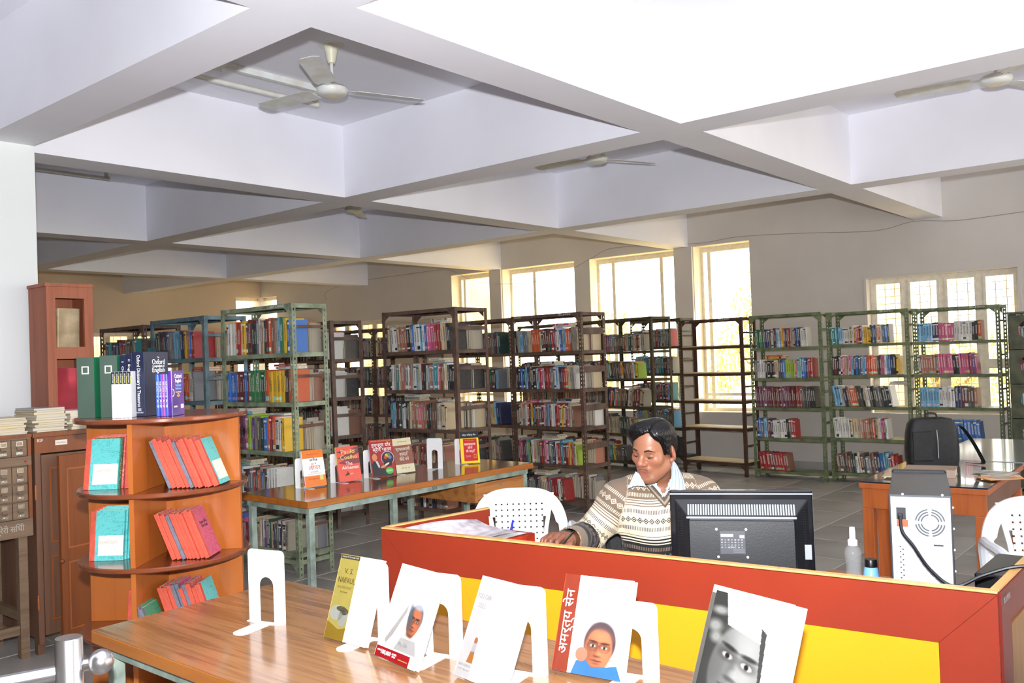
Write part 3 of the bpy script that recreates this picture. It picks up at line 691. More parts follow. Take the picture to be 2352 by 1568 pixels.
SHORT = dict(CU='steel cupboard at right edge', R7c='dark olive rack behind brown', R7d='dark olive rack far behind', R2='sage green rack by the long table', R1='blue grey rack', R0='far left brown rack', R3='end-on brown rack', R4='central brown rack',
             R6='brown rack left of the man', R5='half-hidden brown rack', R7='dark olive rack behind the man', R10='olive rack beside the empty rack',
             R11='middle olive rack', R12='olive rack at the grilled window', R7b='rearmost dark olive rack', R3b='distant brown rack', R3c='distant brown rack behind', R3d='distant rack', R3e='distant rack', R3f='distant rack')
def make_books():
    bpy.context.view_layer.update(); dg = bpy.context.evaluated_depsgraph_get()
    for bk in BOOKS:
        M = book_matrix(bk); bk['M'] = M
        sc = 0.0
        if bk['side'] == 'front' and not bk['rack'].startswith('R3') or bk['rack'] == 'R3' and bk['side'] == 'front':
            hit = 0
            for zz in (0.25, 0.55, 0.9):
                p = M @ Vector((-0.01, -0.5, zz)); q = px(p)
                if not (0 < q[0] < 2352 and 0 < q[1] < 1568): continue
                dirv = p-CAMP; ln = dirv.length; dirv.normalize()
                ok, loc, nn, ii, ob, mm = scn.ray_cast(dg, CAMP, dirv, distance=ln-0.02)
                o2 = ob
                if not ok or (o2 is not None and o2.name.split('.')[0] in ('pane',)): hit += 1
            sc = hit/3.0*bk['h']*(bk['t']+0.004)/(q[2]**2) if hit else 0.0
        bk['score'] = sc
    order = sorted(BOOKS, key=lambda b: -b['score'])
    solo = [b for b in order[:300] if b['score'] > 0]
    ids = set(id(b) for b in solo)
    for bk in BOOKS:
        if id(bk) not in ids: continue
        o = bpy.data.objects.new('book', BM[1 if bk['shape'] else 0]); COL.objects.link(o)
        o.matrix_world = bk['M']; c, nm = PAL[bk['c']]; k = 0.82+0.36*bk['rnd']
        o.color = tuple(min(1, x*k) for x in lin(c)[:3])+(1,)
        n = len(RACKS[bk['rack']]['zs'])
        lv = 'top' if bk['level'] == 0 else ('bottom' if bk['level'] == n-1 else ORD[bk['level']+1])
        tag(o, '%s book, %s from left, %s shelf, %s' % (nm, ORD[bk['idx']], lv, SHORT[bk['rack']]), 'book', 'books on the steel racks')
    V = []; F = []; MI = []; bc = []; bp = []; br = []
    for bk in BOOKS:
        if id(bk) in ids: continue
        u = BU[1 if bk['shape'] else 0]; o = len(V); M = bk['M']
        c = lin(PAL[bk['c']][0]); k = 0.82+0.36*bk['rnd']; c = tuple(min(1, x*k) for x in c[:3])+(1,)
        for v in u.v: V.append(tuple(M @ Vector(v))); bc.append(c); bp.append(v); br.append(bk['rnd'])
        F += [tuple(i+o for i in f) for f in u.f]; MI += u.mi
    me = bpy.data.meshes.new('book_rows'); me.from_pydata(V, [], F); me.materials.append(M_bookm); me.materials.append(M_page)
    me.polygons.foreach_set('material_index', MI)
    at = me.attributes.new('bcol', 'FLOAT_COLOR', 'POINT'); at.data.foreach_set('color', [x for c in bc for x in c])
    at = me.attributes.new('bpos', 'FLOAT_VECTOR', 'POINT'); at.data.foreach_set('vector', [x for c in bp for x in c])
    at = me.attributes.new('brnd', 'FLOAT', 'POINT'); at.data.foreach_set('value', br)
    o = bpy.data.objects.new('book_rows', me); COL.objects.link(o)
    tag(o, 'remaining closely packed books on the steel racks', 'books', kind='stuff')
    print('BOOKS', len(BOOKS), 'solo', len(solo))
# ------------------------------------------------------------------ tables
M_lam = wood('table_laminate', (156, 112, 72), (114, 74, 42), axis=1, freq=1.6, rough=0.22, coat=0.45)
M_lam2 = wood('dark_table_laminate', (128, 88, 58), (92, 58, 36), axis=0, freq=1.0, rough=0.16, coat=0.5)
M_edge = wood('table_edge_timber', (176, 108, 44), (148, 84, 30), axis=1, rough=0.3)
M_edge2 = wood('long_table_edge_timber', (176, 104, 40), (144, 80, 28), axis=0, rough=0.3)
M_drw = wood('drawer_veneer', (186, 124, 64), (138, 82, 36), axis=0, freq=0.9, rough=0.35)
M_mint = mat('mint_grey_enamel', (150, 166, 154), 0.45, var=0.12, scale=12, c2=(112, 124, 112))
def table(loc, rz, Lx, Ly, H, label, mtop, medge, legs, axis):
    r = tag(empty('table', loc, R_(rz)), label, 'table'); t = 0.038
    MB().box((0, 0, H-t), (Lx, Ly, H-0.0015)).build('tabletop_edge', medge, r, bevel=0.003)
    MB().box((0.0015, 0.0015, H-0.0014), (Lx-0.0015, Ly-0.0015, H)).build('tabletop', mtop, r)
    a = 0.03; w = 0.036; zt = H-t-0.001
    for (x0, y0, x1, y1) in ((a, a, Lx-a, a+0.004), (a, Ly-a-0.004, Lx-a, Ly-a), (a, a+0.004, a+0.004, Ly-a-0.004), (Lx-a-0.004, a+0.004, Lx-a, Ly-a-0.004)):
        MB().box((x0, y0, zt-0.036), (x1, y1, zt)).build('rail', M_mint, r)
    for (lx, ly, sx, sy) in legs:
        MB().box((lx, ly, 0), (lx+sx*w, ly+sy*w, zt-0.0365)).build('leg', M_mint, r, bevel=0.003)
    return r
ft = table((1.202, 0.66, 0), 0, 0.682, 2.005, 0.78, 'wood-grain table in the foreground holding upright books', M_lam, M_edge,
           [(0.032, 0.032, 1, 1), (0.65, 0.032, -1, 1), (0.032, 1.973, 1, -1), (0.65, 1.973, -1, -1)], 1)
bt = table((3.017, 4.04, 0), -1.4, 1.93, 0.68, 0.78, 'long dark-topped table with drawers in front of the racks', M_lam2, M_edge2,
           [(0.034, 0.034, 1, 1), (1.896, 0.034, -1, 1), (0.034, 0.646, 1, -1), (1.896, 0.646, -1, -1), (0.65, 0.04, 1, 1), (1.30, 0.646, 1, -1)], 0)
lettering('SDS', 0.028, M_black, bt, frame((0.99, 0.0295, 0.722), (1, 0, 0), (0, -1, 0)))
dx0, dx1, dy0, dy1, dz0, dz1 = 1.365, 1.86, 0.037, 0.60, 0.57, 0.70
dr = MB()
dr.box((dx0, dy0, dz0), (dx0+0.02, dy1, dz1)); dr.box((dx1-0.02, dy0, dz0), (dx1, dy1, dz1)); dr.box((dx0+0.02, dy0, dz0), (dx1-0.02, dy1, dz0+0.015)); dr.box((dx0+0.02, dy1-0.015, dz0+0.015), (dx1-0.02, dy1, dz1))
dr.build('drawer_box', M_drw, bt)
d1 = MB().box((dx0+0.022, dy0-0.002, dz0+0.018), (dx1-0.022, dy0+0.018, dz1-0.004)).build('drawer', M_drw, bt, bevel=0.002)
M_chrome = mat('chrome', (200, 200, 202), 0.2, 1.0, var=0.02)
MB().cyl((dx0+0.25, dy0-0.006, dz1-0.035), (dx0+0.25, dy0-0.001, dz1-0.035), 0.009, n=16).build('lock', M_chrome, d1, smooth=True)

# ------------------------------------------------------------------ bookends and books on show
M_be = mat('bookend_enamel', (226, 226, 224), 0.35, var=0.02, scale=10)
def bookend_mesh(w, h, tongue=0.13, both=True):
    pts = []; r = 0.014
    def arc(cx, cy, rr, a0, a1, n=5): return [(cx+rr*math.cos(R_(a0+(a1-a0)*i/n)), cy+rr*math.sin(R_(a0+(a1-a0)*i/n))) for i in range(n+1)]
    a, b = w*0.31, w*0.69; ar = (b-a)/2; ah = h*0.62
    left = [(0, 0)]+[p for p in arc(r, h-r, r, 180, 90)]
    right = [p for p in arc(w-r, h-r, r, 90, 0)]+[(w, 0)]
    arch = [(b, 0)]+arc((a+b)/2, ah-ar, ar, 0, 180, 12)+[(a, 0)]
    mb = MB(); t = 0.0015
    poly = left+right+arch
    # split into quads-friendly pieces: left leg, right leg, crown
    n = len(poly)
    vs = [(x, y, 0) for x, y in poly]+[(x, y, -t) for x, y in poly]
    mb.add(vs, [tuple(range(n)), tuple(range(2*n-1, n-1, -1))]+[(i, n+i, n+(i+1) % n, (i+1) % n) for i in range(n)])
    tp = [(0.0, 0.012), (0.0, 0.0), (w, 0.0), (w, 0.012), (b, 0.02)]+[(x, tongue-ar+ (y)) for x, y in arc((a+b)/2, 0, ar, 0, 180, 10)]+[(a, 0.02)]
    m2 = len(tp)
    mb.add([(x, 0.0, z) for x, z in tp]+[(x, -t, z) for x, z in tp], [tuple(range(m2)), tuple(range(2*m2-1, m2-1, -1))]+[(i, m2+i, m2+(i+1) % m2, (i+1) % m2) for i in range(m2)])
    return mb
def bookend(x, y, z, psi, w, h, label, tongue=0.13, flip=False):
    o = bookend_mesh(w, h, tongue).build('bookend', M_be)
    e = Vector((math.cos(R_(psi)), math.sin(R_(psi)), 0)); f = e.cross(Vector((0, 0, 1)))
    M = Matrix(((e.x, 0, f.x, x), (e.y, 0, f.y, y), (0, 1, 0, z+0.0015), (0, 0, 0, 1)))
    o.matrix_world = M
    return tag(o, label, 'bookend', 'white metal bookends')
TZ = 0.78
bookend(1.529, 2.347, TZ, -76.1, 0.138, 0.212, 'empty white bookend at the left end of the foreground table')
bookend(4.368, 4.475, TZ, -63.5, 0.113, 0.210, 'empty white bookend standing on the long dark table')
bookend(1.612, 1.975, TZ, -80, 0.135, 0.207, 'white bookend behind the yellow novel')
bookend(1.622, 1.712, TZ, -80, 0.135, 0.207, 'white bookend behind the white book with a waving man')
bookend(1.642, 1.455, TZ, -80, 0.135, 0.207, 'white bookend behind the white book with a bottle picture')
bookend(1.775, 1.230, TZ, -80, 0.135, 0.172, 'white bookend beside the book with a red spine')
bookend(1.755, 0.88, TZ, -100, 0.135, 0.20, 'white bookend behind the black-and-white portrait book')

def bookend_behind(LB, label, w=0.11, hh=0.18, over=0.035):
    P, thick = LB; nm, x, y, psi, h, phi, wd = P; ps = R_(psi); ph = R_(phi)
    e = Vector((math.cos(ps), math.sin(ps))); n = Vector((-math.sin(ps), math.cos(ps)))
    back = hh*math.tan(ph)+thick/math.cos(ph)+0.004
    p = Vector((x, y))+n*back-e*over
    return bookend(p.x, p.y, TZ, psi, w, hh, label, tongue=0.12)
FLAT = {}
def fm(c, rough=0.3):
    k = ('print_%02x%02x%02x' % tuple(c))
    if k not in FLAT: FLAT[k] = mat(k, c, rough, var=0.03, scale=25)
    return FLAT[k]
DEEP = [1.0]
def deep(c): return c if min(c) > 224 else tuple(int(x*DEEP[0]) for x in c)
def cover_poly(root, pts, c, z, name='cover_print'):
    c = deep(c); mb = MB(); mb.prism(pts, z, z+0.00025); return mb.build(name, fm(c), root)
def cover_rect(root, x0, y0, x1, y1, c, z=0.0, name='cover_print'): return cover_poly(root, [(x0, y0), (x1, y0), (x1, y1), (x0, y1)], c, z, name)
def cover_ell(root, cx, cy, rx, ry, c, z, a0=0, a1=360, n=20, tilt=0, name='cover_print'):
    ps = []
    for i in range(n):
        t = R_(a0+(a1-a0)*i/(n if a1-a0 >= 360 else n-1)); x, y = rx*math.cos(t), ry*math.sin(t)
        ps.append((cx+x*math.cos(R_(tilt))-y*math.sin(R_(tilt)), cy+x*math.sin(R_(tilt))+y*math.cos(R_(tilt))))
    return cover_poly(root, ps, c, z, name)
def cover_text(root, t, x, y, size, c, z=0.0008, width=None, rot=0, align='CENTER'):
    c = deep(c)
    return lettering(t, size, fm(c), root, Matrix.Translation((x, y, z)) @ Matrix.Rotation(R_(rot), 4, 'Z'), width=width, align=align, name='title')
m, nt, b = bsdf('printed_picture'); at_ = nd(nt, 'ShaderNodeAttribute', attribute_name='ink'); nt.links.new(at_.outputs['Color'], b.inputs['Base Color']); b.inputs['Roughness'].default_value = 0.35; M_pict = m
def picture(root, x0, y0, x1, y1, n, mm, fn, z=0.0003):
    """flat printed picture: a fine grid whose colours follow fn(x, y)"""
    X, Y = np.meshgrid(np.linspace(x0, x1, n+1), np.linspace(y0, y1, mm+1)); C = np.clip(fn(X, Y), 0, 255)/255.0
    C = np.where(C <= 0.04045, C/12.92, ((C+0.055)/1.055)**2.4); C = np.concatenate([C, np.ones(C.shape[:2]+(1,))], -1)
    me = bpy.data.meshes.new('cover_picture'); me.from_pydata([(a, b_, z) for a, b_ in zip(X.ravel(), Y.ravel())], [], [(j*(n+1)+i, j*(n+1)+i+1, (j+1)*(n+1)+i+1, (j+1)*(n+1)+i) for j in range(mm) for i in range(n)])
    me.materials.append(M_pict); a = me.attributes.new('ink', 'FLOAT_COLOR', 'POINT'); a.data.foreach_set('color', C.ravel())
    o = bpy.data.objects.new('cover_picture', me); COL.objects.link(o); o.parent = root; return o
def soft(X, Y, cx, cy, rx, ry, e=0.25, tilt=0.0):
    c, s = math.cos(R_(tilt)), math.sin(R_(tilt)); dx, dy = X-cx, Y-cy; r = np.sqrt(((dx*c+dy*s)/rx)**2+((-dx*s+dy*c)/ry)**2)
    return np.clip((1.0+e-r)/(2*e), 0, 1)
def lay(C, w, col): return C*(1-w[..., None])+np.array(col, float)*w[..., None]
def portrait(X, Y, cx, cy, s, skin, hair, bgc, tilt=0.0, dark=0.45, glasses=False, bald=False):
    """generic soft printed face; s = half the face height"""
    C = np.ones(X.shape+(3,))*np.array(bgc, float); sk = np.array(skin, float); c_, s_ = math.cos(R_(tilt)), math.sin(R_(tilt))
    q = lambda a, b: (cx+(a*c_-b*s_)*s, cy+(a*s_+b*c_)*s)
    def S(a, b, rx, ry, col, k=1.0, e=0.25, t=0.0):
        nonlocal C
        u, v = q(a, b); C = lay(C, k*soft(X, Y, u, v, rx*s, ry*s, e, tilt+t), col)
    if hair is not None: S(0.02, 0.28, 0.84, 0.98, hair, 1, 0.08)
    S(0, -0.06, 0.72, 0.98, sk, 1, 0.06); S(-0.5, -0.2, 0.34, 0.7, sk*dark*1.3, 0.55, 0.6); S(0.05, 0.55, 0.5, 0.3, sk*1.12, 0.6, 0.6); S(0.28, -0.25, 0.26, 0.22, sk*1.1, 0.5, 0.6)
    for a in (-0.30, 0.30):
        S(a, 0.12, 0.26, 0.13, sk*dark, 0.75, 0.5); S(a, 0.10, 0.15, 0.06, (225, 220, 212), 0.7, 0.3); S(a, 0.10, 0.07, 0.065, (25, 20, 20), 1, 0.3); S(a, 0.29, 0.25, 0.05, sk*dark*0.6, 0.9, 0.4, 4*np.sign(a))
    S(-0.09, -0.12, 0.10, 0.30, sk*dark*1.3, 0.55, 0.6); S(0.03, -0.22, 0.13, 0.10, sk*1.15, 0.6, 0.5); S(0.0, -0.34, 0.20, 0.05, sk*dark, 0.7, 0.5)
    S(0, -0.54, 0.28, 0.06, (sk*0.6+np.array((90, 30, 30))*0.3), 0.9, 0.35); S(0, -0.535, 0.27, 0.018, sk*dark*0.5, 0.9, 0.4); S(0, -0.66, 0.2, 0.05, sk*dark, 0.5, 0.5); S(0, -0.98, 0.5, 0.16, sk*dark, 0.6, 0.6)
    if glasses:
        for a in (-0.31, 0.31):
            u, v = q(a, 0.10); r = np.sqrt(((X-u)/(0.27*s))**2+((Y-v)/(0.22*s))**2); C = lay(C, np.clip(1-np.abs(r-1)/0.12, 0, 1)*0.8, (70, 50, 48))
    return C
def show_book(P, thick, cc, sc, label, z0=TZ, dz=0.0, name='book', lift=0.0):
    global LASTB
    LASTB = (P, thick)
    nm, x, y, psi, h, phi, w = P; ph = R_(phi); ps = R_(psi)
    e = Vector((math.cos(ps), math.sin(ps), 0)); n = Vector((-math.sin(ps), math.cos(ps), 0)); u = Vector((0, 0, 1))*math.cos(ph)+n*math.sin(ph); f = e.cross(u)
    zz = z0+0.003+thick*math.sin(ph)+lift
    r = empty(name); r.matrix_world = Matrix(((e.x, u.x, f.x, x), (e.y, u.y, f.y, y), (e.z, u.z, f.z, zz), (0, 0, 0, 1)))
    tag(r, label, 'book', 'books standing on show')
    c = 0.0018
    MB().box((0, 0, -c), (w, h, 0)).build('front_cover', fm(cc), r)
    MB().box((0, 0, -thick), (w, h, -thick+c)).build('back_cover', fm(cc), r)
    MB().box((-0.0015, 0, -thick), (0, h, 0)).build('spine', fm(sc), r)
    MB().box((0.0005, 0.002, -thick+c), (w-0.003, h-0.002, -c)).build('page_block', M_page, r)
    return r
WHITE = (238, 238, 236)
DEEP[0] = 0.66
# 1 yellow novel
w, h = 0.167, 0.227
b1 = show_book(('B1', 1.536, 2.002, -89.2, h, 19.1, w), 0.014, WHITE, (214, 196, 110), 'yellow novel with a cloudy landscape leaning on the foreground table')  # flash glare on the right of the cover is painted as plain white
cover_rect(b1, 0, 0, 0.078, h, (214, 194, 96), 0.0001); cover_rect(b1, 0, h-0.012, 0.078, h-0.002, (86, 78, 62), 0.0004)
cover_text(b1, 'WINNER OF THE NOBEL PRIZE', 0.039, h-0.007, 0.006, (230, 226, 214), width=0.07)
cover_text(b1, 'V. S.', 0.045, 0.182, 0.020, (120, 96, 40)); cover_text(b1, 'NAIPAUL', 0.042, 0.157, 0.022, (120, 96, 40), width=0.068)
cover_text(b1, 'IN A FREE STATE', 0.040, 0.138, 0.010, (170, 140, 60), width=0.056); cover_text(b1, 'The Novel', 0.04, 0.126, 0.007, (150, 120, 60))
for (cx, cy, rx, ry, c) in ((0.03, 0.07, 0.028, 0.02, (206, 208, 190)), (0.058, 0.06, 0.018, 0.024, (196, 196, 176)), (0.06, 0.076, 0.016, 0.009, (96, 88, 56)), (0.046, 0.082, 0.02, 0.007, (120, 112, 66))):
    cover_ell(b1, cx, cy, rx, ry, c, 0.0004)
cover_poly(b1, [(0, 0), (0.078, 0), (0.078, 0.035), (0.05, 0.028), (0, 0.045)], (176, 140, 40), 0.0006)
# 2 white book with a waving man
w, h = 0.178, 0.236
b2 = show_book(('B2', 1.514, 1.768, -99.0, h, 24.0, w), 0.016, WHITE, (226, 224, 220), 'white book showing a waving grey-haired man and a red strip')
cover_rect(b2, 0.0, 0.0, w-0.03, 0.026, (206, 26, 36), 0.0002)
cover_text(b2, 'OVER', 0.014, 0.016, 0.006, (240, 230, 230)); cover_text(b2, '100,000', 0.045, 0.014, 0.015, (244, 236, 234), width=0.042); cover_text(b2, 'COPIES\nSOLD', 0.082, 0.014, 0.006, (240, 230, 230)); cover_text(b2, 'INTERNATIONAL BESTSELLER', 0.122, 0.010, 0.004, (240, 200, 120), width=0.04)
cover_poly(b2, [(0.022, 0.045), (0.05, 0.09), (0.085, 0.15), (0.098, 0.152), (0.075, 0.11), (0.05, 0.06), (0.03, 0.036)], (214, 208, 200), 0.0002)
def pic2(X, Y):
    C = portrait(X, Y, 0.122, 0.105, 0.036, (150, 86, 58), (88, 92, 98), WHITE, tilt=-6); w = soft(X, Y, 0.102, 0.115, 0.010, 0.036, 0.3, 10); C = lay(C, 0.8*w, (70, 74, 80)); C = lay(C, 0.6*soft(X, Y, 0.125, 0.143, 0.020, 0.007, 0.4, -6), (170, 176, 182)); return C
picture(b2, 0.082, 0.062, 0.160, 0.160, 52, 64, pic2, 0.0006)
cover_poly(b2, [(0.07, 0.03), (0.09, 0.068), (0.12, 0.072), (0.15, 0.06), (0.165, 0.03)], (220, 216, 212), 0.0003)
cover_text(b2, 'My Life', 0.105, 0.046, 0.013, (190, 184, 176), z=0.0012); cover_text(b2, 'TURNING POINTS', 0.1, 0.205, 0.010, (226, 224, 220))
# 3 white book with bottle picture
w, h = 0.180, 0.238
b3 = show_book(('B3', 1.528, 1.500, -99.0, h, 25.0, w), 0.014, WHITE, (232, 230, 226), 'white book with a faint amber bottle picture and pale title')
cover_rect(b3, 0.0, 0.0, 0.056, h, (232, 228, 224), 0.0002)  # white beyond this strip is flash glare painted into the cover
cover_text(b3, 'YOU CAN', 0.030, 0.19, 0.016, (196, 190, 186), width=0.05); cover_text(b3, 'SELL', 0.03, 0.168, 0.016, (206, 200, 196), rot=0)
cover_ell(b3, 0.044, 0.088, 0.006, 0.008, (196, 120, 78), 0.0004); cover_rect(b3, 0.037, 0.060, 0.050, 0.082, (210, 206, 204), 0.0005); cover_poly(b3, [(0.030, 0.036), (0.052, 0.036), (0.050, 0.062), (0.036, 0.062)], (204, 130, 58), 0.0005)
cover_text(b3, 'SHIV KHERA', 0.028, 0.028, 0.008, (186, 180, 180), width=0.044); cover_text(b3, 'OVER 3 MILLION', 0.028, 0.018, 0.005, (196, 190, 188), width=0.04)
# 4 white book with red spine
w, h = 0.182, 0.226
b4 = show_book(('B4', 1.679, 1.321, -82.1, h, 23.3, w), 0.022, WHITE, (170, 66, 40), 'white Hindi book with a brick-red spine and a man in glasses')
cover_rect(b4, 0, 0, 0.040, h, (172, 64, 38), 0.0002)
cover_text(b4, 'अमर्त्य सेन', 0.021, 0.115, 0.032, (244, 240, 236), rot=90, width=0.15)
cover_text(b4, 'भारत\nविकास की\nदिशाएं', 0.115, 0.175, 0.020, (228, 226, 224))
def pic4(X, Y):
    C = portrait(X, Y, 0.113, 0.062, 0.050, (158, 92, 62), (62, 48, 50), WHITE, tilt=-4, glasses=True); C = lay(C, 0.6*soft(X, Y, 0.116, 0.112, 0.030, 0.009, 0.5, -4), (70, 58, 60)); return C
picture(b4, 0.066, 0.0, 0.165, 0.125, 60, 72, pic4, 0.0004)
cover_ell(b4, 0.072, 0.045, 0.016, 0.016, (220, 148, 116), 0.0011); cover_poly(b4, [(0.05, 0.0), (0.06, 0.03), (0.085, 0.034), (0.10, 0.02), (0.14, 0.025), (0.165, 0.03), (0.18, 0.0)], (70, 140, 206), 0.0007)
# 5 black-and-white portrait
w, h = 0.212, 0.253
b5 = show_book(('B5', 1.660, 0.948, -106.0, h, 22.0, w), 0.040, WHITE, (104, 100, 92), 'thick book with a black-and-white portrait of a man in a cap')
cover_rect(b5, 0.0, 0, 0.010, h-0.016, (120, 118, 108), 0.0002)
def pic5(X, Y):
    C = portrait(X, Y, 0.100, 0.106, 0.090, (112, 112, 108), None, (46, 46, 43), tilt=-12, dark=0.45)
    C = C*(0.9+0.25*soft(X, Y, 0.13, 0.10, 0.05, 0.10, 0.8)[..., None])
    for a, b_, rx, ry in ((0.034, 0.205, 0.020, 0.008), (0.028, 0.172, 0.018, 0.012), (0.036, 0.150, 0.015, 0.011)): C = lay(C, 0.8*soft(X, Y, a, b_, rx, ry, 0.5), (130, 130, 124))
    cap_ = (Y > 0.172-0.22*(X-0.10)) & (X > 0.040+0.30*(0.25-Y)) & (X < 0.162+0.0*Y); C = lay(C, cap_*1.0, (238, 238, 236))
    right = X > 0.150+0.14*(0.165-Y); C = lay(C, (right & (Y > 0.0))*1.0, (52, 52, 49)); wh = (Y > 0.245-1.05*(X-0.055)*0.55) & (X > 0.05); C = lay(C, wh*1.0, (238, 238, 236)); C = lay(C, (X > 0.176-0.02*(Y/0.25))*1.0, (238, 238, 236)); return C  # white at the right is flash glare painted into the print
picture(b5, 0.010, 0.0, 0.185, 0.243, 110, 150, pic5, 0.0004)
cover_text(b5, 'Jawaharlal', 0.075, 0.018, 0.026, (244, 244, 240), z=0.0016, width=0.12)
# --- long dark table
DEEP[0] = 0.9
w, h = 0.143, 0.224
c1 = show_book(('C1', 3.336, 4.477, -9.6, h, 12.8, w), 0.022, (238, 238, 232), (234, 232, 226), 'white and orange Hindi book on the long dark table')
cover_rect(c1, 0, h-0.050, w, h, (240, 126, 26), 0.0002); cover_rect(c1, 0, 0, w, 0.066, (240, 128, 30), 0.0002)
cover_text(c1, 'आप भी', w/2, 0.138, 0.013, (120, 116, 116)); cover_text(c1, 'लीडर', w/2+0.004, 0.113, 0.036, (214, 84, 40), width=0.08); cover_text(c1, 'बन सकते हैं', w/2, 0.088, 0.012, (130, 126, 126))
cover_text(c1, 'प्रभावी लीडर बनने का मार्ग', w/2, 0.076, 0.007, (150, 146, 146), width=0.09); cover_text(c1, 'डेल कारनेगी', 0.06, 0.045, 0.014, (206, 60, 20), width=0.07); cover_text(c1, 'अंतर्राष्ट्रीय बेस्टसेलर', w/2, h-0.027, 0.008, (214, 84, 20), width=0.08)
cover_rect(c1, 0.103, 0.036, 0.126, 0.066, (232, 214, 110), 0.0005)
for i, (c, hh) in enumerate((((110, 116, 122), 0.014), ((120, 126, 132), 0.016), ((214, 84, 50), 0.024), ((120, 126, 132), 0.016), ((110, 116, 122), 0.014))):
    cover_ell(c1, 0.052+i*0.011, 0.155+hh/2, 0.0042, hh/2, c, 0.0005)
MB().box((-0.0022, 0.07, -0.020), (-0.0015, h-0.01, -0.002)).build('spine_panel', fm((240, 238, 232)), c1); MB().box((-0.0022, 0.01, -0.018), (-0.0015, 0.07, -0.004)).build('spine_panel', fm((214, 70, 36)), c1)
bookend_behind(LASTB, 'white bookend behind the orange and white book')
w, h = 0.153, 0.222
c2 = show_book(('C2', 3.592, 4.470, -14.4, h, 13.1, w), 0.018, (214, 84, 66), (206, 80, 62), 'coral red novel with a small rider on the long dark table')
for ps, c in (([(0, 0.15), (w, 0.20), (w, 0.175), (0.05, 0.14)], (120, 62, 62)), ([(0, 0.118), (0.09, 0.15), (w, 0.14), (w, 0.11), (0.06, 0.105)], (146, 60, 66)), ([(0, 0.188), (0.06, 0.206), (0.03, 0.18)], (110, 56, 58)), ([(0.10, 0.205), (w, 0.218), (w, 0.196)], (126, 66, 66))): cover_poly(c2, ps, c, 0.0002)
cover_text(c2, 'Paulo', 0.078, 0.187, 0.038, (244, 226, 140), width=0.095); cover_text(c2, 'Coelho', 0.080, 0.152, 0.036, (244, 226, 140), width=0.115); cover_text(c2, 'The', 0.078, 0.112, 0.030, (240, 236, 232)); cover_text(c2, 'Alchemist', 0.084, 0.086, 0.030, (240, 236, 232), width=0.115)
cover_ell(c2, 0.062, 0.045, 0.012, 0.007, (74, 36, 34), 0.0005, tilt=20); cover_ell(c2, 0.062, 0.056, 0.003, 0.009, (66, 34, 34), 0.0006); cover_ell(c2, 0.088, 0.046, 0.014, 0.003, (240, 176, 90), 0.0005, tilt=8); cover_ell(c2, 0.048, 0.04, 0.003, 0.010, (90, 40, 38), 0.0006, tilt=-30)
MB().box((-0.0022, 0.11, -0.0175), (-0.0015, h, -0.0005)).build('spine_panel', fm((238, 226, 130)), c2)
bookend_behind(LASTB, 'white bookend behind the coral red novel')
w, h = 0.164, 0.243
c3 = show_book(('C3', 3.836, 4.438, -19.6, h, 13.5, w), 0.022, (150, 32, 32), (140, 28, 30), 'maroon Hindi book with a glowing head outline on its cover')
cover_text(c3, 'IMPROVE YOUR BRAIN POWER', w/2, h-0.010, 0.010, (240, 190, 60), width=0.14); cover_text(c3, 'इम्प्रूव योर', w/2, 0.205, 0.034, (242, 240, 238), width=0.135); cover_text(c3, 'ब्रेन पावर', w/2+0.004, 0.175, 0.034, (242, 240, 238), width=0.13)
cover_ell(c3, 0.118, 0.118, 0.046, 0.046, (206, 190, 240), 0.0002); cover_ell(c3, 0.118, 0.117, 0.042, 0.042, (60, 24, 40), 0.0004); cover_poly(c3, [(0.085, 0.10), (0.15, 0.10), (0.14, 0.065), (0.09, 0.06)], (30, 28, 34), 0.0006)
for cx, cy, rx, ry, c in ((0.118, 0.135, 0.018, 0.013, (216, 190, 60)), (0.104, 0.122, 0.012, 0.010, (206, 70, 40)), (0.134, 0.122, 0.012, 0.011, (70, 140, 206)), (0.128, 0.140, 0.010, 0.009, (90, 180, 70))): cover_ell(c3, cx, cy, rx, ry, c, 0.0007)
cover_poly(c3, [(0.004, 0.002), (0.004, 0.085), (0.025, 0.105), (0.05, 0.10), (0.07, 0.06), (0.13, 0.03), (0.155, 0.002)], (36, 34, 40), 0.0003)
cover_ell(c3, 0.028, 0.128, 0.017, 0.024, (224, 140, 96), 0.0006); cover_ell(c3, 0.022, 0.142, 0.015, 0.013, (80, 60, 54), 0.0005); cover_poly(c3, [(0.03, 0.104), (0.045, 0.104), (0.06, 0.065), (0.05, 0.055)], (210, 210, 216), 0.0006)
cover_ell(c3, 0.085, 0.065, 0.024, 0.008, (224, 140, 96), 0.0008, tilt=20); cover_ell(c3, 0.11, 0.078, 0.018, 0.006, (230, 226, 220), 0.0009, tilt=25)
cover_ell(c3, 0.122, 0.034, 0.027, 0.022, (76, 186, 74), 0.0009); cover_text(c3, 'यादाश्त बढाने के\nव्यावहारिक उपाय', 0.122, 0.034, 0.007, (232, 244, 226), z=0.0013, width=0.04)
MB().box((-0.0024, 0.03, -0.018), (-0.0016, h-0.03, -0.004)).build('spine_panel', fm((214, 200, 196)), c3)
bookend_behind(LASTB, 'white bookend behind the maroon head-outline book')
w, h = 0.150, 0.233
c4 = show_book(('C4', 4.050, 4.440, -8.4, h, 12.9, w), 0.016, (132, 72, 54), (124, 66, 50), 'brown and cream Hindi book right of the maroon book')
cover_rect(c4, 0, h-0.048, w, h, (226, 216, 176), 0.0002); cover_rect(c4, 0, 0, w, 0.056, (228, 220, 182), 0.0002)
for t_, yy in (('प्रभावशाली', 0.158), ('व्यक्ति', 0.124), ('कैसे बनें', 0.090)): cover_text(c4, t_, w/2, yy, 0.030, (242, 236, 222), width=0.115 if yy > 0.15 else 0.075)
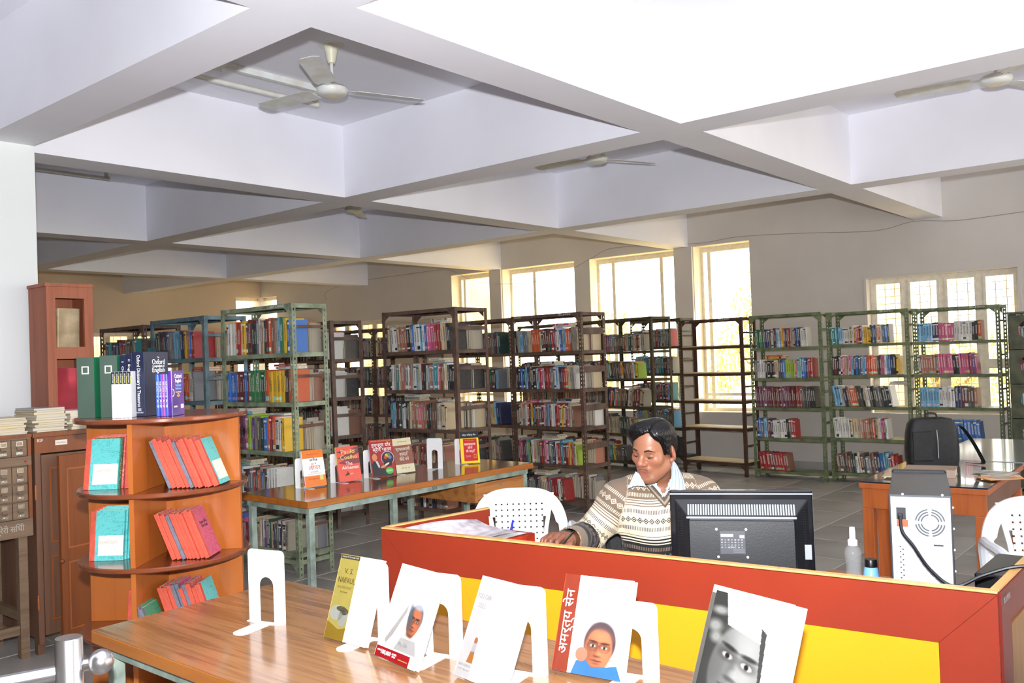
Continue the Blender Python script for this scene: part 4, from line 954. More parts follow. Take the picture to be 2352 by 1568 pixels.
cover_text(c4, 'दूसरों के दिल पर असर', w/2, h-0.024, 0.008, (110, 90, 70), width=0.08); cover_text(c4, 'जी. डी. पी', w/2, 0.03, 0.010, (110, 90, 70), width=0.07)
bookend_behind(LASTB, 'white bookend behind the brown and cream book')
w, h = 0.137, 0.226
c5 = show_book(('C5', 4.640, 4.403, -32.8, h, 10.5, w), 0.018, (240, 206, 30), (206, 34, 32), 'yellow and red Hindi book at the right end of the long table')
cover_rect(c5, 0, h-0.046, w, h, (22, 30, 42), 0.0003); cover_rect(c5, 0.022, 0.016, w-0.014, h-0.050, (212, 34, 30), 0.0002)
cover_text(c5, 'नॉर्मन विन्सेन्ट पील', w/2, h-0.024, 0.015, (240, 240, 236), width=0.1)
for t_, yy, ww in (('सकारात्मक', 0.135, 0.085), ('सोच', 0.110, 0.035), ('की शक्ति', 0.085, 0.07)): cover_text(c5, t_, 0.07, yy, 0.024, (244, 238, 232), width=ww)
cover_text(c5, 'THE POWER OF POSITIVE THINKING', 0.07, 0.162, 0.006, (240, 190, 60), width=0.07); cover_text(c5, 'जीवन बदलने\nवाली किताब', 0.052, 0.05, 0.008, (236, 190, 180), width=0.04)
cover_rect(c5, 0.094, 0.034, 0.114, 0.064, (238, 160, 40), 0.0005); cover_rect(c5, 0.097, 0.038, 0.111, 0.059, (206, 60, 36), 0.0007)
bookend_behind(LASTB, 'white bookend behind the yellow and red book')
# ------------------------------------------------------------------ counter desk (red border, yellow panel)
M_red = mat('brick_red_laminate', (136, 45, 25), 0.30, var=0.05, scale=3, coat=0.15)
M_mar = mat('maroon_laminate', (112, 34, 26), 0.35, var=0.05, scale=3)
M_yel = mat('yellow_laminate', (216, 150, 22), 0.30, var=0.02, scale=3, coat=0.15)
M_tan = wood('plywood_edge', (214, 166, 100), (190, 140, 78), axis=1, rough=0.5, coat=0.0)
M_ochl = wood('ochre_laminate', (150, 104, 36), (128, 84, 26), axis=2, rough=0.4)
M_work = wood('worktop_laminate', (150, 96, 60), (120, 72, 42), axis=1, rough=0.3)
CT, WZ = 0.92, 0.713
PL = Vector((2.214, 2.519)); PR = Vector((2.422, 0.514)); ex = (PR-PL).normalized(); CL = (PR-PL).length
ey = Vector((-ex.y, ex.x))          # towards the inside of the desk
ctr = empty('counter_desk'); tag(ctr, 'counter desk with red border and yellow front panel', 'desk')
ctr.matrix_world = Matrix(((ex.x, ey.x, 0, PL.x), (ex.y, ey.y, 0, PL.y), (0, 0, 1, 0), (0, 0, 0, 1)))
def lc(p): q = Vector(p)-PL; return (q.dot(ex), q.dot(ey))
MB().box((0.0, 0.002, 0.02), (CL, 0.020, CT-0.001)).build('front_board', M_red, ctr)
bw_ = 0.135; f0 = -0.004
def face(poly, m, name):   # flat board on the front, poly in (s,z)
    n = len(poly); mb = MB()
    mb.add([(s, f0, z) for s, z in poly]+[(s, 0.0018, z) for s, z in poly], [tuple(range(n)), tuple(range(2*n-1, n-1, -1))]+[(i, n+i, n+(i+1) % n, (i+1) % n) for i in range(n)])
    return mb.build(name, m, ctr)
zb, zt_ = 0.06, CT-0.003
g_ = 0.0006
face([(0, zt_), (CL, zt_), (CL-bw_, zt_-bw_), (bw_, zt_-bw_)], M_red, 'border_board')
face([(0, zt_-g_*2), (bw_-g_, zt_-bw_-g_*2), (bw_-g_, zb+bw_), (0, zb)], M_red, 'border_board')
face([(CL, zt_-g_*2), (CL, zb), (CL-bw_+g_, zb+bw_), (CL-bw_+g_, zt_-bw_-g_*2)], M_red, 'border_board')
face([(g_*2, zb-0.001), (CL-g_*2, zb-0.001), (CL-bw_, zb+bw_-g_), (bw_, zb+bw_-g_)], M_red, 'border_board')
face([(bw_+g_, zt_-bw_-g_*2), (CL-bw_-g_, zt_-bw_-g_*2), (CL-bw_-g_, zb+bw_+g_), (bw_+g_, zb+bw_+g_)], M_yel, 'yellow_panel')
MB().box((-0.001, -0.0045, CT-0.001), (CL+0.001, 0.0215, CT+0.005)).build('edge_strip', M_tan, ctr, bevel=0.0015)
# left return
LE = lc((2.730, 2.441)); o = MB(); o.wallbox((0.012, 0.0225), (LE[0], LE[1]), 0.018, 0.02, CT-0.001); o.build('side_board', M_red, ctr)
o = MB(); o.wallbox((0.012, 0.0225), (LE[0], LE[1]), 0.019, CT-0.0005, CT+0.005); o.build('edge_strip', M_tan, ctr)
# right return
q0 = lc((2.443, 0.514)); q1 = lc((3.283, 0.514))
o = MB(); o.wallbox(q0, q1, 0.018, 0.02, CT-0.001); o.build('side_board', M_mar, ctr)
o = MB(); o.wallbox(q0, q1, 0.020, CT-0.0005, CT+0.005); o.build('edge_strip', M_tan, ctr)
sd = (Vector(q1)-Vector(q0)).normalized(); sn = Vector((sd.y, -sd.x))
def sideface(a, b, z0a, z1a, m, name, z0b=None, z1b=None):
    p = Vector(q0)+sd*a; q = Vector(q0)+sd*b; t = 0.004
    z0b = z0a if z0b is None else z0b; z1b = z1a if z1b is None else z1b
    mb = MB(); mb.hexa([(p.x, p.y, z0a), (q.x, q.y, z0b), (q.x+sn.x*t, q.y+sn.y*t, z0b), (p.x+sn.x*t, p.y+sn.y*t, z0a), (p.x, p.y, z1a), (q.x, q.y, z1b), (q.x+sn.x*t, q.y+sn.y*t, z1b), (p.x+sn.x*t, p.y+sn.y*t, z1a)])
    return mb.build(name, m, ctr)
sideface(0.105, 0.72, 0.1, CT-0.105, M_ochl, 'side_panel'); sideface(0, 0.104, 0.06, CT-0.003, M_mar, 'border_board', None, CT-0.104); sideface(0.0, 0.72, CT-0.003, CT-0.0029, M_mar, 'border_board', CT-0.104, CT-0.003)
lettering('BSC & PHCO', 0.024, mat('faded_white_mark', (120, 110, 108), 0.7), ctr, frame((q0[0]+sd.x*0.06+sn.x*0.0048, q0[1]+sd.y*0.06+sn.y*0.0048, CT-0.03), (sd.x, sd.y, 0), (sn.x, sn.y, 0)), width=0.07)
# worktop
wp = [lc(p) for p in ((2.244, 2.480), (2.450, 0.536), (3.27, 0.536), (3.27, 1.24), (2.86, 1.34), (2.80, 2.40))]
wp = [(wp[0][0], 0.0225), (wp[1][0]-0.003, 0.0225)]+wp[2:]
MB().prism(wp, WZ-0.022, WZ).build('worktop', M_work, ctr)
for p in ((3.24, 0.57), (3.24, 1.20), (2.77, 2.35)):
    c = lc(p); MB().box((c[0]-0.02, c[1]-0.02, 0), (c[0]+0.02, c[1]+0.02, WZ-0.0225)).build('leg', M_mint, ctr)

# ------------------------------------------------------------------ monitor seen from behind
M_blk = mat('black_plastic', (16, 17, 20), 0.35, var=0.1, scale=10, bump=0.02, bscale=200)
M_blk2 = mat('matt_black_plastic', (18, 19, 22), 0.5, var=0.06, scale=14)
M_gls = mat('glossy_black_plastic', (20, 22, 26), 0.12, var=0.05, scale=10, coat=0.4)
M_void = mat('dark_slot', (8, 8, 9), 0.9, var=0.02)
M_lgry = mat('grey_plastic', (150, 156, 160), 0.4, var=0.04)
ma = Vector((2.567, 1.503)); mb_ = Vector((2.770, 1.102)); KM = 1.148; me_ = (mb_-ma).normalized(); mw = (mb_-ma).length/KM; mn = Vector((me_.y, -me_.x))
MH, MZ0 = 0.262, 0.780
mon = empty('monitor'); tag(mon, 'black flat monitor seen from behind on the counter desk', 'monitor')
# local x right (as seen), y up, z towards the camera side (rear of the monitor); slight tilt
tl_ = R_(-3.0)
Mm = Matrix(((me_.x, 0, mn.x, ma.x), (me_.y, 0, mn.y, ma.y), (0, 1, 0, MZ0), (0, 0, 0, 1))) @ Matrix.Rotation(tl_, 4, 'X')
mon.matrix_world = Mm @ Matrix.Scale(KM, 4)
MB().box((0, 0, -0.022), (mw, MH, 0)).build('bezel', M_gls, mon, bevel=0.004)
MB().box((0.012, 0.015, -0.0235), (mw-0.012, MH-0.012, -0.0222)).build('screen', M_void, mon)
bk = MB(); a = 0.012
bk.hexa([(a, 0.012, 0.0005), (mw-a, 0.012, 0.0005), (mw-a, MH-0.022, 0.0005), (a, MH-0.022, 0.0005), (0.05, 0.02, 0.030), (mw-0.05, 0.02, 0.030), (mw-0.055, MH-0.075, 0.030), (0.055, MH-0.075, 0.030)])
bk.build('rear_shell', M_blk2, mon, bevel=0.004)
MB().box((0.052, 0.050, 0.031), (mw-0.052, MH-0.080, 0.036)).build('rear_plate', M_blk, mon, bevel=0.005)
# row of ventilation slits and bright ridge
z0, z1 = (MH-0.038, 0.0085), (MH-0.066, 0.023)
for i in range(42):
    x = 0.052+i*(mw-0.104)/41
    MB().hexa([(x-0.0021, z1[0], z1[1]), (x+0.0021, z1[0], z1[1]), (x+0.0021, z1[0], z1[1]+0.0035), (x-0.0021, z1[0], z1[1]+0.0035), (x-0.0021, z0[0], z0[1]), (x+0.0021, z0[0], z0[1]), (x+0.0021, z0[0], z0[1]+0.0035), (x-0.0021, z0[0], z0[1]+0.0035)]).build('vent_rib', M_lgry, mon)
MB().box((0.046, MH-0.076, 0.029), (mw-0.046, MH-0.070, 0.0345)).build('ridge', M_lgry, mon, bevel=0.002)
MB().box((0.0, MH-0.012, 0.0005), (mw, MH-0.008, 0.004)).build('ridge', M_lgry, mon, bevel=0.001)
hd = MB()
for s in (0.022, mw-0.037):
    for i in range(4):
        for j in range(24): hd.box((s+i*0.004, 0.05+j*0.007, 0.006+i*0.0), (s+i*0.004+0.002, 0.0525+j*0.007, 0.0135+abs(i-1)*0.002))
hd.build('speaker_holes', M_void, mon)['kind'] = 'stuff'
for x, y in ((0.128, 0.158), (0.208, 0.158), (0.131, 0.082), (0.210, 0.082)): MB().cyl((x, y, 0.0361), (x, y, 0.038), 0.0035, n=12).build('screw', mat('screw_zinc', (214, 214, 212), 0.3, 1.0, var=0.02), mon)
lb = MB().box((0.137, 0.090, 0.0361), (0.205, 0.153, 0.0365)).build('rating_label', fm((74, 76, 80)), mon)
cover_rect(lb, 0.139, 0.137, 0.173, 0.145, (196, 200, 200), 0.0366); cover_rect(lb, 0.190, 0.134, 0.203, 0.142, (190, 194, 194), 0.0366)
rr = random.Random(5)
for j in range(4):
    for i in range(7): cover_ell(lb, 0.142+i*0.009, 0.129-j*0.007, 0.0028, 0.0022, (130+rr.randint(-20, 30),)*3, 0.0366, n=8)
lettering('CE FC', 0.007, fm((170, 174, 176)), lb, Matrix.Translation((0.171, 0.108, 0.0368)))
for j in range(3): cover_rect(lb, 0.172, 0.094+j*0.004, 0.203, 0.0955+j*0.004, (120, 122, 126), 0.0366)
MB().box((mw-0.028, 0.075, 0.016), (mw-0.010, 0.115, 0.0185)).build('sticker', M_lgry, mon)
st_ = MB(); st_.box((mw*0.38, -0.050, 0.008), (mw*0.60, 0.045, 0.024)); st_.build('stand_neck', M_gls, mon, bevel=0.003)
MB().cyl((mw*0.5, -0.0565, 0.0), (mw*0.5, -0.050, 0.0), 0.09, 0.086, 32).build('stand_base', M_gls, mon, smooth=True)
MB().box((0.246, 0.02, 0.031), (0.262, 0.05, 0.046)).build('video_plug', mat('blue_plug', (58, 84, 190), 0.4), mon, bevel=0.002)
MB().box((0.228, 0.014, 0.031), (0.235, 0.05, 0.042)).build('audio_plug', mat('green_plug', (180, 206, 130), 0.4), mon, bevel=0.002)
# ------------------------------------------------------------------ computer tower (rear towards us)
M_zinc = mat('zinc_steel', (206, 214, 222), 0.35, 0.35, var=0.05, scale=12)
M_case = mat('grey_black_case', (58, 60, 64), 0.4, var=0.08, scale=6)
ca = Vector((2.673, 0.837)); cb = Vector((2.716, 0.684)); ce = (cb-ca).normalized(); cw = (cb-ca).length/KM; cn = Vector((-ce.y, ce.x)); CH = 0.34; CD = 0.42
cpu = empty('computer_tower'); tag(cpu, 'black computer tower with silver rear panel on the counter desk', 'computer')
cpu.matrix_world = Matrix(((ce.x, cn.x, 0, ca.x), (ce.y, cn.y, 0, ca.y), (0, 0, 1, WZ+0.0005), (0, 0, 0, 1))) @ Matrix.Scale(KM, 4)   # x right, y away, z up
MB().box((-0.003, 0.0, 0.0), (cw+0.003, CD, CH)).build('case', M_case, cpu, bevel=0.003)
rp = MB().box((0.002, -0.004, 0.004), (cw-0.002, -0.0002, CH-0.006)).build('rear_panel', M_zinc, cpu)
MB().box((-0.004, CD+0.0005, 0.0), (cw+0.004, CD+0.03, CH+0.006)).build('front_bezel', M_blk, cpu, bevel=0.006)
fcx, fcz = 0.090, CH-0.068
def arcband(r0, r1, a0, a1, y0=-0.0052, n=8):
    ps = [(fcx+r0*math.cos(R_(a0+(a1-a0)*i/n)), fcz+r0*math.sin(R_(a0+(a1-a0)*i/n))) for i in range(n+1)]+[(fcx+r1*math.cos(R_(a1+(a0-a1)*i/n)), fcz+r1*math.sin(R_(a1+(a0-a1)*i/n))) for i in range(n+1)]
    m_ = len(ps); mb = MB(); mb.add([(x, y0, z) for x, z in ps]+[(x, -0.0041, z) for x, z in ps], [tuple(range(m_)), tuple(range(2*m_-1, m_-1, -1))]+[(i, m_+i, m_+(i+1) % m_, (i+1) % m_) for i in range(m_)]); return mb
M_slot = mat('slot_grey', (74, 78, 84), 0.6, var=0.05)
for r0, r1 in ((0.018, 0.0215), (0.0245, 0.028), (0.031, 0.0345)):
    for k in range(4): arcband(r0, r1, k*90+8, k*90+82).build('fan_slot', M_slot, cpu)
s_ = MB().box((0.014, -0.0065, CH-0.062), (0.036, -0.0042, CH-0.032)).build('power_socket', M_blk2, cpu); MB().box((0.017, -0.020, CH-0.060), (0.029, -0.0067, CH-0.045)).build('plug', M_blk, s_, bevel=0.002)
MB().box((0.014, -0.0050, CH-0.080), (0.040, -0.0042, CH-0.063)).build('voltage_switch', mat('orange_red_plastic', (226, 84, 40), 0.4), cpu)
for i in range(14):
    MB().cyl((0.020+(i % 2)*0.006, -0.0052, CH-0.130-i*0.0065), (0.020+(i % 2)*0.006, -0.0042, CH-0.130-i*0.0065), 0.0022, n=6).build('vent_hole', M_slot, cpu)
for k in range(4): MB().box((0.040, -0.007, CH-0.150-k*0.022), (cw-0.022, -0.0042, CH-0.136-k*0.022)).build('slot_cover', M_zinc, cpu, bevel=0.001)
MB().box((0.07, -0.0049, CH-0.124), (0.108, -0.0042, CH-0.118)).build('label_strip', fm((210, 214, 214)), cpu); MB().box((0.096, -0.0051, CH-0.125), (0.118, -0.0044, CH-0.121)).build('label_strip', fm((60, 62, 66)), cpu)
hx = MB()
for i in range(9):
    for j in range(6): hx.cyl((0.020+i*0.0075+(j % 2)*0.0037, -0.0052, CH-0.262-j*0.0065), (0.020+i*0.0075+(j % 2)*0.0037, -0.0042, CH-0.262-j*0.0065), 0.003, n=6)
hx.build('honeycomb_vent', M_slot, cpu)['kind'] = 'stuff'
MB().box((0.012, -0.0052, CH-0.245), (0.024, -0.0044, CH-0.235)).build('warning_sticker', fm((240, 214, 60)), cpu)
io = MB().box((0.088, -0.0055, CH-0.32), (cw-0.012, -0.0042, CH-0.232)).build('port_plate', fm((222, 226, 230)), cpu)
for i, c in enumerate(((140, 190, 226), (170, 214, 130), (230, 130, 130))): MB().cyl((0.094+i*0.009, -0.0075, CH-0.245), (0.094+i*0.009, -0.0056, CH-0.245), 0.003, n=10).build('audio_port', fm(c), io)
for i in range(3): MB().box((0.098+i*0.009, -0.0065, CH-0.272), (0.104+i*0.009, -0.0056, CH-0.258)).build('usb_port', M_slot, io)
for i in range(6): MB().sphere((cw+0.0035, 0.004, CH-0.03-i*0.052), 0.0034, 8, 6).build('screw', M_zinc, cpu)
for i in range(2): MB().sphere((0.03+i*0.09, -0.004, CH+0.001), 0.0034, 8, 6).build('screw', M_zinc, cpu)
def ctrpt(u, v, z): return onZ(u, v, z)
cb_ = MB(); base = cpu.matrix_world
pts = [base @ Vector(p) for p in ((0.023, -0.02, CH-0.052), (0.027, -0.045, CH-0.085), (0.05, -0.06, CH-0.115))]+[Vector(p) for p in ((2.629, 0.723, 0.909), (2.64, 0.666, 0.868), (2.658, 0.597, 0.903), (2.675, 0.522, 0.932), (2.681, 0.470, 0.929), (2.686, 0.43, 0.86), (2.692, 0.42, 0.576), (2.698, 0.42, 0.174))]
def smooth_path(p, n=6):
    out = []
    for i in range(len(p)-1):
        p0, p1, p2, p3 = p[max(i-1, 0)], p[i], p[i+1], p[min(i+2, len(p)-1)]
        for k in range(n):
            t = k/n; out.append(0.5*((2*p1)+(p2-p0)*t+(2*p0-5*p1+4*p2-p3)*t*t+(-p0+3*p1-3*p2+p3)*t*t*t))
    return out+[p[-1]]
cb_.tube(smooth_path(pts), 0.005, 8); tag(cb_.build('power_cable', M_blk, smooth=True), 'thick black power cable looping from the tower over the desk side', 'cable')
# UPS
ups = empty('power_backup'); tag(ups, 'low black power backup box right of the computer tower', 'power backup'); ups.location = (2.904, 0.548, WZ); ups.scale = (KM, KM, KM)
MB().box((0, 0, 0.004), (0.27, 0.112, 0.118)).build('housing', M_blk, ups, bevel=0.005)
for i in range(14): MB().box((0.03+i*0.015, -0.0012, 0.07), (0.037+i*0.015, -0.0002, 0.108)).build('vent_slit', M_void, ups)
MB().box((-0.0015, 0.02, 0.03), (-0.0004, 0.05, 0.075)).build('socket', M_void, ups); MB().cyl((-0.003, 0.075, 0.06), (-0.0004, 0.075, 0.06), 0.013, n=14).build('button', M_gls, ups)
for x in (0.03, 0.24):
    for y in (0.02, 0.09): MB().cyl((x, y, 0), (x, y, 0.0038), 0.008, n=8).build('foot', M_void, ups)
# spray bottle and paste
m, nt, b = bsdf('clear_plastic'); b.inputs['Base Color'].default_value = (0.6, 0.62, 0.62, 1); b.inputs['Roughness'].default_value = 0.08; b.inputs['Alpha'].default_value = 0.16; M_clear = m
sb = empty('spray_bottle', (2.927, 1.039, WZ)); sb.scale = (KM, KM, KM); tag(sb, 'clear plastic bottle with white spray cap on the counter desk', 'bottle')
MB().lathe([(0.024, 0.0), (0.026, 0.004), (0.024, 0.05), (0.020, 0.09), (0.0235, 0.125), (0.022, 0.14), (0.012, 0.152)], 24).build('bottle_body', M_clear, sb, smooth=True)
MB().lathe([(0.020, 0.003), (0.021, 0.006), (0.0195, 0.05), (0.017, 0.07)], 20).build('liquid', mat('pale_liquid', (150, 150, 140), 0.2), sb, smooth=True)
MB().lathe([(0.0135, 0.152), (0.0135, 0.166), (0.0085, 0.170), (0.0085, 0.190), (0.0075, 0.203)], 20).build('spray_cap', mat('white_plastic', (236, 236, 236), 0.35, var=0.02), sb, smooth=True)
pb = empty('paste_bottle', (2.904, 0.976, WZ)); pb.scale = (KM, KM, KM); tag(pb, 'blue paste bottle with black cap beside the tower', 'bottle')
MB().lathe([(0.029, 0.0), (0.030, 0.004), (0.018, 0.098), (0.015, 0.102)], 24).build('bottle_body', mat('paste_blue', (120, 176, 226), 0.35, var=0.04), pb, smooth=True)
MB().lathe([(0.0165, 0.1022), (0.0165, 0.121), (0.0155, 0.123)], 20).build('cap', M_blk, pb, smooth=True)
vd = Vector((-0.95, -0.32, 0)).normalized(); xr = Vector((vd.y*-1, vd.x, 0))
def onlabel(t, z, size, c, tilt=0.12, rr_=0.0): 
    r_ = 0.0297-(0.0297-0.018)*(z/0.098)+0.0006
    return lettering(t, size, fm(c), pb, frame((vd.x*r_, vd.y*r_, z), (-xr.x, -xr.y, 0) if (Vector((0, 0, 1)).cross(vd)).dot(xr) < 0 else (xr.x, xr.y, 0), vd), width=None)
onlabel('PASTE', 0.052, 0.013, (60, 96, 170)); onlabel('JUMBO', 0.075, 0.008, (90, 140, 200))
# paper, registers, newspaper on the worktop
M_regr = mat('red_register_cloth', (178, 48, 20), 0.5, var=0.25, scale=18)
def register(name, c, size, rz, m, label, cat='register', pages=True):
    r = empty(name, c, R_(rz)); tag(r, label, cat, 'registers on the counter desk'); a, b_, t = size
    MB().box((0, 0, 0), (a, b_, 0.003)).build('cover', m, r); MB().box((0, 0, t-0.003), (a, b_, t)).build('cover', m, r); MB().box((-0.0004, 0, 0), (0.003, b_, t)).build('spine', m, r, bevel=0.0015)
    MB().box((0.003, 0.004, 0.003), (a-0.004, b_-0.004, t-0.003)).build('page_block', M_page, r)
    return r
M_regd = mat('bright_red_cloth', (200, 40, 28), 0.5, var=0.06)
register('register', (2.705, 2.185, WZ), (0.21, 0.37, 0.055), 92, M_regd, 'bright red register at the bottom of the pile on the desk')
register('register', (2.715, 2.196, WZ+0.0555), (0.205, 0.40, 0.080), 90, M_regr, 'thick mottled orange-red register under the newspaper')
pk = MB()
def sheet(nx, ny, fn, t=0.0008):
    mb = MB(); V = []
    for j in range(ny+1):
        for i in range(nx+1): V.append(fn(i/nx, j/ny))
    n = len(V); F = [(j*(nx+1)+i, j*(nx+1)+i+1, (j+1)*(nx+1)+i+1, (j+1)*(nx+1)+i) for j in range(ny) for i in range(nx)]
    V2 = [(x, y, z-t) for x, y, z in V]; bd = []
    mb.add(V+V2, F+[tuple(i+n for i in reversed(f)) for f in F])
    return mb
M_news = mat('newsprint', (196, 190, 192), 0.75, var=0.14, scale=22, detail=6, c2=(150, 140, 146))
M_paper = mat('paper', (226, 226, 220), 0.75, var=0.04, scale=8)
def npf(u, v):
    x = 2.275+0.36*u; yi = 2.495-0.158*(x-2.23)
    return (x, yi-0.004-0.215*v, WZ+0.146+0.052*(1-v)**2*(1-0.35*u)+0.010*math.sin(u*5+v*4)*v+0.012*math.sin(u*3.1)*(1-v))
tag(sheet(14, 12, npf).build('newspaper', M_news, smooth=True), 'folded newspaper lying on the red registers', 'newspaper')
def npf2(u, v):
    x = 2.30+0.38*u; yi = 2.485-0.158*(x-2.23)
    return (x, yi-0.01-0.20*v, WZ+0.1395+0.003*math.sin(u*4+v*3))
tag(sheet(10, 8, npf2).build('loose_papers', M_paper, smooth=True), 'pale green-white loose papers under the newspaper', 'paper')
def pen_(p, d, L, r, m, label):
    d = Vector(d).normalized(); p = Vector(p); o = empty('pen', p); tag(o, label, 'pen'); MB().cyl((0, 0, 0), d*L*0.78, r, r, 10).build('barrel', m, o, smooth=True); MB().cyl(d*L*0.78, d*L, r*0.95, r*0.6, 10).build('cap', m, o, smooth=True); return o
pen_((2.712, 2.352, WZ+0.0005), (0.1, -0.2, 1), 0.175, 0.0062, mat('blue_pen', (40, 50, 180), 0.3), 'blue pen standing behind the newspaper')
pen_((2.712, 2.412, WZ+0.0005), (0.0, 0.1, 1), 0.18, 0.0034, mat('white_pen', (230, 230, 226), 0.3), 'thin white pen standing beside the blue pen')
register('register', (2.78, 1.90, WZ), (0.27, 0.34, 0.05), 86, M_regr, 'register under the writing hand of the man')
def npf3(u, v): return (2.46+0.29*u, 1.94+0.20*v, WZ+0.0535+0.003*math.sin(u*5))
tag(sheet(6, 6, npf3).build('sheet_of_paper', M_paper), 'white sheet under the hand of the man', 'paper')
fo = empty('file_folder', (2.36, 1.86, WZ), R_(4)); tag(fo, 'orange file folder lying open in front of the man', 'folder')
M_fold = mat('orange_card', (226, 130, 50), 0.6, var=0.08)
MB().box((0, -0.30, 0), (0.24, 0.0, 0.004)).build('back_cover', M_fold, fo); sheet(6, 4, lambda u, v: (0.24*v, -0.30+0.30*u, 0.0065+0.06*v*(1-v)*2+0.03*u*v)).build('front_cover', M_fold, fo)

# ------------------------------------------------------------------ plastic chairs
M_chair = mat('white_chair_plastic', (226, 230, 234), 0.3, var=0.02, scale=6, coat=0.2)
def chair(loc, rz, label):
    r = empty('plastic_chair', loc, R_(rz)); tag(r, label, 'chair', 'white plastic armchairs')
    # local: front faces -y; back at +y
    sb_ = MB(); n = 10
    def sp(u, v): x = -0.22+0.44*u; y = -0.22+0.43*v; return (x*(1-0.08*v), y, 0.43-0.018*math.sin(math.pi*u)*math.sin(math.pi*v)+0.012*(1-v))
    sheet(8, 8, sp, 0.006).build('seat', M_chair, r, smooth=True)
    # backrest rim: an arch
    H0, H1 = 0.42, 0.83
    def rim(a): # a 0..1 from left bottom over the top to right bottom
        t = math.pi*(1-a); x = 0.265*math.copysign(abs(math.cos(t))**0.62, math.cos(t)); z = 0.52+0.31*abs(math.sin(t))**0.72
        return x, z
    def yb(z): return 0.20+0.30*(z-0.42)*0.45
    N = 40; V = []; F = []
    for i in range(N+1):
        x, z = rim(i/N)
        if i == 0 or i == N: z = 0.45
        cx, cz = 0, 0.56; d = Vector((cx-x, cz-z)).normalized(); w_ = 0.062 if 4 < i < N-4 else 0.05
        xi, zi = x+d.x*w_, z+d.y*w_
        if i < 4 or i > N-4: xi, zi = x-math.copysign(w_, x), z
        V += [(x, yb(z), z), (xi, yb(zi)-0.008, zi), (xi, yb(zi)+0.010, zi), (x, yb(z)+0.014, z)]
    for i in range(N):
        for k in range(4): F.append((i*4+k, i*4+(k+1) % 4, (i+1)*4+(k+1) % 4, (i+1)*4+k))
    F += [(0, 1, 2, 3), (N*4+3, N*4+2, N*4+1, N*4)]
    mb = MB(); mb.add(V, F); mb.build('back_rim', M_chair, r, smooth=True)
    # woven-look central splat with square holes
    px_, nx, nz = 0.031, 9, 11; sp_ = MB()
    def half(z): return 0.135+0.035*max(0, (z-0.6))/0.18
    zc0, zc1 = 0.44, 0.775; hw = 0.0045
    zz = [zc0+i*(zc1-zc0)/nz for i in range(nz+1)]
    for i in range(nz+1):
        z = zz[i]; top = min(zc1+0.01, z+hw)
    xs_ = [(-(nx-1)/2+i)*px_ for i in range(nx)]
    xg = sorted([-0.17]+[v for x in xs_ for v in (x-hw, x+hw)]+[0.17]); zg = sorted([0.43]+[v for z in zz[1:-1] for v in (z-hw, z+hw)]+[0.80])
    for i in range(len(xg)-1):
        for j in range(len(zg)-1):
            xm, zm = (xg[i]+xg[i+1])/2, (zg[j]+zg[j+1])/2
            if abs(xm) > half(zm) or (i % 2 == 1 and j % 2 == 1): continue
            arcz = 0.815-0.35*xm*xm*4
            if zg[j] > arcz: continue
            z1_ = min(zg[j+1], arcz)
            a0, a1 = xg[i], xg[i+1]; lim = half(zm)
            a0, a1 = max(a0, -lim), min(a1, lim)
            sp_.hexa([(a0, yb(zg[j])-0.002, zg[j]), (a1, yb(zg[j])-0.002, zg[j]), (a1, yb(zg[j])+0.006, zg[j]), (a0, yb(zg[j])+0.006, zg[j]), (a0, yb(z1_)-0.002, z1_), (a1, yb(z1_)-0.002, z1_), (a1, yb(z1_)+0.006, z1_), (a0, yb(z1_)+0.006, z1_)])
    sp_.build('back_splat', M_chair, r)
    for s in (-1, 1):
        ed = MB(); pv = None
        zl = [0.43+i*0.37/14 for i in range(15)]; F_ = []; V_ = []
        for z in zl:
            hx_ = half(z); V_ += [(s*(hx_-0.006), yb(z)-0.004, z), (s*(hx_+0.016), yb(z)-0.003, z), (s*(hx_+0.016), yb(z)+0.009, z), (s*(hx_-0.006), yb(z)+0.010, z)]
        for i in range(14):
            for k in range(4): F_.append((i*4+k, i*4+(k+1) % 4, i*4+4+(k+1) % 4, i*4+4+k))
        ed.add(V_, F_+[(0, 1, 2, 3), (59, 58, 57, 56)]); ed.build('splat_edge', M_chair, r, smooth=True)
    for s in (-1, 1):
        MB().tube(smooth_path([Vector(p) for p in ((s*0.25, 0.22, 0.50), (s*0.275, 0.15, 0.64), (s*0.285, 0.0, 0.655), (s*0.28, -0.16, 0.65), (s*0.265, -0.215, 0.60), (s*0.245, -0.215, 0.44))], 4), 0.021, 8).build('armrest', M_chair, r, smooth=True)
        for y0, y1 in ((-0.20, -0.23), (0.19, 0.27)):
            mb = MB(); a0 = s*0.205; a1 = s*0.245
            mb.hexa([(a1-0.022, y1-0.02, 0), (a1+0.022, y1-0.02, 0), (a1+0.022, y1+0.02, 0), (a1-0.022, y1+0.02, 0), (a0-0.026, y0-0.025, 0.425), (a0+0.026, y0-0.025, 0.425), (a0+0.026, y0+0.025, 0.425), (a0-0.026, y0+0.025, 0.425)])
            mb.build('leg', M_chair, r, bevel=0.004)
    MB().box((-0.20, -0.215, 0.385), (0.20, -0.205, 0.428)).build('apron', M_chair, r)
    return r
chair((3.50, 2.94, 0), -52, 'white plastic armchair left of the seated man')
chair((4.36, 0.66, 0), -62, 'white plastic armchair at the right edge beside the orange desk')

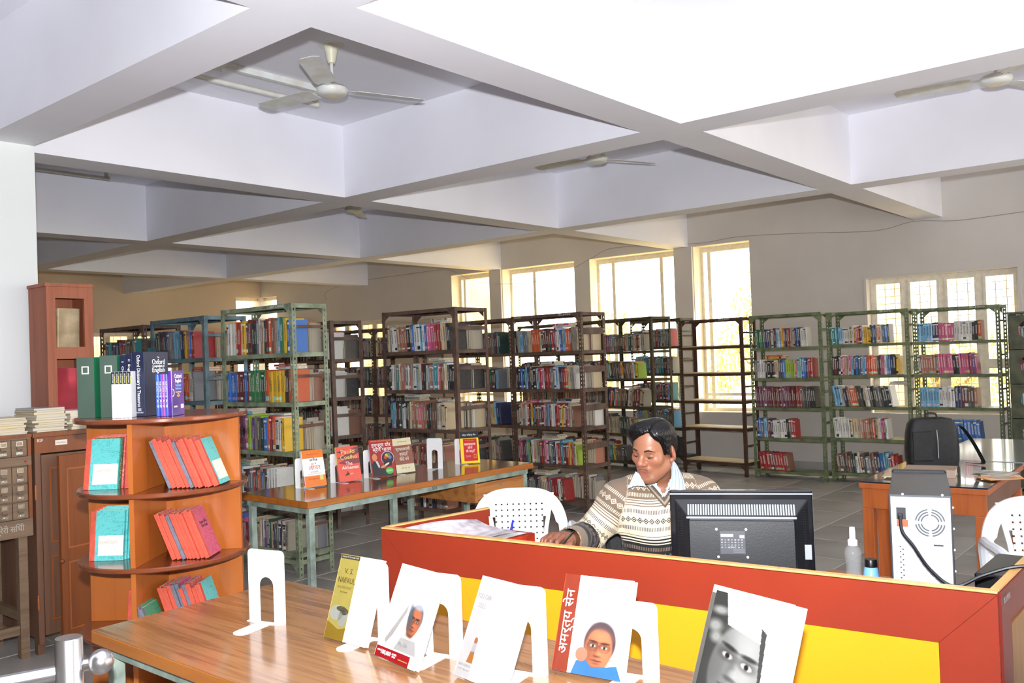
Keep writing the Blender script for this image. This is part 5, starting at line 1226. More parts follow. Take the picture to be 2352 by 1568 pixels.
# ------------------------------------------------------------------ orange desk with glass top and a second table behind
M_odesk = wood('orange_desk_timber', (176, 92, 40), (150, 74, 28), axis=2, rough=0.35, coat=0.3)
M_odesk2 = wood('brown_desk_timber', (112, 70, 48), (92, 54, 36), axis=0, rough=0.4)
M_gtop = mat('desk_glass', (52, 66, 78), 0.03, var=0.05, scale=4, coat=1.0, spec=0.8)
M_gedge = mat('glass_edge', (28, 38, 64), 0.15, var=0.05)
M_steelt = mat('grey_formica', (150, 156, 156), 0.12, var=0.05, scale=2, coat=0.8)
od = empty('office_desk', (5.14, 1.11, 0), R_(2)); tag(od, 'orange wooden desk with glass top beside the computer tower', 'desk')
DL, DW, DH = 1.12, 0.66, 0.765
MB().box((0, 0, DH-0.038), (DL, DW, DH-0.007)).build('desktop', M_odesk, od, bevel=0.003)
MB().box((0.004, 0.004, DH-0.0065), (DL-0.004, DW-0.004, DH-0.0005)).build('glass_edge', M_gedge, od); MB().box((0.005, 0.005, DH-0.0004), (DL-0.005, DW-0.005, DH)).build('glass_top', M_gtop, od)
MB().box((0.015, 0.015, DH-0.15), (0.04, DW-0.015, DH-0.039)).build('front_apron', M_odesk, od); MB().box((0.041, 0.015, DH-0.15), (DL-0.02, 0.035, DH-0.039)).build('side_apron', M_odesk2, od); MB().box((0.041, DW-0.035, DH-0.15), (DL-0.02, DW-0.015, DH-0.039)).build('side_apron', M_odesk, od)
for x in (0.012, DL-0.07):
    for y in (0.012, DW-0.072): MB().box((x, y, 0), (x+0.06, y+0.06, DH-0.151)).build('leg', M_odesk, od, bevel=0.003)
MB().box((0.075, DW-0.36, 0.08), (0.10, DW-0.075, DH-0.152)).build('modesty_panel', M_odesk, od, bevel=0.002)
MB().box((0.03, 0.073, 0.14), (0.05, DW-0.073, 0.18)).build('stretcher', M_odesk2, od)
MB().box((0.073, 0.03, 0.14), (DL-0.071, 0.05, 0.18)).build('stretcher', M_odesk2, od)
td = empty('steel_table', (6.36, 1.00, 0), R_(2)); tag(td, 'grey glossy table behind the orange desk under the bag', 'table')
MB().box((0, 0, 0.735), (1.45, 0.74, 0.76)).build('tabletop', M_steelt, td, bevel=0.003)
for x in (0.03, 1.38):
    for y in (0.03, 0.67): MB().box((x, y, 0), (x+0.04, y+0.04, 0.7345)).build('leg', mat('dark_steel', (50, 50, 54), 0.4, var=0.05), td)
# bag
M_bag = mat('black_nylon', (24, 24, 25), 0.6, var=0.2, scale=30, bump=0.15, bscale=90)
bag = empty('shoulder_bag', (6.04, 1.62, DH+0.0005), R_(32)); bag.scale = (0.9, 0.74, 0.88); tag(bag, 'black shoulder bag with strap standing on the glass desk', 'bag')
bm_ = MB(); n = 20; V = []; F = []
prof = [(0.0, 1.0), (0.03, 1.04), (0.12, 1.06), (0.22, 1.02), (0.29, 0.94), (0.325, 0.8), (0.335, 0.5), (0.338, 0.0)]
for z, k in prof:
    for i in range(n):
        t = 2*math.pi*i/n; c, s = math.cos(t), math.sin(t)
        x = 0.075*k*math.copysign(abs(c)**0.45, c); y = 0.20*k*math.copysign(abs(s)**0.4, s)
        V.append((x, y, z))
for j in range(len(prof)-1):
    for i in range(n): F.append((j*n+i, j*n+(i+1) % n, (j+1)*n+(i+1) % n, (j+1)*n+i))
F.append(tuple(range(n-1, -1, -1)))
bm_.add(V, F); bm_.build('body', M_bag, bag, smooth=True)
MB().box((-0.088, 0.02, 0.03), (-0.074, 0.18, 0.24)).build('front_pocket', M_bag, bag, bevel=0.0069, segs=4)
MB().tube([(-0.085, -0.02, 0.05), (-0.086, -0.02, 0.17), (-0.083, -0.015, 0.25)], 0.004, 6).build('zip', M_lgry, bag)
MB().tube(smooth_path([Vector(p) for p in ((0, -0.05, 0.33), (0, -0.04, 0.36), (0, 0.03, 0.362), (0, 0.04, 0.33))], 4), 0.008, 6).build('handle', M_bag, bag, smooth=True)
sl = MB(); pth = smooth_path([Vector(p) for p in ((-0.01, -0.19, 0.27), (-0.02, -0.24, 0.26), (-0.06, -0.30, 0.17), (-0.10, -0.35, 0.06), (-0.12, -0.36, 0.015), (-0.10, -0.32, 0.006), (-0.03, -0.27, 0.006))], 5)
for i in range(len(pth)-1):
    a, b_ = pth[i], pth[i+1]; w_ = Vector((0.02, 0.008, 0))
    sl.add([a-w_, a+w_, b_+w_, b_-w_, a-w_+Vector((0, 0, 0.003)), a+w_+Vector((0, 0, 0.003)), b_+w_+Vector((0, 0, 0.003)), b_-w_+Vector((0, 0, 0.003))], [(0, 1, 2, 3), (7, 6, 5, 4), (0, 4, 5, 1), (3, 2, 6, 7), (0, 3, 7, 4), (1, 5, 6, 2)])
sl.build('strap', M_bag, bag)
register('book', (5.44, 1.34, DH+0.0005), (0.20, 0.27, 0.045), 10, mat('tan_book_cloth', (182, 158, 138), 0.6, var=0.08), 'thick closed tan book lying on the glass desk', 'book')
for i, (x, y, rz, c, lab) in enumerate(((5.60, 1.14, 20, (206, 204, 196), 'white magazine with a dark picture on the glass desk'), (5.73, 1.20, -12, (170, 168, 160), 'grey magazine on the glass desk near the bag'), (5.50, 1.13, 44, (228, 140, 40), 'orange-edged magazine on the glass desk'), (5.36, 1.60, 8, (196, 196, 190), 'stack of papers at the left edge of the glass desk'))):
    mg = empty('magazine', (x, y, DH+0.001+i*0.0035), R_(rz)); tag(mg, lab, 'magazine'); MB().box((-0.075, -0.10, 0), (0.075, 0.10, 0.003)).build('cover', fm(c), mg)
    MB().box((-0.05, -0.07, 0.0031), (0.05, 0.05, 0.0034)).build('cover_picture', fm(tuple(int(k*0.45) for k in c)), mg)
# steel cupboard at the right edge
M_cup = paint('cupboard_olive', (84, 88, 66))
cu = empty('steel_cupboard', (9.72, 0.98, 0), R_(-2)); tag(cu, 'olive steel cupboard with octagonal glass openings at the right edge', 'cupboard')
for nm_, a_, b_ in (('side', (0.022, 0, 0.06), (0.42, 0.012, 1.78)), ('side', (0.022, 0.888, 0.06), (0.42, 0.90, 1.78)), ('back', (0.405, 0.0125, 0.06), (0.42, 0.8875, 1.78)), ('top', (0.022, 0.0125, 1.765), (0.4045, 0.8875, 1.78)), ('front_strip', (0.0, 0.0, 1.782), (0.42, 0.90, 1.80))): MB().box(a_, b_).build(nm_, M_cup, cu)
for k in range(5): MB().box((0.024, 0.0125, 0.10+k*0.335-0.004), (0.4045, 0.8875, 0.10+k*0.335+0.012)).build('shelf', M_cup, cu)
M_knob = mat('red_knob', (150, 36, 34), 0.35)
for k in range(5):
    z0_ = 0.10+k*0.335; z1_ = z0_+0.325
    for (ya, yb_) in ((0.46, 0.885), (0.015, 0.445)):
        yc, zc, ry, rz_ = (ya+yb_)/2-0.0, z0_+0.185, 0.135, 0.10
        ang = [22.5+45*i for i in range(8)]
        inn = [(yc+ry*1.08*math.cos(R_(a)), zc+rz_*1.08*math.sin(R_(a))) for a in ang]
        out = [(yb_, z1_-0.06), (yb_-0.05, z1_), (ya+0.05, z1_), (ya, z1_-0.06), (ya, z0_+0.06), (ya+0.05, z0_), (yb_-0.05, z0_), (yb_, z0_+0.06)]
        cor = [(yb_, z1_), (ya, z1_), (ya, z0_), (yb_, z0_)]
        d_ = MB(); V = [(0.0, y, z) for y, z in out+inn+cor]+[(0.02, y, z) for y, z in out+inn+cor]; F = []
        for i in range(8): j = (i+1) % 8; F += [(i, j, 8+j, 8+i), (20+i, 20+8+i, 20+8+j, 20+j), (8+i, 8+j, 28+j, 28+i)]
        for q, (i, j) in enumerate(((0, 1), (2, 3), (4, 5), (6, 7))): F += [(i, 16+q, j), (20+i, 20+j, 36+q)]
        d_.add(V, F)
        dd = d_.build('door', M_cup, cu)
        MB().sphere((-0.008, yb_-0.20, z0_+0.045), 0.011, 12, 8).build('knob', M_knob, dd, smooth=True)
        MB().add([(0.010, y, z) for y, z in inn], [tuple(range(8))]).build('glass', M_glass, dd)
RACKS['CU'] = dict(root=cu, L=0.90, D=0.42, H=1.78, zs=[0.112+k*0.335 for k in (4, 3, 2, 1, 0)], label='cupboard')
for l in range(5): put_books('CU', l, auto(40, 'tlndwbxsrpc', random.Random(40+l)), h=(0.2, 0.25), inset=0.03, lean=4)
for y in (0.02, 0.82): MB().box((0.03, y, 0), (0.39, y+0.05, 0.0595)).build('foot', M_cup, cu)
lettering('BSC & PHCO', 0.02, M_white, cu, frame((0.0215, 0.74, 1.768), (0, -1, 0), (-1, 0, 0)), width=0.16)
# ------------------------------------------------------------------ round revolving book stand
M_rev = wood('orange_brown_ply', (170, 94, 38), (150, 78, 28), axis=2, freq=0.5, rough=0.32, coat=0.25)
M_revd = wood('red_brown_shelf', (122, 62, 34), (98, 46, 24), axis=0, freq=0.5, rough=0.22, coat=0.5)
RC = Vector((1.83, 3.375, 0)); RR = 0.32
RZ = [1.36, 1.085, 0.815, 0.545, 0.275]
rv = empty('revolving_stand', RC, R_(-50.8)); tag(rv, 'round orange-brown revolving book stand with curved shelves', 'book stand')
tk = 0.018
def disc(z, rad, name):
    MB().lathe([(rad-0.004, z-tk), (rad, z-tk+0.004), (rad, z-0.004), (rad-0.004, z)], 56).build(name, M_revd, rv, smooth=True)
disc(RZ[0], RR+0.006, 'top_shelf')
for z in RZ[1:]: disc(z, RR, 'shelf')
for k in range(len(RZ)-1):
    z1_, z0_ = RZ[k]-tk-0.0005, RZ[k+1]+0.0005
    for a in range(4):
        ca_, sa_ = math.cos(a*math.pi/2), math.sin(a*math.pi/2)
        lo, hi = (0.0, 0.305) if a % 2 == 0 else (0.0095, 0.305)
        if a == 0: lo = -0.009
        if a == 2: lo = 0.0095
        mb = MB(Matrix.Rotation(a*math.pi/2, 4, 'Z')); mb.box((lo, -0.009, z0_), (hi, 0.009, z1_)); mb.build('partition', M_rev, rv)
MB().cyl((0, 0, 0.03), (0, 0, RZ[-1]-tk-0.0005), 0.04, n=20).build('pivot', M_revd, rv, smooth=True)
MB().lathe([(0.25, 0.0), (0.25, 0.025), (0.23, 0.0295)], 40).build('base', M_revd, rv, smooth=True)
# notebooks
def marbled(name, c, c2, sc=14):
    if name in MATS: return MATS[name]
    m, nt, b = bsdf(name); tc = nd(nt, 'ShaderNodeTexCoord'); n1 = nd(nt, 'ShaderNodeTexNoise'); n1.inputs['Scale'].default_value = sc; n1.inputs['Detail'].default_value = 2; n1.inputs['Distortion'].default_value = 3.0
    nt.links.new(tc.outputs['Object'], n1.inputs['Vector'])
    v = mathn(nt, 'ABSOLUTE', mathn(nt, 'SUBTRACT', n1.outputs[0], 0.5)); f = mathn(nt, 'LESS_THAN', v, 0.02)
    nt.links.new(mixc(nt, mathn(nt, 'MULTIPLY', f, 0.6), lin(c), lin(c2)), b.inputs['Base Color']); b.inputs['Roughness'].default_value = 0.5
    MATS[name] = m; return m
M_teal = marbled('teal_marbled_paper', (96, 190, 186), (52, 150, 150)); M_pink = marbled('pink_marbled_paper', (196, 86, 112), (150, 50, 80)); M_flo = marbled('dark_floral_paper', (60, 78, 50), (190, 150, 70), 22); M_redm = marbled('red_marbled_paper', (198, 84, 74), (226, 150, 140))
M_grn = marbled('green_marbled_paper', (70, 140, 104), (46, 110, 80))
M_rsp = mat('red_spine_cloth', (200, 82, 60), 0.6, var=0.10, scale=40, bump=0.1, bscale=200); M_gsp = mat('grey_spine_cloth', (112, 112, 124), 0.6, var=0.15, scale=40)
M_lab = mat('cream_label', (232, 222, 204), 0.7, var=0.03)
nbc = [0]
def notebook(M, t, d, h, mcov, msp, label, lab=True, write=None):
    r = empty('notebook'); r.matrix_world = M; tag(r, label, 'notebook', 'bound notebooks on the revolving stand')
    MB().box((0, 0.0215, 0), (t, d, h)).build('cover', mcov, r); MB().box((-0.0004, 0, 0), (t+0.0004, 0.0213, h)).build('spine', msp, r, bevel=0.0012)
    MB().box((0.0015, 0.022, h), (t-0.0015, d-0.003, h+0.0006)).build('page_edge', M_page, r)
    if lab: MB().box((t+0.0002, 0.034, h*0.10), (t+0.0007, d-0.002, h*0.50)).build('label', M_lab, r)
    if write:
        lettering(write, 0.016, M_black if not lab else fm((190, 170, 160)), r, frame((t+0.0012, d*0.55, h*(0.66 if not lab else 0.36)), (0, 1, 0), (1, 0, 0)), width=d*0.5)
    return r
WR = rv.matrix_basis.copy()
rn = random.Random(11)
def row_right(z, x0, spec, lean, y0, h0, shelf, names):
    """spines face -y, run towards +x, tops lean towards -x"""
    x = x0; th = R_(-lean); k = 0
    for (t, mc, ms, cname) in spec:
        h = h0+rn.uniform(-0.008, 0.008); d = 0.135
        xx = x; yy = y0+rn.uniform(-0.006, 0.012)
        lim = math.sqrt(max(0.0, (RR-0.004)**2-xx*xx)); yy = max(yy, -lim)
        M = WR @ Matrix.Translation((xx, yy, z+0.0008)) @ Matrix.Rotation(th, 4, 'Y')
        k += 1; last = k == len(spec)
        notebook(M, t, d, h, mc, ms, '%s notebook, %s from left, row on %s of the stand' % (cname, ORD[k], shelf), lab=(last and mc is M_teal), write=('Exam 2012\nB.A. Final' if last and mc is M_pink else None))
        x += t/math.cos(th)+0.0012
RD = (0.016, M_redm, M_rsp, 'red'); GY = (0.012, M_pink, M_gsp, 'grey-spined'); PK = (0.014, M_pink, M_rsp, 'pink'); FL = (0.013, M_flo, M_rsp, 'floral red-spined'); TL = (0.018, M_teal, M_rsp, 'teal')
row_right(RZ[1], 0.095, [GY, RD, RD, FL, RD, GY, RD, RD, (0.010, M_redm, M_rsp, 'thin red'), RD, TL], 22, -0.20, 0.195, 'upper shelf', 0)
row_right(RZ[2], 0.100, [RD, RD, GY, (0.010, M_redm, M_rsp, 'thin red'), (0.010, M_redm, M_rsp, 'thin red'), RD, (0.010, M_redm, M_rsp, 'thin red'), RD, PK], 21, -0.19, 0.185, 'middle shelf', 0)
row_right(RZ[3], 0.085, [RD, RD, PK, GY, GY, PK, GY, RD, RD, TL], 18, -0.18, 0.175, 'lower shelf', 0)
# small front group on the lower shelf
row_right(RZ[3], 0.03, [(0.012, M_grn, M_gsp, 'small grey-spined'), (0.010, M_grn, M_gsp, 'small mauve'), (0.012, M_grn, M_gsp, 'small green')], 20, -0.30, 0.13, 'front of the lower shelf', 0)
def stack_left(z, x0, n, mc, lean, y0, shelf, where, w=0.132, h=0.195, first=None):
    """covers face -y, spine at the left; n notebooks behind one another, leaning back"""
    y = y0; th = R_(lean)
    for k in range(n):
        t = rn.uniform(0.010, 0.014); mm = mc[min(k, len(mc)-1)]
        X = Vector((0, -1, 0)); Y = Vector((1, 0, 0))
        B = Matrix(((0, 1, 0, x0+k*0.006), (-1, 0, 0, y), (0, 0, 1, z+0.0008), (0, 0, 0, 1)))
        M = WR @ B @ Matrix.Rotation(-th, 4, 'Y') @ Matrix.Translation((-t, 0, 0))
        nm = {M_teal.name: 'teal', M_flo.name: 'floral', M_redm.name: 'red', M_pink.name: 'pink'}[mm.name]
        notebook(M, t, w, h+k*0.004, mm, M_rsp, '%s notebook, %s in the %s stack at left, %s of the stand' % (nm, ORD[k+1], where, shelf), lab=(k == 0), write=('EXAM 2009' if k == 0 else None))
        y += t/math.cos(th)+0.0012
stack_left(RZ[1], -0.255, 4, [M_teal, M_flo, M_redm, M_pink], 12, -0.150, 'upper shelf', 'outer')
stack_left(RZ[1], -0.098, 3, [M_teal, M_redm, M_pink], 8, -0.140, 'upper shelf', 'inner', w=0.086)
stack_left(RZ[2], -0.235, 4, [M_teal, M_teal, M_teal, M_teal], 9, -0.160, 'middle shelf', 'outer', h=0.188)
stack_left(RZ[2], -0.088, 3, [M_teal, M_redm, M_teal], 9, -0.11, 'middle shelf', 'inner', w=0.076, h=0.19)
stack_left(RZ[3], -0.10, 2, [M_teal, M_redm], 9, -0.15, 'lower shelf', 'inner', w=0.088, h=0.15)
# --- reference books on top of the stand
VR = Vector((0.879, -0.477, 0)); VA = Vector((0.477, 0.879, 0))
M_navy = mat('navy_cloth', (26, 32, 58), 0.35, var=0.06, scale=20, coat=0.2); M_gsp2 = mat('grey_green_spine', (66, 84, 72), 0.5, var=0.06); M_gbox = mat('green_box_board', (30, 104, 68), 0.4, var=0.06); M_purp = mat('purple_box', (84, 40, 130), 0.3, var=0.25, scale=9, c2=(40, 30, 110), coat=0.2)
def topitem(s, q, rot, name, label, cat, group=None):
    p = RC+VR*s+VA*q; p.z = RZ[0]+0.0005
    r = empty(name, p, R_(-28.5+rot)); return tag(r, label, cat, group)
def volume(r, x, w, d, h, m, txt=None, col=(230, 228, 220), y=0.0, size=0.012, ms=None, mat_s=None, tw=None, name='volume'):
    v = MB().box((x, y, 0), (x+w-0.0008, y+d, h)).build(name, m, r, bevel=0.0015)
    if txt: lettering(txt, size, fm(col), v, frame((x+w/2, y-0.0008, h*0.52), (0, 0, -1), (0, -1, 0)), width=tw)
    return v
for i, (s, q) in enumerate(((-0.305, -0.02), (-0.222, -0.05), (-0.142, -0.055))):
    r = topitem(s, q, -24, 'box_file', '%s green box file on top of the revolving stand' % ['leftmost', 'middle', 'rightmost'][i], 'box file', 'green box files')
    MB().box((0, 0.0015, 0), (0.068, 0.20, 0.235+0.004*i)).build('case', M_gbox, r, bevel=0.002); MB().box((0, 0, 0), (0.068, 0.0014, 0.235+0.004*i)).build('spine', M_gsp2, r)
    f = MB(); f.box((0.02, -0.0012, 0.170), (0.048, -0.0002, 0.174)); f.box((0.02, -0.0012, 0.196), (0.048, -0.0002, 0.200)); f.box((0.02, -0.0012, 0.174), (0.024, -0.0002, 0.196)); f.box((0.044, -0.0012, 0.174), (0.048, -0.0002, 0.196)); f.build('label_holder', M_lab, r)
r = topitem(-0.178, -0.165, -14, 'book_set', 'set of five white volumes with black tops on the revolving stand', 'books')
for i in range(5):
    v = volume(r, 0.001+i*0.0142, 0.0142, 0.075, 0.175, fm((236, 236, 234)), name='volume'); MB().box((0.001+i*0.0142, -0.0008, 0.128), (0.001+i*0.0142+0.0132, -0.0001, 0.1745)).build('black_head', fm((26, 26, 28)), v)
    MB().box((0.001+i*0.0142+0.012, -0.0010, 0.128), (0.001+i*0.0142+0.0132, -0.0002, 0.158)).build('yellow_mark', fm((226, 206, 60)), v)
    lettering('OXFORD DICTIONARY', 0.008, fm((210, 210, 214)), v, frame((0.001+i*0.0142+0.006, -0.0009, 0.15), (0, 0, -1), (0, -1, 0)), width=0.036); lettering('Oxford Learner Series', 0.008, fm((186, 160, 160) if i % 2 else (150, 190, 196)), v, frame((0.001+i*0.0142+0.0065, -0.0009, 0.064), (0, 0, -1), (0, -1, 0)), width=0.10)
r = topitem(-0.150, -0.085, -32, 'book_set', 'navy three-volume English compendium on the revolving stand', 'books')
volume(r, 0.0, 0.026, 0.15, 0.238, M_navy, 'I  Oxford Grammar', tw=0.18); volume(r, 0.0265, 0.028, 0.15, 0.242, M_navy, 'II  English and Punctuation', tw=0.19)
v = volume(r, 0.055, 0.050, 0.165, 0.248, M_navy, 'Oxford Dictionary & Thesaurus III', size=0.020, tw=0.215)
lettering('OXFORD', 0.008, fm((200, 200, 200)), v, frame((0.080, -0.0008, 0.015), (1, 0, 0), (0, -1, 0)))
for t_, zz, sz, ww in (('The', 0.226, 0.008, None), ('Oxford', 0.208, 0.030, 0.085), ('Compendium of', 0.192, 0.014, 0.082), ('English', 0.176, 0.026, 0.085)): lettering(t_, sz, fm((236, 236, 232)), v, frame((0.1052, 0.095, zz), (0, 1, 0), (1, 0, 0)), width=ww)
r = topitem(-0.022, -0.205, -24, 'book_set', 'purple boxed set of four English language reference books', 'books')
for i in range(4): volume(r, i*0.0115, 0.0115, 0.10, 0.160, fm(((52, 90, 190), (40, 60, 160), (150, 60, 150), (60, 80, 180))[i]), 'Oxford A-Z', size=0.008, tw=0.10)
v = MB().box((0.0465, 0.0, 0), (0.062, 0.112, 0.172)).build('slipcase', M_purp, r, bevel=0.0015)
for t_, zz, sz, ww, c in (('Oxford', 0.150, 0.024, 0.062, (236, 232, 240)), ('English', 0.132, 0.020, 0.052, (236, 232, 240)), ('Language', 0.116, 0.014, 0.05, (120, 170, 236)), ('Reference', 0.103, 0.014, 0.05, (120, 170, 236)), ('Grammar & Punctuation\nSpelling\nWordpower', 0.082, 0.008, 0.05, (226, 190, 80)), ('OXFORD', 0.034, 0.010, 0.03, (226, 220, 236))): lettering(t_, sz, fm(c), v, frame((0.0624, 0.058 if t_ != 'OXFORD' else 0.03, zz), (0, 1, 0), (1, 0, 0)), width=ww)
MB().box((0.0621, 0.078, 0.026), (0.0626, 0.102, 0.042)).build('price_sticker', M_lab, v)
f = MB(); [f.cyl((0.0622, 0.004+0.014*math.cos(a), 0.088+0.014*math.sin(a)), (0.0627, 0.004+0.014*math.cos(a+0.3), 0.088+0.014*math.sin(a+0.3)), 0.0012, n=6) for a in [k*0.3-1.5 for k in range(10)]]; f.build('ring_mark', M_lab, v)

# ------------------------------------------------------------------ wooden cupboard with an open door
M_cbd = wood('dusty_brown_timber', (120, 84, 62), (98, 66, 48), axis=2, freq=0.7, rough=0.55, coat=0.0)
M_leaf2 = wood('polished_brown_timber', (132, 70, 28), (110, 54, 20), axis=2, freq=0.6, rough=0.4, coat=0.15)
M_mould = wood('orange_moulding', (166, 92, 40), (140, 72, 28), axis=2, freq=0.6, rough=0.4)
CX, CY = 2.045, 5.152
cb0 = empty('wooden_cupboard', (CX, CY, 0)); tag(cb0, 'brown wooden cupboard with its door ajar behind the revolving stand', 'cupboard')
CWd, CDp, CTp = 0.70, 0.56, 1.215
MB().box((0.0, 0.02, 0.09), (0.02, CDp, CTp-0.03)).build('side', M_cbd, cb0); MB().box((CWd-0.02, 0.02, 0.09), (CWd, CDp, CTp-0.03)).build('side', M_cbd, cb0)
MB().box((0.02, CDp-0.015, 0.09), (CWd-0.02, CDp, CTp-0.03)).build('back', M_cbd, cb0); MB().box((0.02, 0.03, 0.10), (CWd-0.02, CDp-0.015, 0.12)).build('bottom', M_cbd, cb0)
MB().box((-0.012, -0.012, CTp-0.028), (CWd+0.012, CDp, CTp)).build('top', M_leaf2, cb0, bevel=0.003)
MB().box((0, 0, CTp-0.115), (CWd, 0.0195, CTp-0.0285)).build('top_rail', M_leaf2, cb0); MB().box((0, 0, 0.06), (0.030, 0.0195, CTp-0.1155)).build('stile', M_cbd, cb0); MB().box((CWd-0.03, 0, 0.06), (CWd, 0.0195, CTp-0.1155)).build('stile', M_cbd, cb0)
for x in (0, CWd-0.04):
    for y in (0.021, CDp-0.04): MB().box((x, y, 0), (x+0.04, y+0.04, 0.0895)).build('foot', M_cbd, cb0)
lp = MB().box((0.11, -0.0015, CTp-0.078), (0.175, -0.0003, CTp-0.050)).build('name_plate', M_lab, cb0); lettering('Song Album', 0.011, fm((80, 76, 80)), lp, frame((0.1425, -0.0018, CTp-0.064), (1, 0, 0), (0, -1, 0)), width=0.05)
lettering('BSF', 0.022, M_white, cb0, frame((0.03, -0.0006, CTp-0.045), (1, 0, 0), (0, -1, 0)))
def panel_door(name, L, H, M, mfr, mpan, mm, parent, back=False):
    r = MB(); 
    d = MB(); t = 0.022; s = 0.042
    zs_ = [0, 0.075, H*0.47-0.035, H*0.47+0.035, H-0.07, H]
    d.box((0, 0, 0), (s, t, H)); d.box((L-s, 0, 0), (L, t, H))
    for a, b_ in ((0, 0.075), (zs_[2], zs_[3]), (H-0.07, H)): d.box((s, 0, a), (L-s, t, b_))
    o = d.build(name, mfr, parent); o.matrix_local = M
    for a, b_ in ((0.075, zs_[2]), (zs_[3], H-0.07)):
        MB().box((s, 0.010, a), (L-s, 0.016, b_)).build('panel', mpan, o)
        k = 0.010
        for (x0_, x1_, z0_, z1_) in ((s, s+k, a, b_), (L-s-k, L-s, a, b_), (s+k, L-s-k, a, a+k), (s+k, L-s-k, b_-k, b_)):
            MB().box((x0_, 0.003, z0_), (x1_, 0.0099, z1_)).build('moulding', mm, o)
    return o
panel_door('door', 0.315, 0.985, Matrix.Translation((0.033, -0.001, 0.105)), M_cbd, M_cbd, M_mould, cb0)
dl = panel_door('door', 0.43, 1.03, Matrix.Translation((0.080, -0.115, 0.055)) @ Matrix.Rotation(R_(9), 4, 'Z'), M_leaf2, M_leaf2, M_mould, cb0)
MB().sphere((-0.004, -0.010, 0.46), 0.014, 12, 8).build('knob', M_leaf2, dl, smooth=True)
for z in (0.25, 0.85): MB().cyl((0.0, -0.004, z), (0.0, -0.004, z+0.08), 0.006, n=8).build('hinge', M_mould, cb0)
# ------------------------------------------------------------------ card catalogue on legs
M_cat = wood('catalogue_timber', (128, 104, 80), (104, 80, 60), axis=0, freq=0.8, rough=0.55, coat=0.0)
M_brass = mat('worn_nickel', (190, 186, 176), 0.25, 1.0, var=0.1, scale=30)
kx0, kx1 = 1.25, 2.028
cat_ = empty('card_catalogue', (kx0, CY, 0)); tag(cat_, 'wooden card catalogue with small label drawers at the left edge', 'card catalogue')
KW = kx1-kx0
MB().box((0, 0.022, 0.66), (KW, 0.46, 1.195)).build('carcass', M_cat, cat_); MB().box((-0.01, -0.012, 1.1955), (KW, 0.46, 1.213)).build('top', M_leaf2, cat_)
MB().box((0, 0.0, 0.66), (KW, 0.0215, 0.755)).build('lower_rail', M_cat, cat_); MB().box((0, 0.0, 1.045), (KW, 0.0215, 1.092)).build('middle_rail', M_cat, cat_); MB().box((0, 0, 1.185), (KW, 0.0215, 1.195)).build('upper_rail', M_cat, cat_)
MB().box((KW-0.018, 0.0, 0.756), (KW, 0.0215, 1.0445)).build('stile', M_leaf2, cat_); MB().box((KW-0.018, 0.0, 1.0925), (KW, 0.0215, 1.1845)).build('stile', M_leaf2, cat_)
MB().cyl((KW-0.03, -0.012, 1.066), (KW-0.03, -0.0002, 1.066), 0.006, n=10).build('peg', M_regd, cat_)
for row, z in enumerate((1.0945, 0.950, 0.853, 0.757)):
    hh = 0.089
    for c in range(9):
        x1_ = KW-0.020-c*0.081; x0_ = x1_-0.078
        if x0_ < 0.0: continue
        dw = MB().box((x0_, 0.004, z), (x1_, 0.0218, z+hh)).build('drawer', M_cat, cat_, bevel=0.002)
        xm = (x0_+x1_)/2
        f = MB(); a0_, a1_, b0_, b1_ = xm-0.017, xm+0.017, z+0.056, z+0.082
        f.box((a0_, -0.001, b0_), (a1_, 0.0038, b0_+0.004)); f.box((a0_, -0.001, b1_-0.004), (a1_, 0.0038, b1_)); f.box((a0_, -0.001, b0_+0.004), (a0_+0.004, 0.0038, b1_-0.004)); f.box((a1_-0.004, -0.001, b0_+0.004), (a1_, 0.0038, b1_-0.004)); f.build('label_holder', M_brass, dw)
        MB().box((a0_+0.004, 0.002, b0_+0.004), (a1_-0.004, 0.0037, b1_-0.004)).build('card', mat('aged_card', (176, 150, 116), 0.8), dw)
        MB().tube([(xm-0.014, 0.002, z+0.050), (xm-0.016, -0.006, z+0.040), (xm-0.006, -0.010, z+0.034), (xm+0.010, -0.008, z+0.036)], 0.0028, 6).build('pull', M_brass, dw)
        MB().box((xm-0.018, 0.000, z+0.010), (xm+0.016, 0.0038, z+0.024)).build('rod_plate', M_brass, dw); MB().cyl((xm, -0.006, z+0.017), (xm, -0.0002, z+0.017), 0.0055, n=8).build('rod_knob', M_brass, dw)
lettering('की लाइब्रेरी सिंधी', 0.045, mat('faded_paint', (186, 178, 166), 0.7), cat_, frame((KW-0.17, -0.0005, 0.708), (1, 0, 0), (0, -1, 0)), width=0.25)
for x in (0.02, KW-0.065):
    for y in (0.03, 0.40): MB().box((x, y, 0), (x+0.045, y+0.045, 0.6595)).build('leg', M_cat, cat_)
MB().box((0.066, 0.035, 0.13), (KW-0.066, 0.06, 0.18)).build('stretcher', M_cat, cat_); MB().box((0.066, 0.41, 0.22), (KW-0.066, 0.435, 0.27)).build('stretcher', M_cat, cat_)
MB().box((KW-0.06, 0.076, 0.20), (KW-0.03, 0.399, 0.25)).build('stretcher', M_cat, cat_)
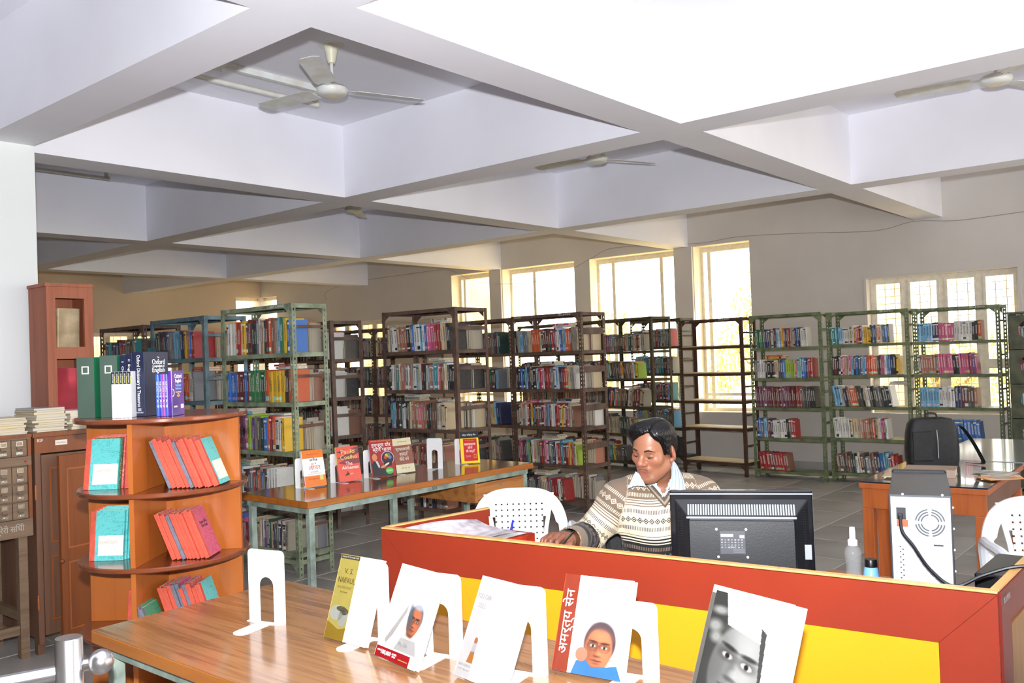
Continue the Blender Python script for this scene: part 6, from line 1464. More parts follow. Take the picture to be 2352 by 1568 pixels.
# ------------------------------------------------------------------ tall box with two openings
M_box = wood('brick_brown_timber', (158, 92, 64), (134, 72, 48), axis=2, freq=0.7, rough=0.6, coat=0.0)
bx_ = empty('box_cupboard', (2.251, 5.452, CTp+0.001)); tag(bx_, 'narrow brick-brown wooden box with two open compartments', 'box cupboard')
W_, D_, H_ = 0.273, 0.25, 0.835
o = MB(); o.box((0, 0.0205, 0), (0.018, D_, H_)); o.box((W_-0.018, 0.0205, 0), (W_, D_, H_)); o.build('sides', M_box, bx_); MB().box((0.018, D_-0.01, 0), (W_-0.018, D_, H_)).build('back', M_box, bx_)
MB().box((0.018, 0.0205, H_-0.02), (W_-0.018, D_-0.01, H_)).build('top', M_box, bx_); MB().box((-0.008, -0.006, H_+0.0005), (W_+0.006, D_, H_+0.02)).build('cornice', M_box, bx_)
for a, b_ in ((0, 0.052), (W_-0.052, W_)): MB().box((a, 0, 0), (b_, 0.02, H_)).build('stile', M_box, bx_)
for a, b_ in ((H_-0.068, H_), (H_-0.43, H_-0.36), (0, 0.075)): MB().box((0.0525, 0.0, a), (W_-0.0525, 0.0195, b_)).build('rail', M_box, bx_)
MB().box((0.018, 0.0205, H_-0.42), (W_-0.018, D_-0.0105, H_-0.40)).build('shelf', M_box, bx_); MB().box((0.018, 0.0205, 0.06), (W_-0.018, D_-0.0105, 0.075)).build('shelf', M_box, bx_)
# contents
M_old = mat('old_paper', (226, 208, 172), 0.85, var=0.08, scale=12, c2=(196, 174, 134))
op = Vector((2.251, 5.452, CTp+0.001))
def bundle(x, y, z, w, d, h, a, m, label, cat):
    r = empty('paper_bundle', op+Vector((x, y, z))); r.rotation_euler = (0, R_(a), 0); tag(r, label, cat)
    sheet(6, 6, lambda u, v: (w*u, 0.008*math.sin(u*6)+0.01*u, h*v)).build('front_sheet', m, r, smooth=True); MB().box((0.002, 0.02, 0), (w, d, h)).build('stack', m, r, bevel=0.003); return r
bundle(0.085, 0.05, H_-0.3985, 0.125, 0.14, 0.275, 1.5, M_old, 'large yellowed paper volume in the upper compartment of the box', 'paper bundle')
bundle(0.048, 0.045, H_-0.3985, 0.03, 0.15, 0.25, 0, mat('old_card', (176, 140, 96), 0.85, var=0.15, scale=14), 'slim yellowed bundle leaning in the upper compartment of the box', 'paper bundle')
rf = empty('red_folder', op+Vector((0.058, 0.04, 0.0765))); rf.rotation_euler = (R_(-6), R_(3), 0); tag(rf, 'faded red folder in the lower compartment of the box', 'folder')
M_rf = mat('faded_red_card', (206, 62, 76), 0.55, var=0.12, scale=6); sheet(6, 4, lambda u, v: (0.165*u, 0.006*math.sin(u*5), 0.28*v)).build('front_cover', M_rf, rf, smooth=True); MB().box((0.002, 0.014, 0), (0.163, 0.03, 0.275)).build('contents', M_old, rf)
# ------------------------------------------------------------------ piles of magazines
mag_me = []
for c in ((204, 200, 190), (180, 176, 168), (214, 212, 208), (196, 176, 120), (150, 160, 170), (210, 190, 160)):
    mb = MB(); mb.box((-0.5, -0.5, 0), (0.5, 0.5, 0.16), 0); mb.box((-0.498, -0.495, 0.16), (0.492, 0.495, 0.84), 1); mb.box((-0.5, -0.5, 0.84), (0.5, 0.5, 1.0), 0)
    mag_me.append(mb.mesh('magazine', [fm(c), M_page]))
rm = random.Random(21)
def pile(x, y, z, n, where, w=0.20, d=0.27, rz=0, tmin=0.006, tmax=0.016):
    zz = z+0.0006
    for i in range(n):
        t = rm.uniform(tmin, tmax)
        o = inst('magazine', rm.choice(mag_me), None, (x+rm.uniform(-0.008, 0.008), y+rm.uniform(-0.008, 0.008), zz), (0, 0, R_(rz+rm.uniform(-6, 6))), (w*rm.uniform(0.93, 1.0), d*rm.uniform(0.93, 1), t))
        tag(o, '%s magazine from the bottom of the %s' % (ORD[i+1], where), 'magazine', 'magazines in the '+where); zz += t+0.0003
pile(2.14, 5.29, CTp, 11, 'left pile on the wooden cupboard', w=0.17, d=0.26)
pile(2.325, 5.28, CTp, 9, 'middle pile on the wooden cupboard', w=0.175, d=0.24)
pile(2.52, 5.28, CTp, 9, 'right pile on the wooden cupboard', w=0.18, d=0.24)
pile(1.93, 5.31, 1.213, 9, 'right pile on the card catalogue', w=0.18, d=0.26)
pile(1.73, 5.31, 1.213, 9, 'middle pile on the card catalogue', w=0.18, d=0.26)
pile(1.54, 5.31, 1.213, 8, 'left pile on the card catalogue', w=0.17, d=0.26)
# ------------------------------------------------------------------ steel railing in the corner of the view
m, nt, b = bsdf('brushed_steel'); b.inputs['Base Color'].default_value = (0.62, 0.62, 0.62, 1); b.inputs['Metallic'].default_value = 1.0; b.inputs['Roughness'].default_value = 0.28
n1 = nd(nt, 'ShaderNodeTexNoise'); n1.inputs['Scale'].default_value = 90; bp = nd(nt, 'ShaderNodeBump'); bp.inputs['Strength'].default_value = 0.04; nt.links.new(n1.outputs[0], bp.inputs['Height']); nt.links.new(bp.outputs[0], b.inputs['Normal']); M_ss = m
rl = empty('steel_railing', (0.878, 2.057, 0)); tag(rl, 'brushed steel railing post with ball knob at the lower left', 'railing')
MB().lathe([(0.029, 0.0), (0.029, 0.948), (0.0275, 0.95)], 32).build('post', M_ss, rl, smooth=True)
MB().cyl(VR*0.028+Vector((0, 0, 0.888)), VR*0.045+Vector((0, 0, 0.888)), 0.009, n=12).build('knob_neck', M_ss, rl, smooth=True); c = VR*0.064; MB().sphere((c.x, c.y, 0.886), 0.028, 24, 16).build('ball_knob', M_ss, rl, smooth=True)
e1 = -VR*0.62-VA*0.10
MB().cyl(-VR*0.029+Vector((0, 0, 0.875)), e1*0.955+Vector((0, 0, 0.875)), 0.0165, n=24).build('rail', M_ss, rl, smooth=True); MB(Matrix.Translation(e1)).lathe([(0.029, 0), (0.029, 0.948), (0.0275, 0.95)], 32).build('post', M_ss, rl, smooth=True)
# lilac carton at the lower right corner
q = Vector((2.40, 0.43, 0))
lc_ = empty('carton', (2.42, 0.44, 0), R_(-20)); tag(lc_, 'pale lilac paper-wrapped carton at the lower right corner', 'carton'); MB().box((0, -0.30, 0), (0.34, 0.0, 0.739)).build('box', mat('lilac_paper', (206, 190, 200), 0.6, var=0.1, scale=8), lc_, bevel=0.006); MB().box((-0.0015, -0.19, 0.0), (0.342, -0.13, 0.7405)).build('tape', mat('brown_tape', (150, 110, 120), 0.4), lc_)

# ------------------------------------------------------------------ ceiling fans and tube lights
M_fan = mat('fan_enamel', (226, 230, 228), 0.4, var=0.03, scale=8, c2=(212, 208, 196)); M_cream = mat('cream_plastic', (226, 222, 196), 0.4, var=0.04)
def fan(x, y, rot, label, zc=3.265):
    r = empty('ceiling_fan', (x, y, zc), R_(rot)); tag(r, label, 'ceiling fan', 'white ceiling fans')
    MB().lathe([(0.085, ZS-zc-0.003), (0.085, ZS-zc)], 28).build('ceiling_plate', M_fan, r, smooth=True)
    MB().lathe([(0.022, ZS-zc-0.115), (0.030, ZS-zc-0.09), (0.045, ZS-zc-0.02), (0.05, ZS-zc-0.0035)], 24).build('canopy', M_cream, r, smooth=True)
    MB().cyl((0, 0, 0.03), (0, 0, ZS-zc-0.116), 0.011, n=12).build('rod', M_fan, r, smooth=True)
    MB().lathe([(0.05, -0.040), (0.075, -0.036), (0.092, -0.024), (0.098, -0.008), (0.098, 0.006), (0.08, 0.022), (0.03, 0.0295)], 36).build('motor', M_fan, r, smooth=True)
    MB().lathe([(0.001, -0.046), (0.052, -0.0405)], 30).build('bottom_cap', M_cream, r, smooth=True)
    for k in range(3):
        mb = MB(Matrix.Rotation(R_(120*k), 4, 'Z') @ Matrix.Rotation(R_(9), 4, 'X'))
        n = 8; top = []
        pts = [(0.15, -0.058), (0.20, -0.070), (0.58, -0.064), (0.615, -0.050), (0.625, 0.02), (0.60, 0.060), (0.20, 0.066), (0.15, 0.055)]
        mb.prism(pts, -0.0015, 0.0015); b_ = mb.build('blade', M_fan, r)
        mb = MB(Matrix.Rotation(R_(120*k), 4, 'Z') @ Matrix.Rotation(R_(9), 4, 'X')); mb.box((0.094, -0.016, 0.002), (0.19, 0.016, 0.005)); mb.build('bracket', M_fan, b_)
    return r
fan(3.60, 4.43, 219, 'white ceiling fan in the nearest coffer with a tube light'); fan(6.54, 4.43, -22, 'white ceiling fan half hidden behind the second beam')
fan(6.60, 1.27, -20, 'white ceiling fan near the upper right corner'); fan(6.54, 7.75, 160, 'white ceiling fan barely visible behind the far beam crossing')
M_tube = mat('tube_glass', (226, 224, 214), 0.3, var=0.05, scale=10)
def tube_light(x0, x1, y, z, label):
    r = empty('tube_light', (x0, y, ZS)); tag(r, label, 'tube light', 'fluorescent tube lights'); L = x1-x0; zz = z-ZS
    MB().box((0.0, -0.14, -0.045), (L-0.06, -0.095, -0.0005)).build('batten', M_fan, r, bevel=0.003)
    MB().cyl((0.02, 0, zz), (L-0.02, 0, zz), 0.018, n=16).build('tube', M_tube, r, smooth=True)
    for x in (0.0, L-0.02): MB().cyl((x, 0, zz), (x+0.02, 0, zz), 0.0195, n=16).build('end_cap', M_cream, r, smooth=True)
    for x in (0.02, L-0.10): MB().hexa([(x, -0.115, -0.0455), (x+0.02, -0.115, -0.0455), (x+0.02, -0.105, -0.0455), (x, -0.105, -0.0455), (x+0.05, -0.012, zz+0.005), (x+0.09, -0.012, zz+0.005), (x+0.09, 0.004, zz+0.018), (x+0.05, 0.004, zz+0.018)][4:]+[(x, -0.12, -0.046), (x+0.03, -0.12, -0.046), (x+0.03, -0.10, -0.046), (x, -0.10, -0.046)]).build('bracket', M_fan, r)
    MB().box((L*0.18, -0.145, -0.082), (L*0.18+0.10, -0.09, -0.0455)).build('starter', M_fan, r, bevel=0.004)
tube_light(2.95, 4.15, 5.28, 3.455, 'fluorescent tube light beside the nearest ceiling fan'); tube_light(3.05, 4.25, 8.75, 3.46, 'fluorescent tube light in the dark coffer at the left')
# loose cable along the rear wall
wpts = []
for u, v in ((750, 690), (752, 668), (830, 645), (960, 626), (1020, 619), (1050, 627), (1090, 646), (1160, 652), (1240, 644), (1300, 624), (1360, 592), (1405, 570), (1530, 561), (1610, 558), (1700, 543), (1850, 535), (2010, 530), (2100, 508), (2200, 506), (2352, 486), (2500, 470)):
    d = ray(u, v); p = CAMP+d*((XB-0.008-0.032*(1 if 1130 < u < 1200 or 1540 < u < 1600 else 0))/d.x); wpts.append(p)
tag(MB().tube(smooth_path(wpts, 4), 0.0028, 6).build('cable', mat('grey_cable', (150, 140, 126), 0.6)), 'thin loose cable strung along the rear wall', 'cable')
# ------------------------------------------------------------------ the seated man (implicit surfaces -> one continuous mesh)
V3 = lambda *a: np.array(a, dtype=np.float64)
def ell(c, ax, r): return ('e', V3(*c), np.array(ax, float), V3(*r))
def cap(a, b, r0, r1): return ('c', V3(*a), V3(*b), r0, r1)
def grow(p, g): return (p[0], p[1], p[2], p[3]+g) if p[0] == 'e' else (p[0], p[1], p[2], p[3]+g, p[4]+g)
def sdf_of(p, X, Y, Z):
    if p[0] == 'e':
        _, c, ax, r = p; dx, dy, dz = X-c[0], Y-c[1], Z-c[2]
        l = [ax[i, 0]*dx+ax[i, 1]*dy+ax[i, 2]*dz for i in range(3)]
        k0 = np.sqrt(sum((l[i]/r[i])**2 for i in range(3))); k1 = np.sqrt(sum((l[i]/(r[i]*r[i]))**2 for i in range(3)))+1e-9
        return k0*(k0-1.0)/k1
    _, a, b, r0, r1 = p; ba = b-a; dx, dy, dz = X-a[0], Y-a[1], Z-a[2]
    t = np.clip((dx*ba[0]+dy*ba[1]+dz*ba[2])/max(ba@ba, 1e-9), 0, 1)
    return np.sqrt((dx-ba[0]*t)**2+(dy-ba[1]*t)**2+(dz-ba[2]*t)**2)-(r0+(r1-r0)*t)
def bounds(p):
    if p[0] == 'e': e = np.abs(p[2].T) @ p[3]; return p[1]-e, p[1]+e
    r = max(p[3], p[4]); return np.minimum(p[1], p[2])-r, np.maximum(p[1], p[2])+r
def combine(prims, xs, ys, zs):
    D = np.full((len(xs), len(ys), len(zs)), 1.0)
    for op, p, k in prims:
        lo, hi = bounds(p); m = 0.035+k
        i0, i1 = np.searchsorted(xs, (lo[0]-m, hi[0]+m)); j0, j1 = np.searchsorted(ys, (lo[1]-m, hi[1]+m)); k0, k1 = np.searchsorted(zs, (lo[2]-m, hi[2]+m))
        if i0 >= i1 or j0 >= j1 or k0 >= k1: continue
        d = sdf_of(p, xs[i0:i1, None, None], ys[None, j0:j1, None], zs[None, None, k0:k1]); S = D[i0:i1, j0:j1, k0:k1]
        if op == 'u':
            h = np.clip(0.5+0.5*(S-d)/k, 0, 1); D[i0:i1, j0:j1, k0:k1] = S*(1-h)+d*h-k*h*(1-h)
        else:
            h = np.clip(0.5-0.5*(S+d)/k, 0, 1); D[i0:i1, j0:j1, k0:k1] = S*(1-h)-d*h+k*h*(1-h)
    return D
def surface_net(D, xs, ys, zs):
    s = D < 0; nx, ny, nz = D.shape
    c = np.zeros((nx-1, ny-1, nz-1), np.int8); OFF = [(i, j, k) for i in (0, 1) for j in (0, 1) for k in (0, 1)]
    for i, j, k in OFF: c += s[i:nx-1+i, j:ny-1+j, k:nz-1+k]
    I, J, K_ = np.nonzero((c > 0) & (c < 8)); n = len(I)
    idx = -np.ones(c.shape, np.int32); idx[I, J, K_] = np.arange(n)
    val = {o: D[I+o[0], J+o[1], K_+o[2]] for o in OFF}
    pos = np.zeros((n, 3)); cnt = np.zeros(n)
    for o in OFF:
        for a in range(3):
            if o[a]: continue
            q = list(o); q[a] = 1; q = tuple(q); v0, v1 = val[o], val[q]; m = (v0 < 0) != (v1 < 0)
            t = np.where(m, v0/np.where(np.abs(v0-v1) < 1e-12, 1, v0-v1), 0)
            P = np.stack([xs[I+o[0]], ys[J+o[1]], zs[K_+o[2]]], 1); Q = np.stack([xs[I+q[0]], ys[J+q[1]], zs[K_+q[2]]], 1)
            pos[m] += (P+(Q-P)*t[:, None])[m]; cnt[m] += 1
    pos /= cnt[:, None]; F = []
    for a in range(3):
        sl0 = [slice(None)]*3; sl1 = [slice(None)]*3; sl0[a] = slice(0, -1); sl1[a] = slice(1, None)
        A, B = s[tuple(sl0)], s[tuple(sl1)]; e = np.argwhere(A != B); b, cc = (a+1) % 3, (a+2) % 3
        lim = [nx, ny, nz]; ok = (e[:, b] > 0) & (e[:, b] < lim[b]-1) & (e[:, cc] > 0) & (e[:, cc] < lim[cc]-1); e = e[ok]
        flip = A[e[:, 0], e[:, 1], e[:, 2]]
        def at(db, dc): q = e.copy(); q[:, b] += db; q[:, cc] += dc; return idx[q[:, 0], q[:, 1], q[:, 2]]
        q4 = np.stack([at(-1, -1), at(0, -1), at(0, 0), at(-1, 0)], 1); q4 = np.where(flip[:, None], q4, q4[:, ::-1]); F.append(q4[(q4 >= 0).all(1)])
    return pos, np.concatenate(F)
def relax(P, F, it=2, f=0.5):
    E = np.concatenate([F[:, [i, (i+1) % 4]] for i in range(4)])
    for _ in range(it):
        S = np.zeros_like(P); C = np.zeros(len(P)); np.add.at(S, E[:, 0], P[E[:, 1]]); np.add.at(C, E[:, 0], 1); np.add.at(S, E[:, 1], P[E[:, 0]]); np.add.at(C, E[:, 1], 1)
        P = P+(S/np.maximum(C, 1)[:, None]-P)*f
    return P
def net_mesh(name, P, F, m, keep=None):
    if keep is not None:
        F = F[keep[F].all(1)]; used = np.unique(F); mp = -np.ones(len(P), int); mp[used] = np.arange(len(used)); P = P[used]; F = mp[F]
    me = bpy.data.meshes.new(name); me.from_pydata(P.tolist(), [], F.tolist()); me.materials.append(m)
    me.polygons.foreach_set('use_smooth', [True]*len(me.polygons)); me.update()
    return me, P, F
def axis(segs):
    out = []
    for a, b, h in segs: out += list(np.arange(a, b-1e-9, h))
    return np.array(out+[segs[-1][1]])
# frames
H0 = V3(3.118, 1.888, 1.140); az, pit, rol = R_(178.5), R_(-9.0), R_(-4.0)
hf = V3(math.cos(pit)*math.cos(az), math.cos(pit)*math.sin(az), math.sin(pit)); hs = -np.cross(hf, V3(0, 0, 1)); hs /= np.linalg.norm(hs); hu = np.cross(hs, hf); hu = hu if hu[2] > 0 else -hu
hs2 = math.cos(rol)*hs+math.sin(rol)*hu; hu2 = math.cos(rol)*hu-math.sin(rol)*hs; HA = np.array([hs2, hf, hu2])
def hp(x, y, z): return H0+HA[0]*x+HA[1]*y+HA[2]*z
lat = V3(0.643, -0.766, 0); tf = V3(-0.766, -0.643, 0); TA = np.array([lat, tf, V3(0, 0, 1)])
NB = V3(3.215, 1.925, 1.0)
def tp_(x, y, z): return NB+lat*x+tf*y+V3(0, 0, z)
def he(c, r, k=0.02, op='u', ax=None): return (op, ell(hp(*c), HA if ax is None else ax, r), k)
def hc(a, b, r0, r1, k=0.01, op='u'): return (op, cap(hp(*a), hp(*b), r0, r1), k)
def rotx(a):
    c, s = math.cos(a), math.sin(a); return np.array([HA[0], HA[1]*c+HA[2]*s, -HA[1]*s+HA[2]*c])
HEAD = [he((0, -0.012, 0.040), (0.076, 0.096, 0.086)), he((0, 0.026, -0.042), (0.061, 0.060, 0.074), 0.03), hc((0, 0.03, 0.06), (0, 0.045, 0.02), 0.055, 0.05, 0.03)]
for sx in (-1, 1):
    HEAD += [hc((sx*0.052, -0.004, -0.050), (sx*0.024, 0.058, -0.096), 0.020, 0.017, 0.025), he((sx*0.043, 0.056, -0.018), (0.024, 0.022, 0.022), 0.02)]
HEAD += [he((0, 0.068, -0.100), (0.022, 0.018, 0.017), 0.02), hc((-0.036, 0.078, 0.021), (0.036, 0.078, 0.021), 0.011, 0.011, 0.012)]
for sx in (-1, 1): HEAD += [he((sx*0.032, 0.096, 0.002), (0.018, 0.014, 0.011), 0.012, 's'), he((sx*0.031, 0.0760, 0.002), (0.0165, 0.0118, 0.0105), 0.004), hc((sx*0.044, 0.066, 0.004), (sx*0.018, 0.082, 0.009), 0.0085, 0.0075, 0.005)]
HEAD += [hc((0, 0.084, 0.014), (0, 0.106, -0.022), 0.0080, 0.0100, 0.010), he((0, 0.106, -0.027), (0.0140, 0.0130, 0.0115), 0.009)]
for sx in (-1, 1): HEAD += [he((sx*0.0125, 0.094, -0.0315), (0.0095, 0.011, 0.0080), 0.006)]
HEAD += [hc((-0.018, 0.078, -0.052), (0.018, 0.078, -0.052), 0.008, 0.008, 0.012), hc((-0.019, 0.0785, -0.0635), (0.019, 0.0785, -0.0635), 0.0062, 0.0062, 0.005), hc((-0.016, 0.0765, -0.0760), (0.016, 0.0765, -0.0760), 0.0075, 0.0075, 0.007), hc((-0.022, 0.0868, -0.0695), (0.022, 0.0868, -0.0695), 0.0022, 0.0022, 0.003, 's')]
for sx in (-1, 1):
    ea = rotx(R_(-14)); ea = np.array([ea[0]*math.cos(R_(sx*34))+ea[1]*math.sin(R_(sx*34))*(-1), ea[1]*math.cos(R_(sx*34))+ea[0]*math.sin(R_(sx*34)), ea[2]])
    HEAD += [('u', ell(hp(sx*0.082, -0.012, -0.004), ea, (0.0085, 0.020, 0.033)), 0.006), ('s', ell(hp(sx*0.091, -0.007, 0.000), ea, (0.0065, 0.011, 0.019)), 0.004), ('u', ell(hp(sx*0.078, 0.001, -0.030), ea, (0.008, 0.010, 0.011)), 0.006)]
NECK = [('u', cap(hp(0, -0.022, -0.055), NB+V3(0.03, 0.02, -0.02), 0.053, 0.060), 0.03), ('u', cap(tp_(-0.09, -0.02, -0.055), tp_(0.09, -0.02, -0.055), 0.05, 0.05), 0.06)]
TORSO = [('u', ell(tp_(0, -0.005, -0.155), TA, (0.160, 0.104, 0.155)), 0.05), ('u', ell(tp_(0, 0.01, -0.36), TA, (0.155, 0.118, 0.17)), 0.06), ('u', ell(tp_(0, -0.03, -0.51), TA, (0.17, 0.14, 0.12)), 0.06), ('u', cap(tp_(-0.155, -0.02, -0.065), tp_(0.155, -0.02, -0.065), 0.058, 0.058), 0.05)]
SR, ER, WRi = tp_(-0.175, -0.01, -0.075), V3(3.015, 2.165, 0.775), V3(2.768, 2.078, 0.822)
SL, EL, WL = tp_(0.175, -0.01, -0.075), V3(3.30, 1.635, 0.76), V3(2.985, 1.50, 0.775)
ARMS = [('u', cap(SR, ER, 0.054, 0.046), 0.04), ('u', cap(ER, WRi, 0.044, 0.029), 0.03), ('u', cap(SL, EL, 0.054, 0.046), 0.04), ('u', cap(EL, WL, 0.044, 0.029), 0.03)]
KNR, KNL = tp_(-0.12, 0.40, -0.50), tp_(0.12, 0.40, -0.50)
LEGS = []
for sx, kn in ((-1, KNR), (1, KNL)):
    ft_ = kn+V3(0, 0, 0)+tf*0.02; ft_[2] = 0.075
    LEGS += [('u', cap(tp_(sx*0.09, -0.02, -0.53), kn, 0.085, 0.062), 0.05), ('u', cap(kn, ft_, 0.058, 0.040), 0.04), ('u', cap(ft_-V3(0, 0, 0.03), ft_+tf*0.15-V3(0, 0, 0.035), 0.036, 0.030), 0.03)]
# right hand: knuckles up, pinching a pen
KC = V3(2.655, 2.072, 0.858)
hd = KC-WRi; hl = np.linalg.norm(hd); hd /= hl; hn = V3(0, 0, 1)-hd*hd[2]; hn /= np.linalg.norm(hn); ht = np.cross(hd, hn); ht = ht if ht @ lat > 0 else -ht   # ht: thumb side
def hand(W, d, n, t, sgn=1, curl=1.0):
    q = lambda a, b, c: W+d*a+n*b+t*c
    out = [('u', cap(q(0.0, 0, 0), q(0.035, 0.002, 0), 0.027, 0.028), 0.02), ('u', ell(q(0.062, 0.002, -0.002), np.array([d, t, n]), (0.045, 0.041, 0.019)), 0.02)]
    tips = []
    for i, (off, L, sp) in enumerate(((0.030, 0.90, 0.10), (0.010, 1.0, 0.02), (-0.011, 0.95, -0.06), (-0.030, 0.78, -0.16))):
        b = q(0.095-abs(off)*0.25, 0.006-abs(off)*0.12, off)
        c1 = 0.55*curl; d1 = d*math.cos(c1)-n*math.sin(c1)+t*sp; d1 /= np.linalg.norm(d1); p1 = b+d1*0.043*L
        c2 = 1.35*curl; d2 = d*math.cos(c2)-n*math.sin(c2)+t*sp*0.6; d2 /= np.linalg.norm(d2); p2 = p1+d2*0.028*L
        c3 = 1.95*curl; d3 = d*math.cos(c3)-n*math.sin(c3); p3 = p2+d3*0.019*L
        out += [('u', cap(b-d1*0.012, p1, 0.0106, 0.0092), 0.006), ('u', cap(p1, p2, 0.0092, 0.0082), 0.002), ('u', cap(p2, p3, 0.0082, 0.0068), 0.002)]; tips.append(p3)
    a = q(0.022, -0.006, 0.026); b = q(0.056, -0.018, 0.048); c = q(0.088, -0.034, 0.040); e = q(0.106, -0.046, 0.028)
    out += [('u', cap(a, b, 0.016, 0.0125), 0.012), ('u', cap(b, c, 0.0118, 0.0098), 0.003), ('u', cap(c, e, 0.0098, 0.0072), 0.002)]
    return out, tips, e
HR, tipsR, thR = hand(WRi, hd, hn, ht)
hdL = V3(-0.97, -0.2, -0.12); hdL /= np.linalg.norm(hdL); hnL = V3(0, 0, 1)-hdL*hdL[2]; hnL /= np.linalg.norm(hnL); htL = np.cross(hdL, hnL); htL = htL if htL @ lat < 0 else -htL
HL, tipsL, thL = hand(WL, hdL, hnL, htL, curl=0.35)
xs = axis([(2.55, 2.80, 0.0032), (2.80, 2.985, 0.008), (2.985, 3.225, 0.0030), (3.225, 3.55, 0.010)])
ys = axis([(1.36, 1.56, 0.0065), (1.56, 1.79, 0.009), (1.79, 2.14, 0.0030), (2.14, 2.26, 0.008)])
zs = axis([(0.0, 0.70, 0.014), (0.70, 0.90, 0.0035), (0.90, 0.99, 0.008), (0.99, 1.285, 0.0030)])
D = combine(TORSO+ARMS+LEGS+NECK+HEAD+HR+HL, xs, ys, zs)
P, F = surface_net(D, xs, ys, zs); P = relax(P, F, 1, 0.35)
print('BODY', D.shape, len(P))
def hl_(P): d = P-H0; return d @ HA[0], d @ HA[1], d @ HA[2]
m, nt, b = bsdf('skin'); at = nd(nt, 'ShaderNodeAttribute', attribute_name='tone')
n1 = nd(nt, 'ShaderNodeTexNoise'); n1.inputs['Scale'].default_value = 45; tcx = nd(nt, 'ShaderNodeTexCoord'); nt.links.new(tcx.outputs['Object'], n1.inputs['Vector'])
nt.links.new(mixc(nt, mathn(nt, 'MULTIPLY', n1.outputs[0], 0.25), at.outputs['Color'], (0.30, 0.12, 0.07, 1)), b.inputs['Base Color'])
b.inputs['Roughness'].default_value = 0.42; b.inputs['Subsurface Weight'].default_value = 0.08; b.inputs['Subsurface Radius'].default_value = (0.012, 0.005, 0.003); b.inputs['Subsurface Scale'].default_value = 0.4; M_skin = m
person = empty('person', (3.27, 1.97, 0)); tag(person, 'man in a patterned knit sweater seated behind the counter writing', 'person')
PO = V3(3.27, 1.97, 0)
me, P2, F2 = net_mesh('body', P-PO, F, M_skin)
x, y, z = hl_(P); base = np.array(lin((160, 108, 80))[:3]); tone = np.tile(base, (len(P), 1))
def blend(c, w): tone[:] = tone*(1-w[:, None])+np.array(lin(c)[:3])*w[:, None]
g = lambda cx, cy, cz, rx, ry, rz: np.exp(-(((x-cx)/rx)**2+((y-cy)/ry)**2+((z-cz)/rz)**2))
face = (np.abs(x) < 0.1) & (z > -0.14)
for sx in (-1, 1): blend((190, 104, 82), 0.35*g(sx*0.042, 0.07, -0.025, 0.022, 0.03, 0.02)); blend((186, 92, 78), 0.5*g(sx*0.08, -0.01, -0.01, 0.01, 0.02, 0.03)); blend((120, 70, 52), 0.55*g(sx*0.032, 0.085, 0.005, 0.016, 0.02, 0.008))
blend((188, 96, 78), 0.55*g(0, 0.11, -0.03, 0.016, 0.02, 0.012))
lips = np.clip(1.6*np.exp(-(np.abs(z+0.0695)/0.0085)**4)*np.exp(-(np.abs(x)/0.024)**6)*(y > 0.07), 0, 1); blend((150, 84, 76), 0.85*lips)
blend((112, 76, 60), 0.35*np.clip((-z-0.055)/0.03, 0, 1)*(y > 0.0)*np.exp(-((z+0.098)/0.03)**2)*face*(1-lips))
hw_ = np.exp(-(np.linalg.norm(P-KC, axis=1)/0.10)**4); blend((132, 84, 62), hw_)
at = me.attributes.new('tone', 'FLOAT_COLOR', 'POINT'); at.data.foreach_set('color', np.concatenate([tone, np.ones((len(P), 1))], 1).ravel())
bo = bpy.data.objects.new('body', me); COL.objects.link(bo); bo.parent = person
# surface lookup in front of the face
def face_y(px_, pz_):
    yy = np.arange(0.13, 0.0, -0.0004); pts = np.array([hp(px_, t, pz_) for t in yy])
    d = np.full(len(yy), 1.0)
    for op, pr, k in HEAD:
        q = sdf_of(pr, pts[:, 0], pts[:, 1], pts[:, 2])
        if op == 'u': h = np.clip(0.5+0.5*(d-q)/k, 0, 1); d = d*(1-h)+q*h-k*h*(1-h)
        else: h = np.clip(0.5-0.5*(d+q)/k, 0, 1); d = d*(1-h)-q*h+k*h*(1-h)
    i = np.argmax(d < 0); return yy[i]
def strip(name, pts, r, m_, squash=1.0, lift=0.0):
    q = [hp(a, face_y(a, c)+lift, c)-PO for a, c in pts]
    mb = MB(); mb.tube([Vector(t) for t in q], r, 6); return mb.build(name, m_, person, smooth=True)
M_hair = None
m, nt, b = bsdf('black_hair'); tcx = nd(nt, 'ShaderNodeTexCoord'); at = nd(nt, 'ShaderNodeAttribute', attribute_name='strand'); n1 = nd(nt, 'ShaderNodeTexNoise'); n1.inputs['Scale'].default_value = 1.0; n1.inputs['Detail'].default_value = 3
nt.links.new(at.outputs['Vector'], n1.inputs['Vector']); bp = nd(nt, 'ShaderNodeBump'); bp.inputs['Strength'].default_value = 0.8; bp.inputs['Distance'].default_value = 0.008; nt.links.new(n1.outputs[0], bp.inputs['Height']); nt.links.new(bp.outputs[0], b.inputs['Normal'])
b.inputs['Base Color'].default_value = (0.004, 0.0037, 0.004, 1); b.inputs['Roughness'].default_value = 0.27; b.inputs['Specular IOR Level'].default_value = 0.4; M_hair = m
M_brow = mat('dark_brow', (44, 32, 28), 0.7, var=0.1)
M_eye = mat('eye_dark', (30, 20, 18), 0.15, var=0.02); M_eyew = mat('eye_white', (120, 104, 98), 0.25, var=0.02)
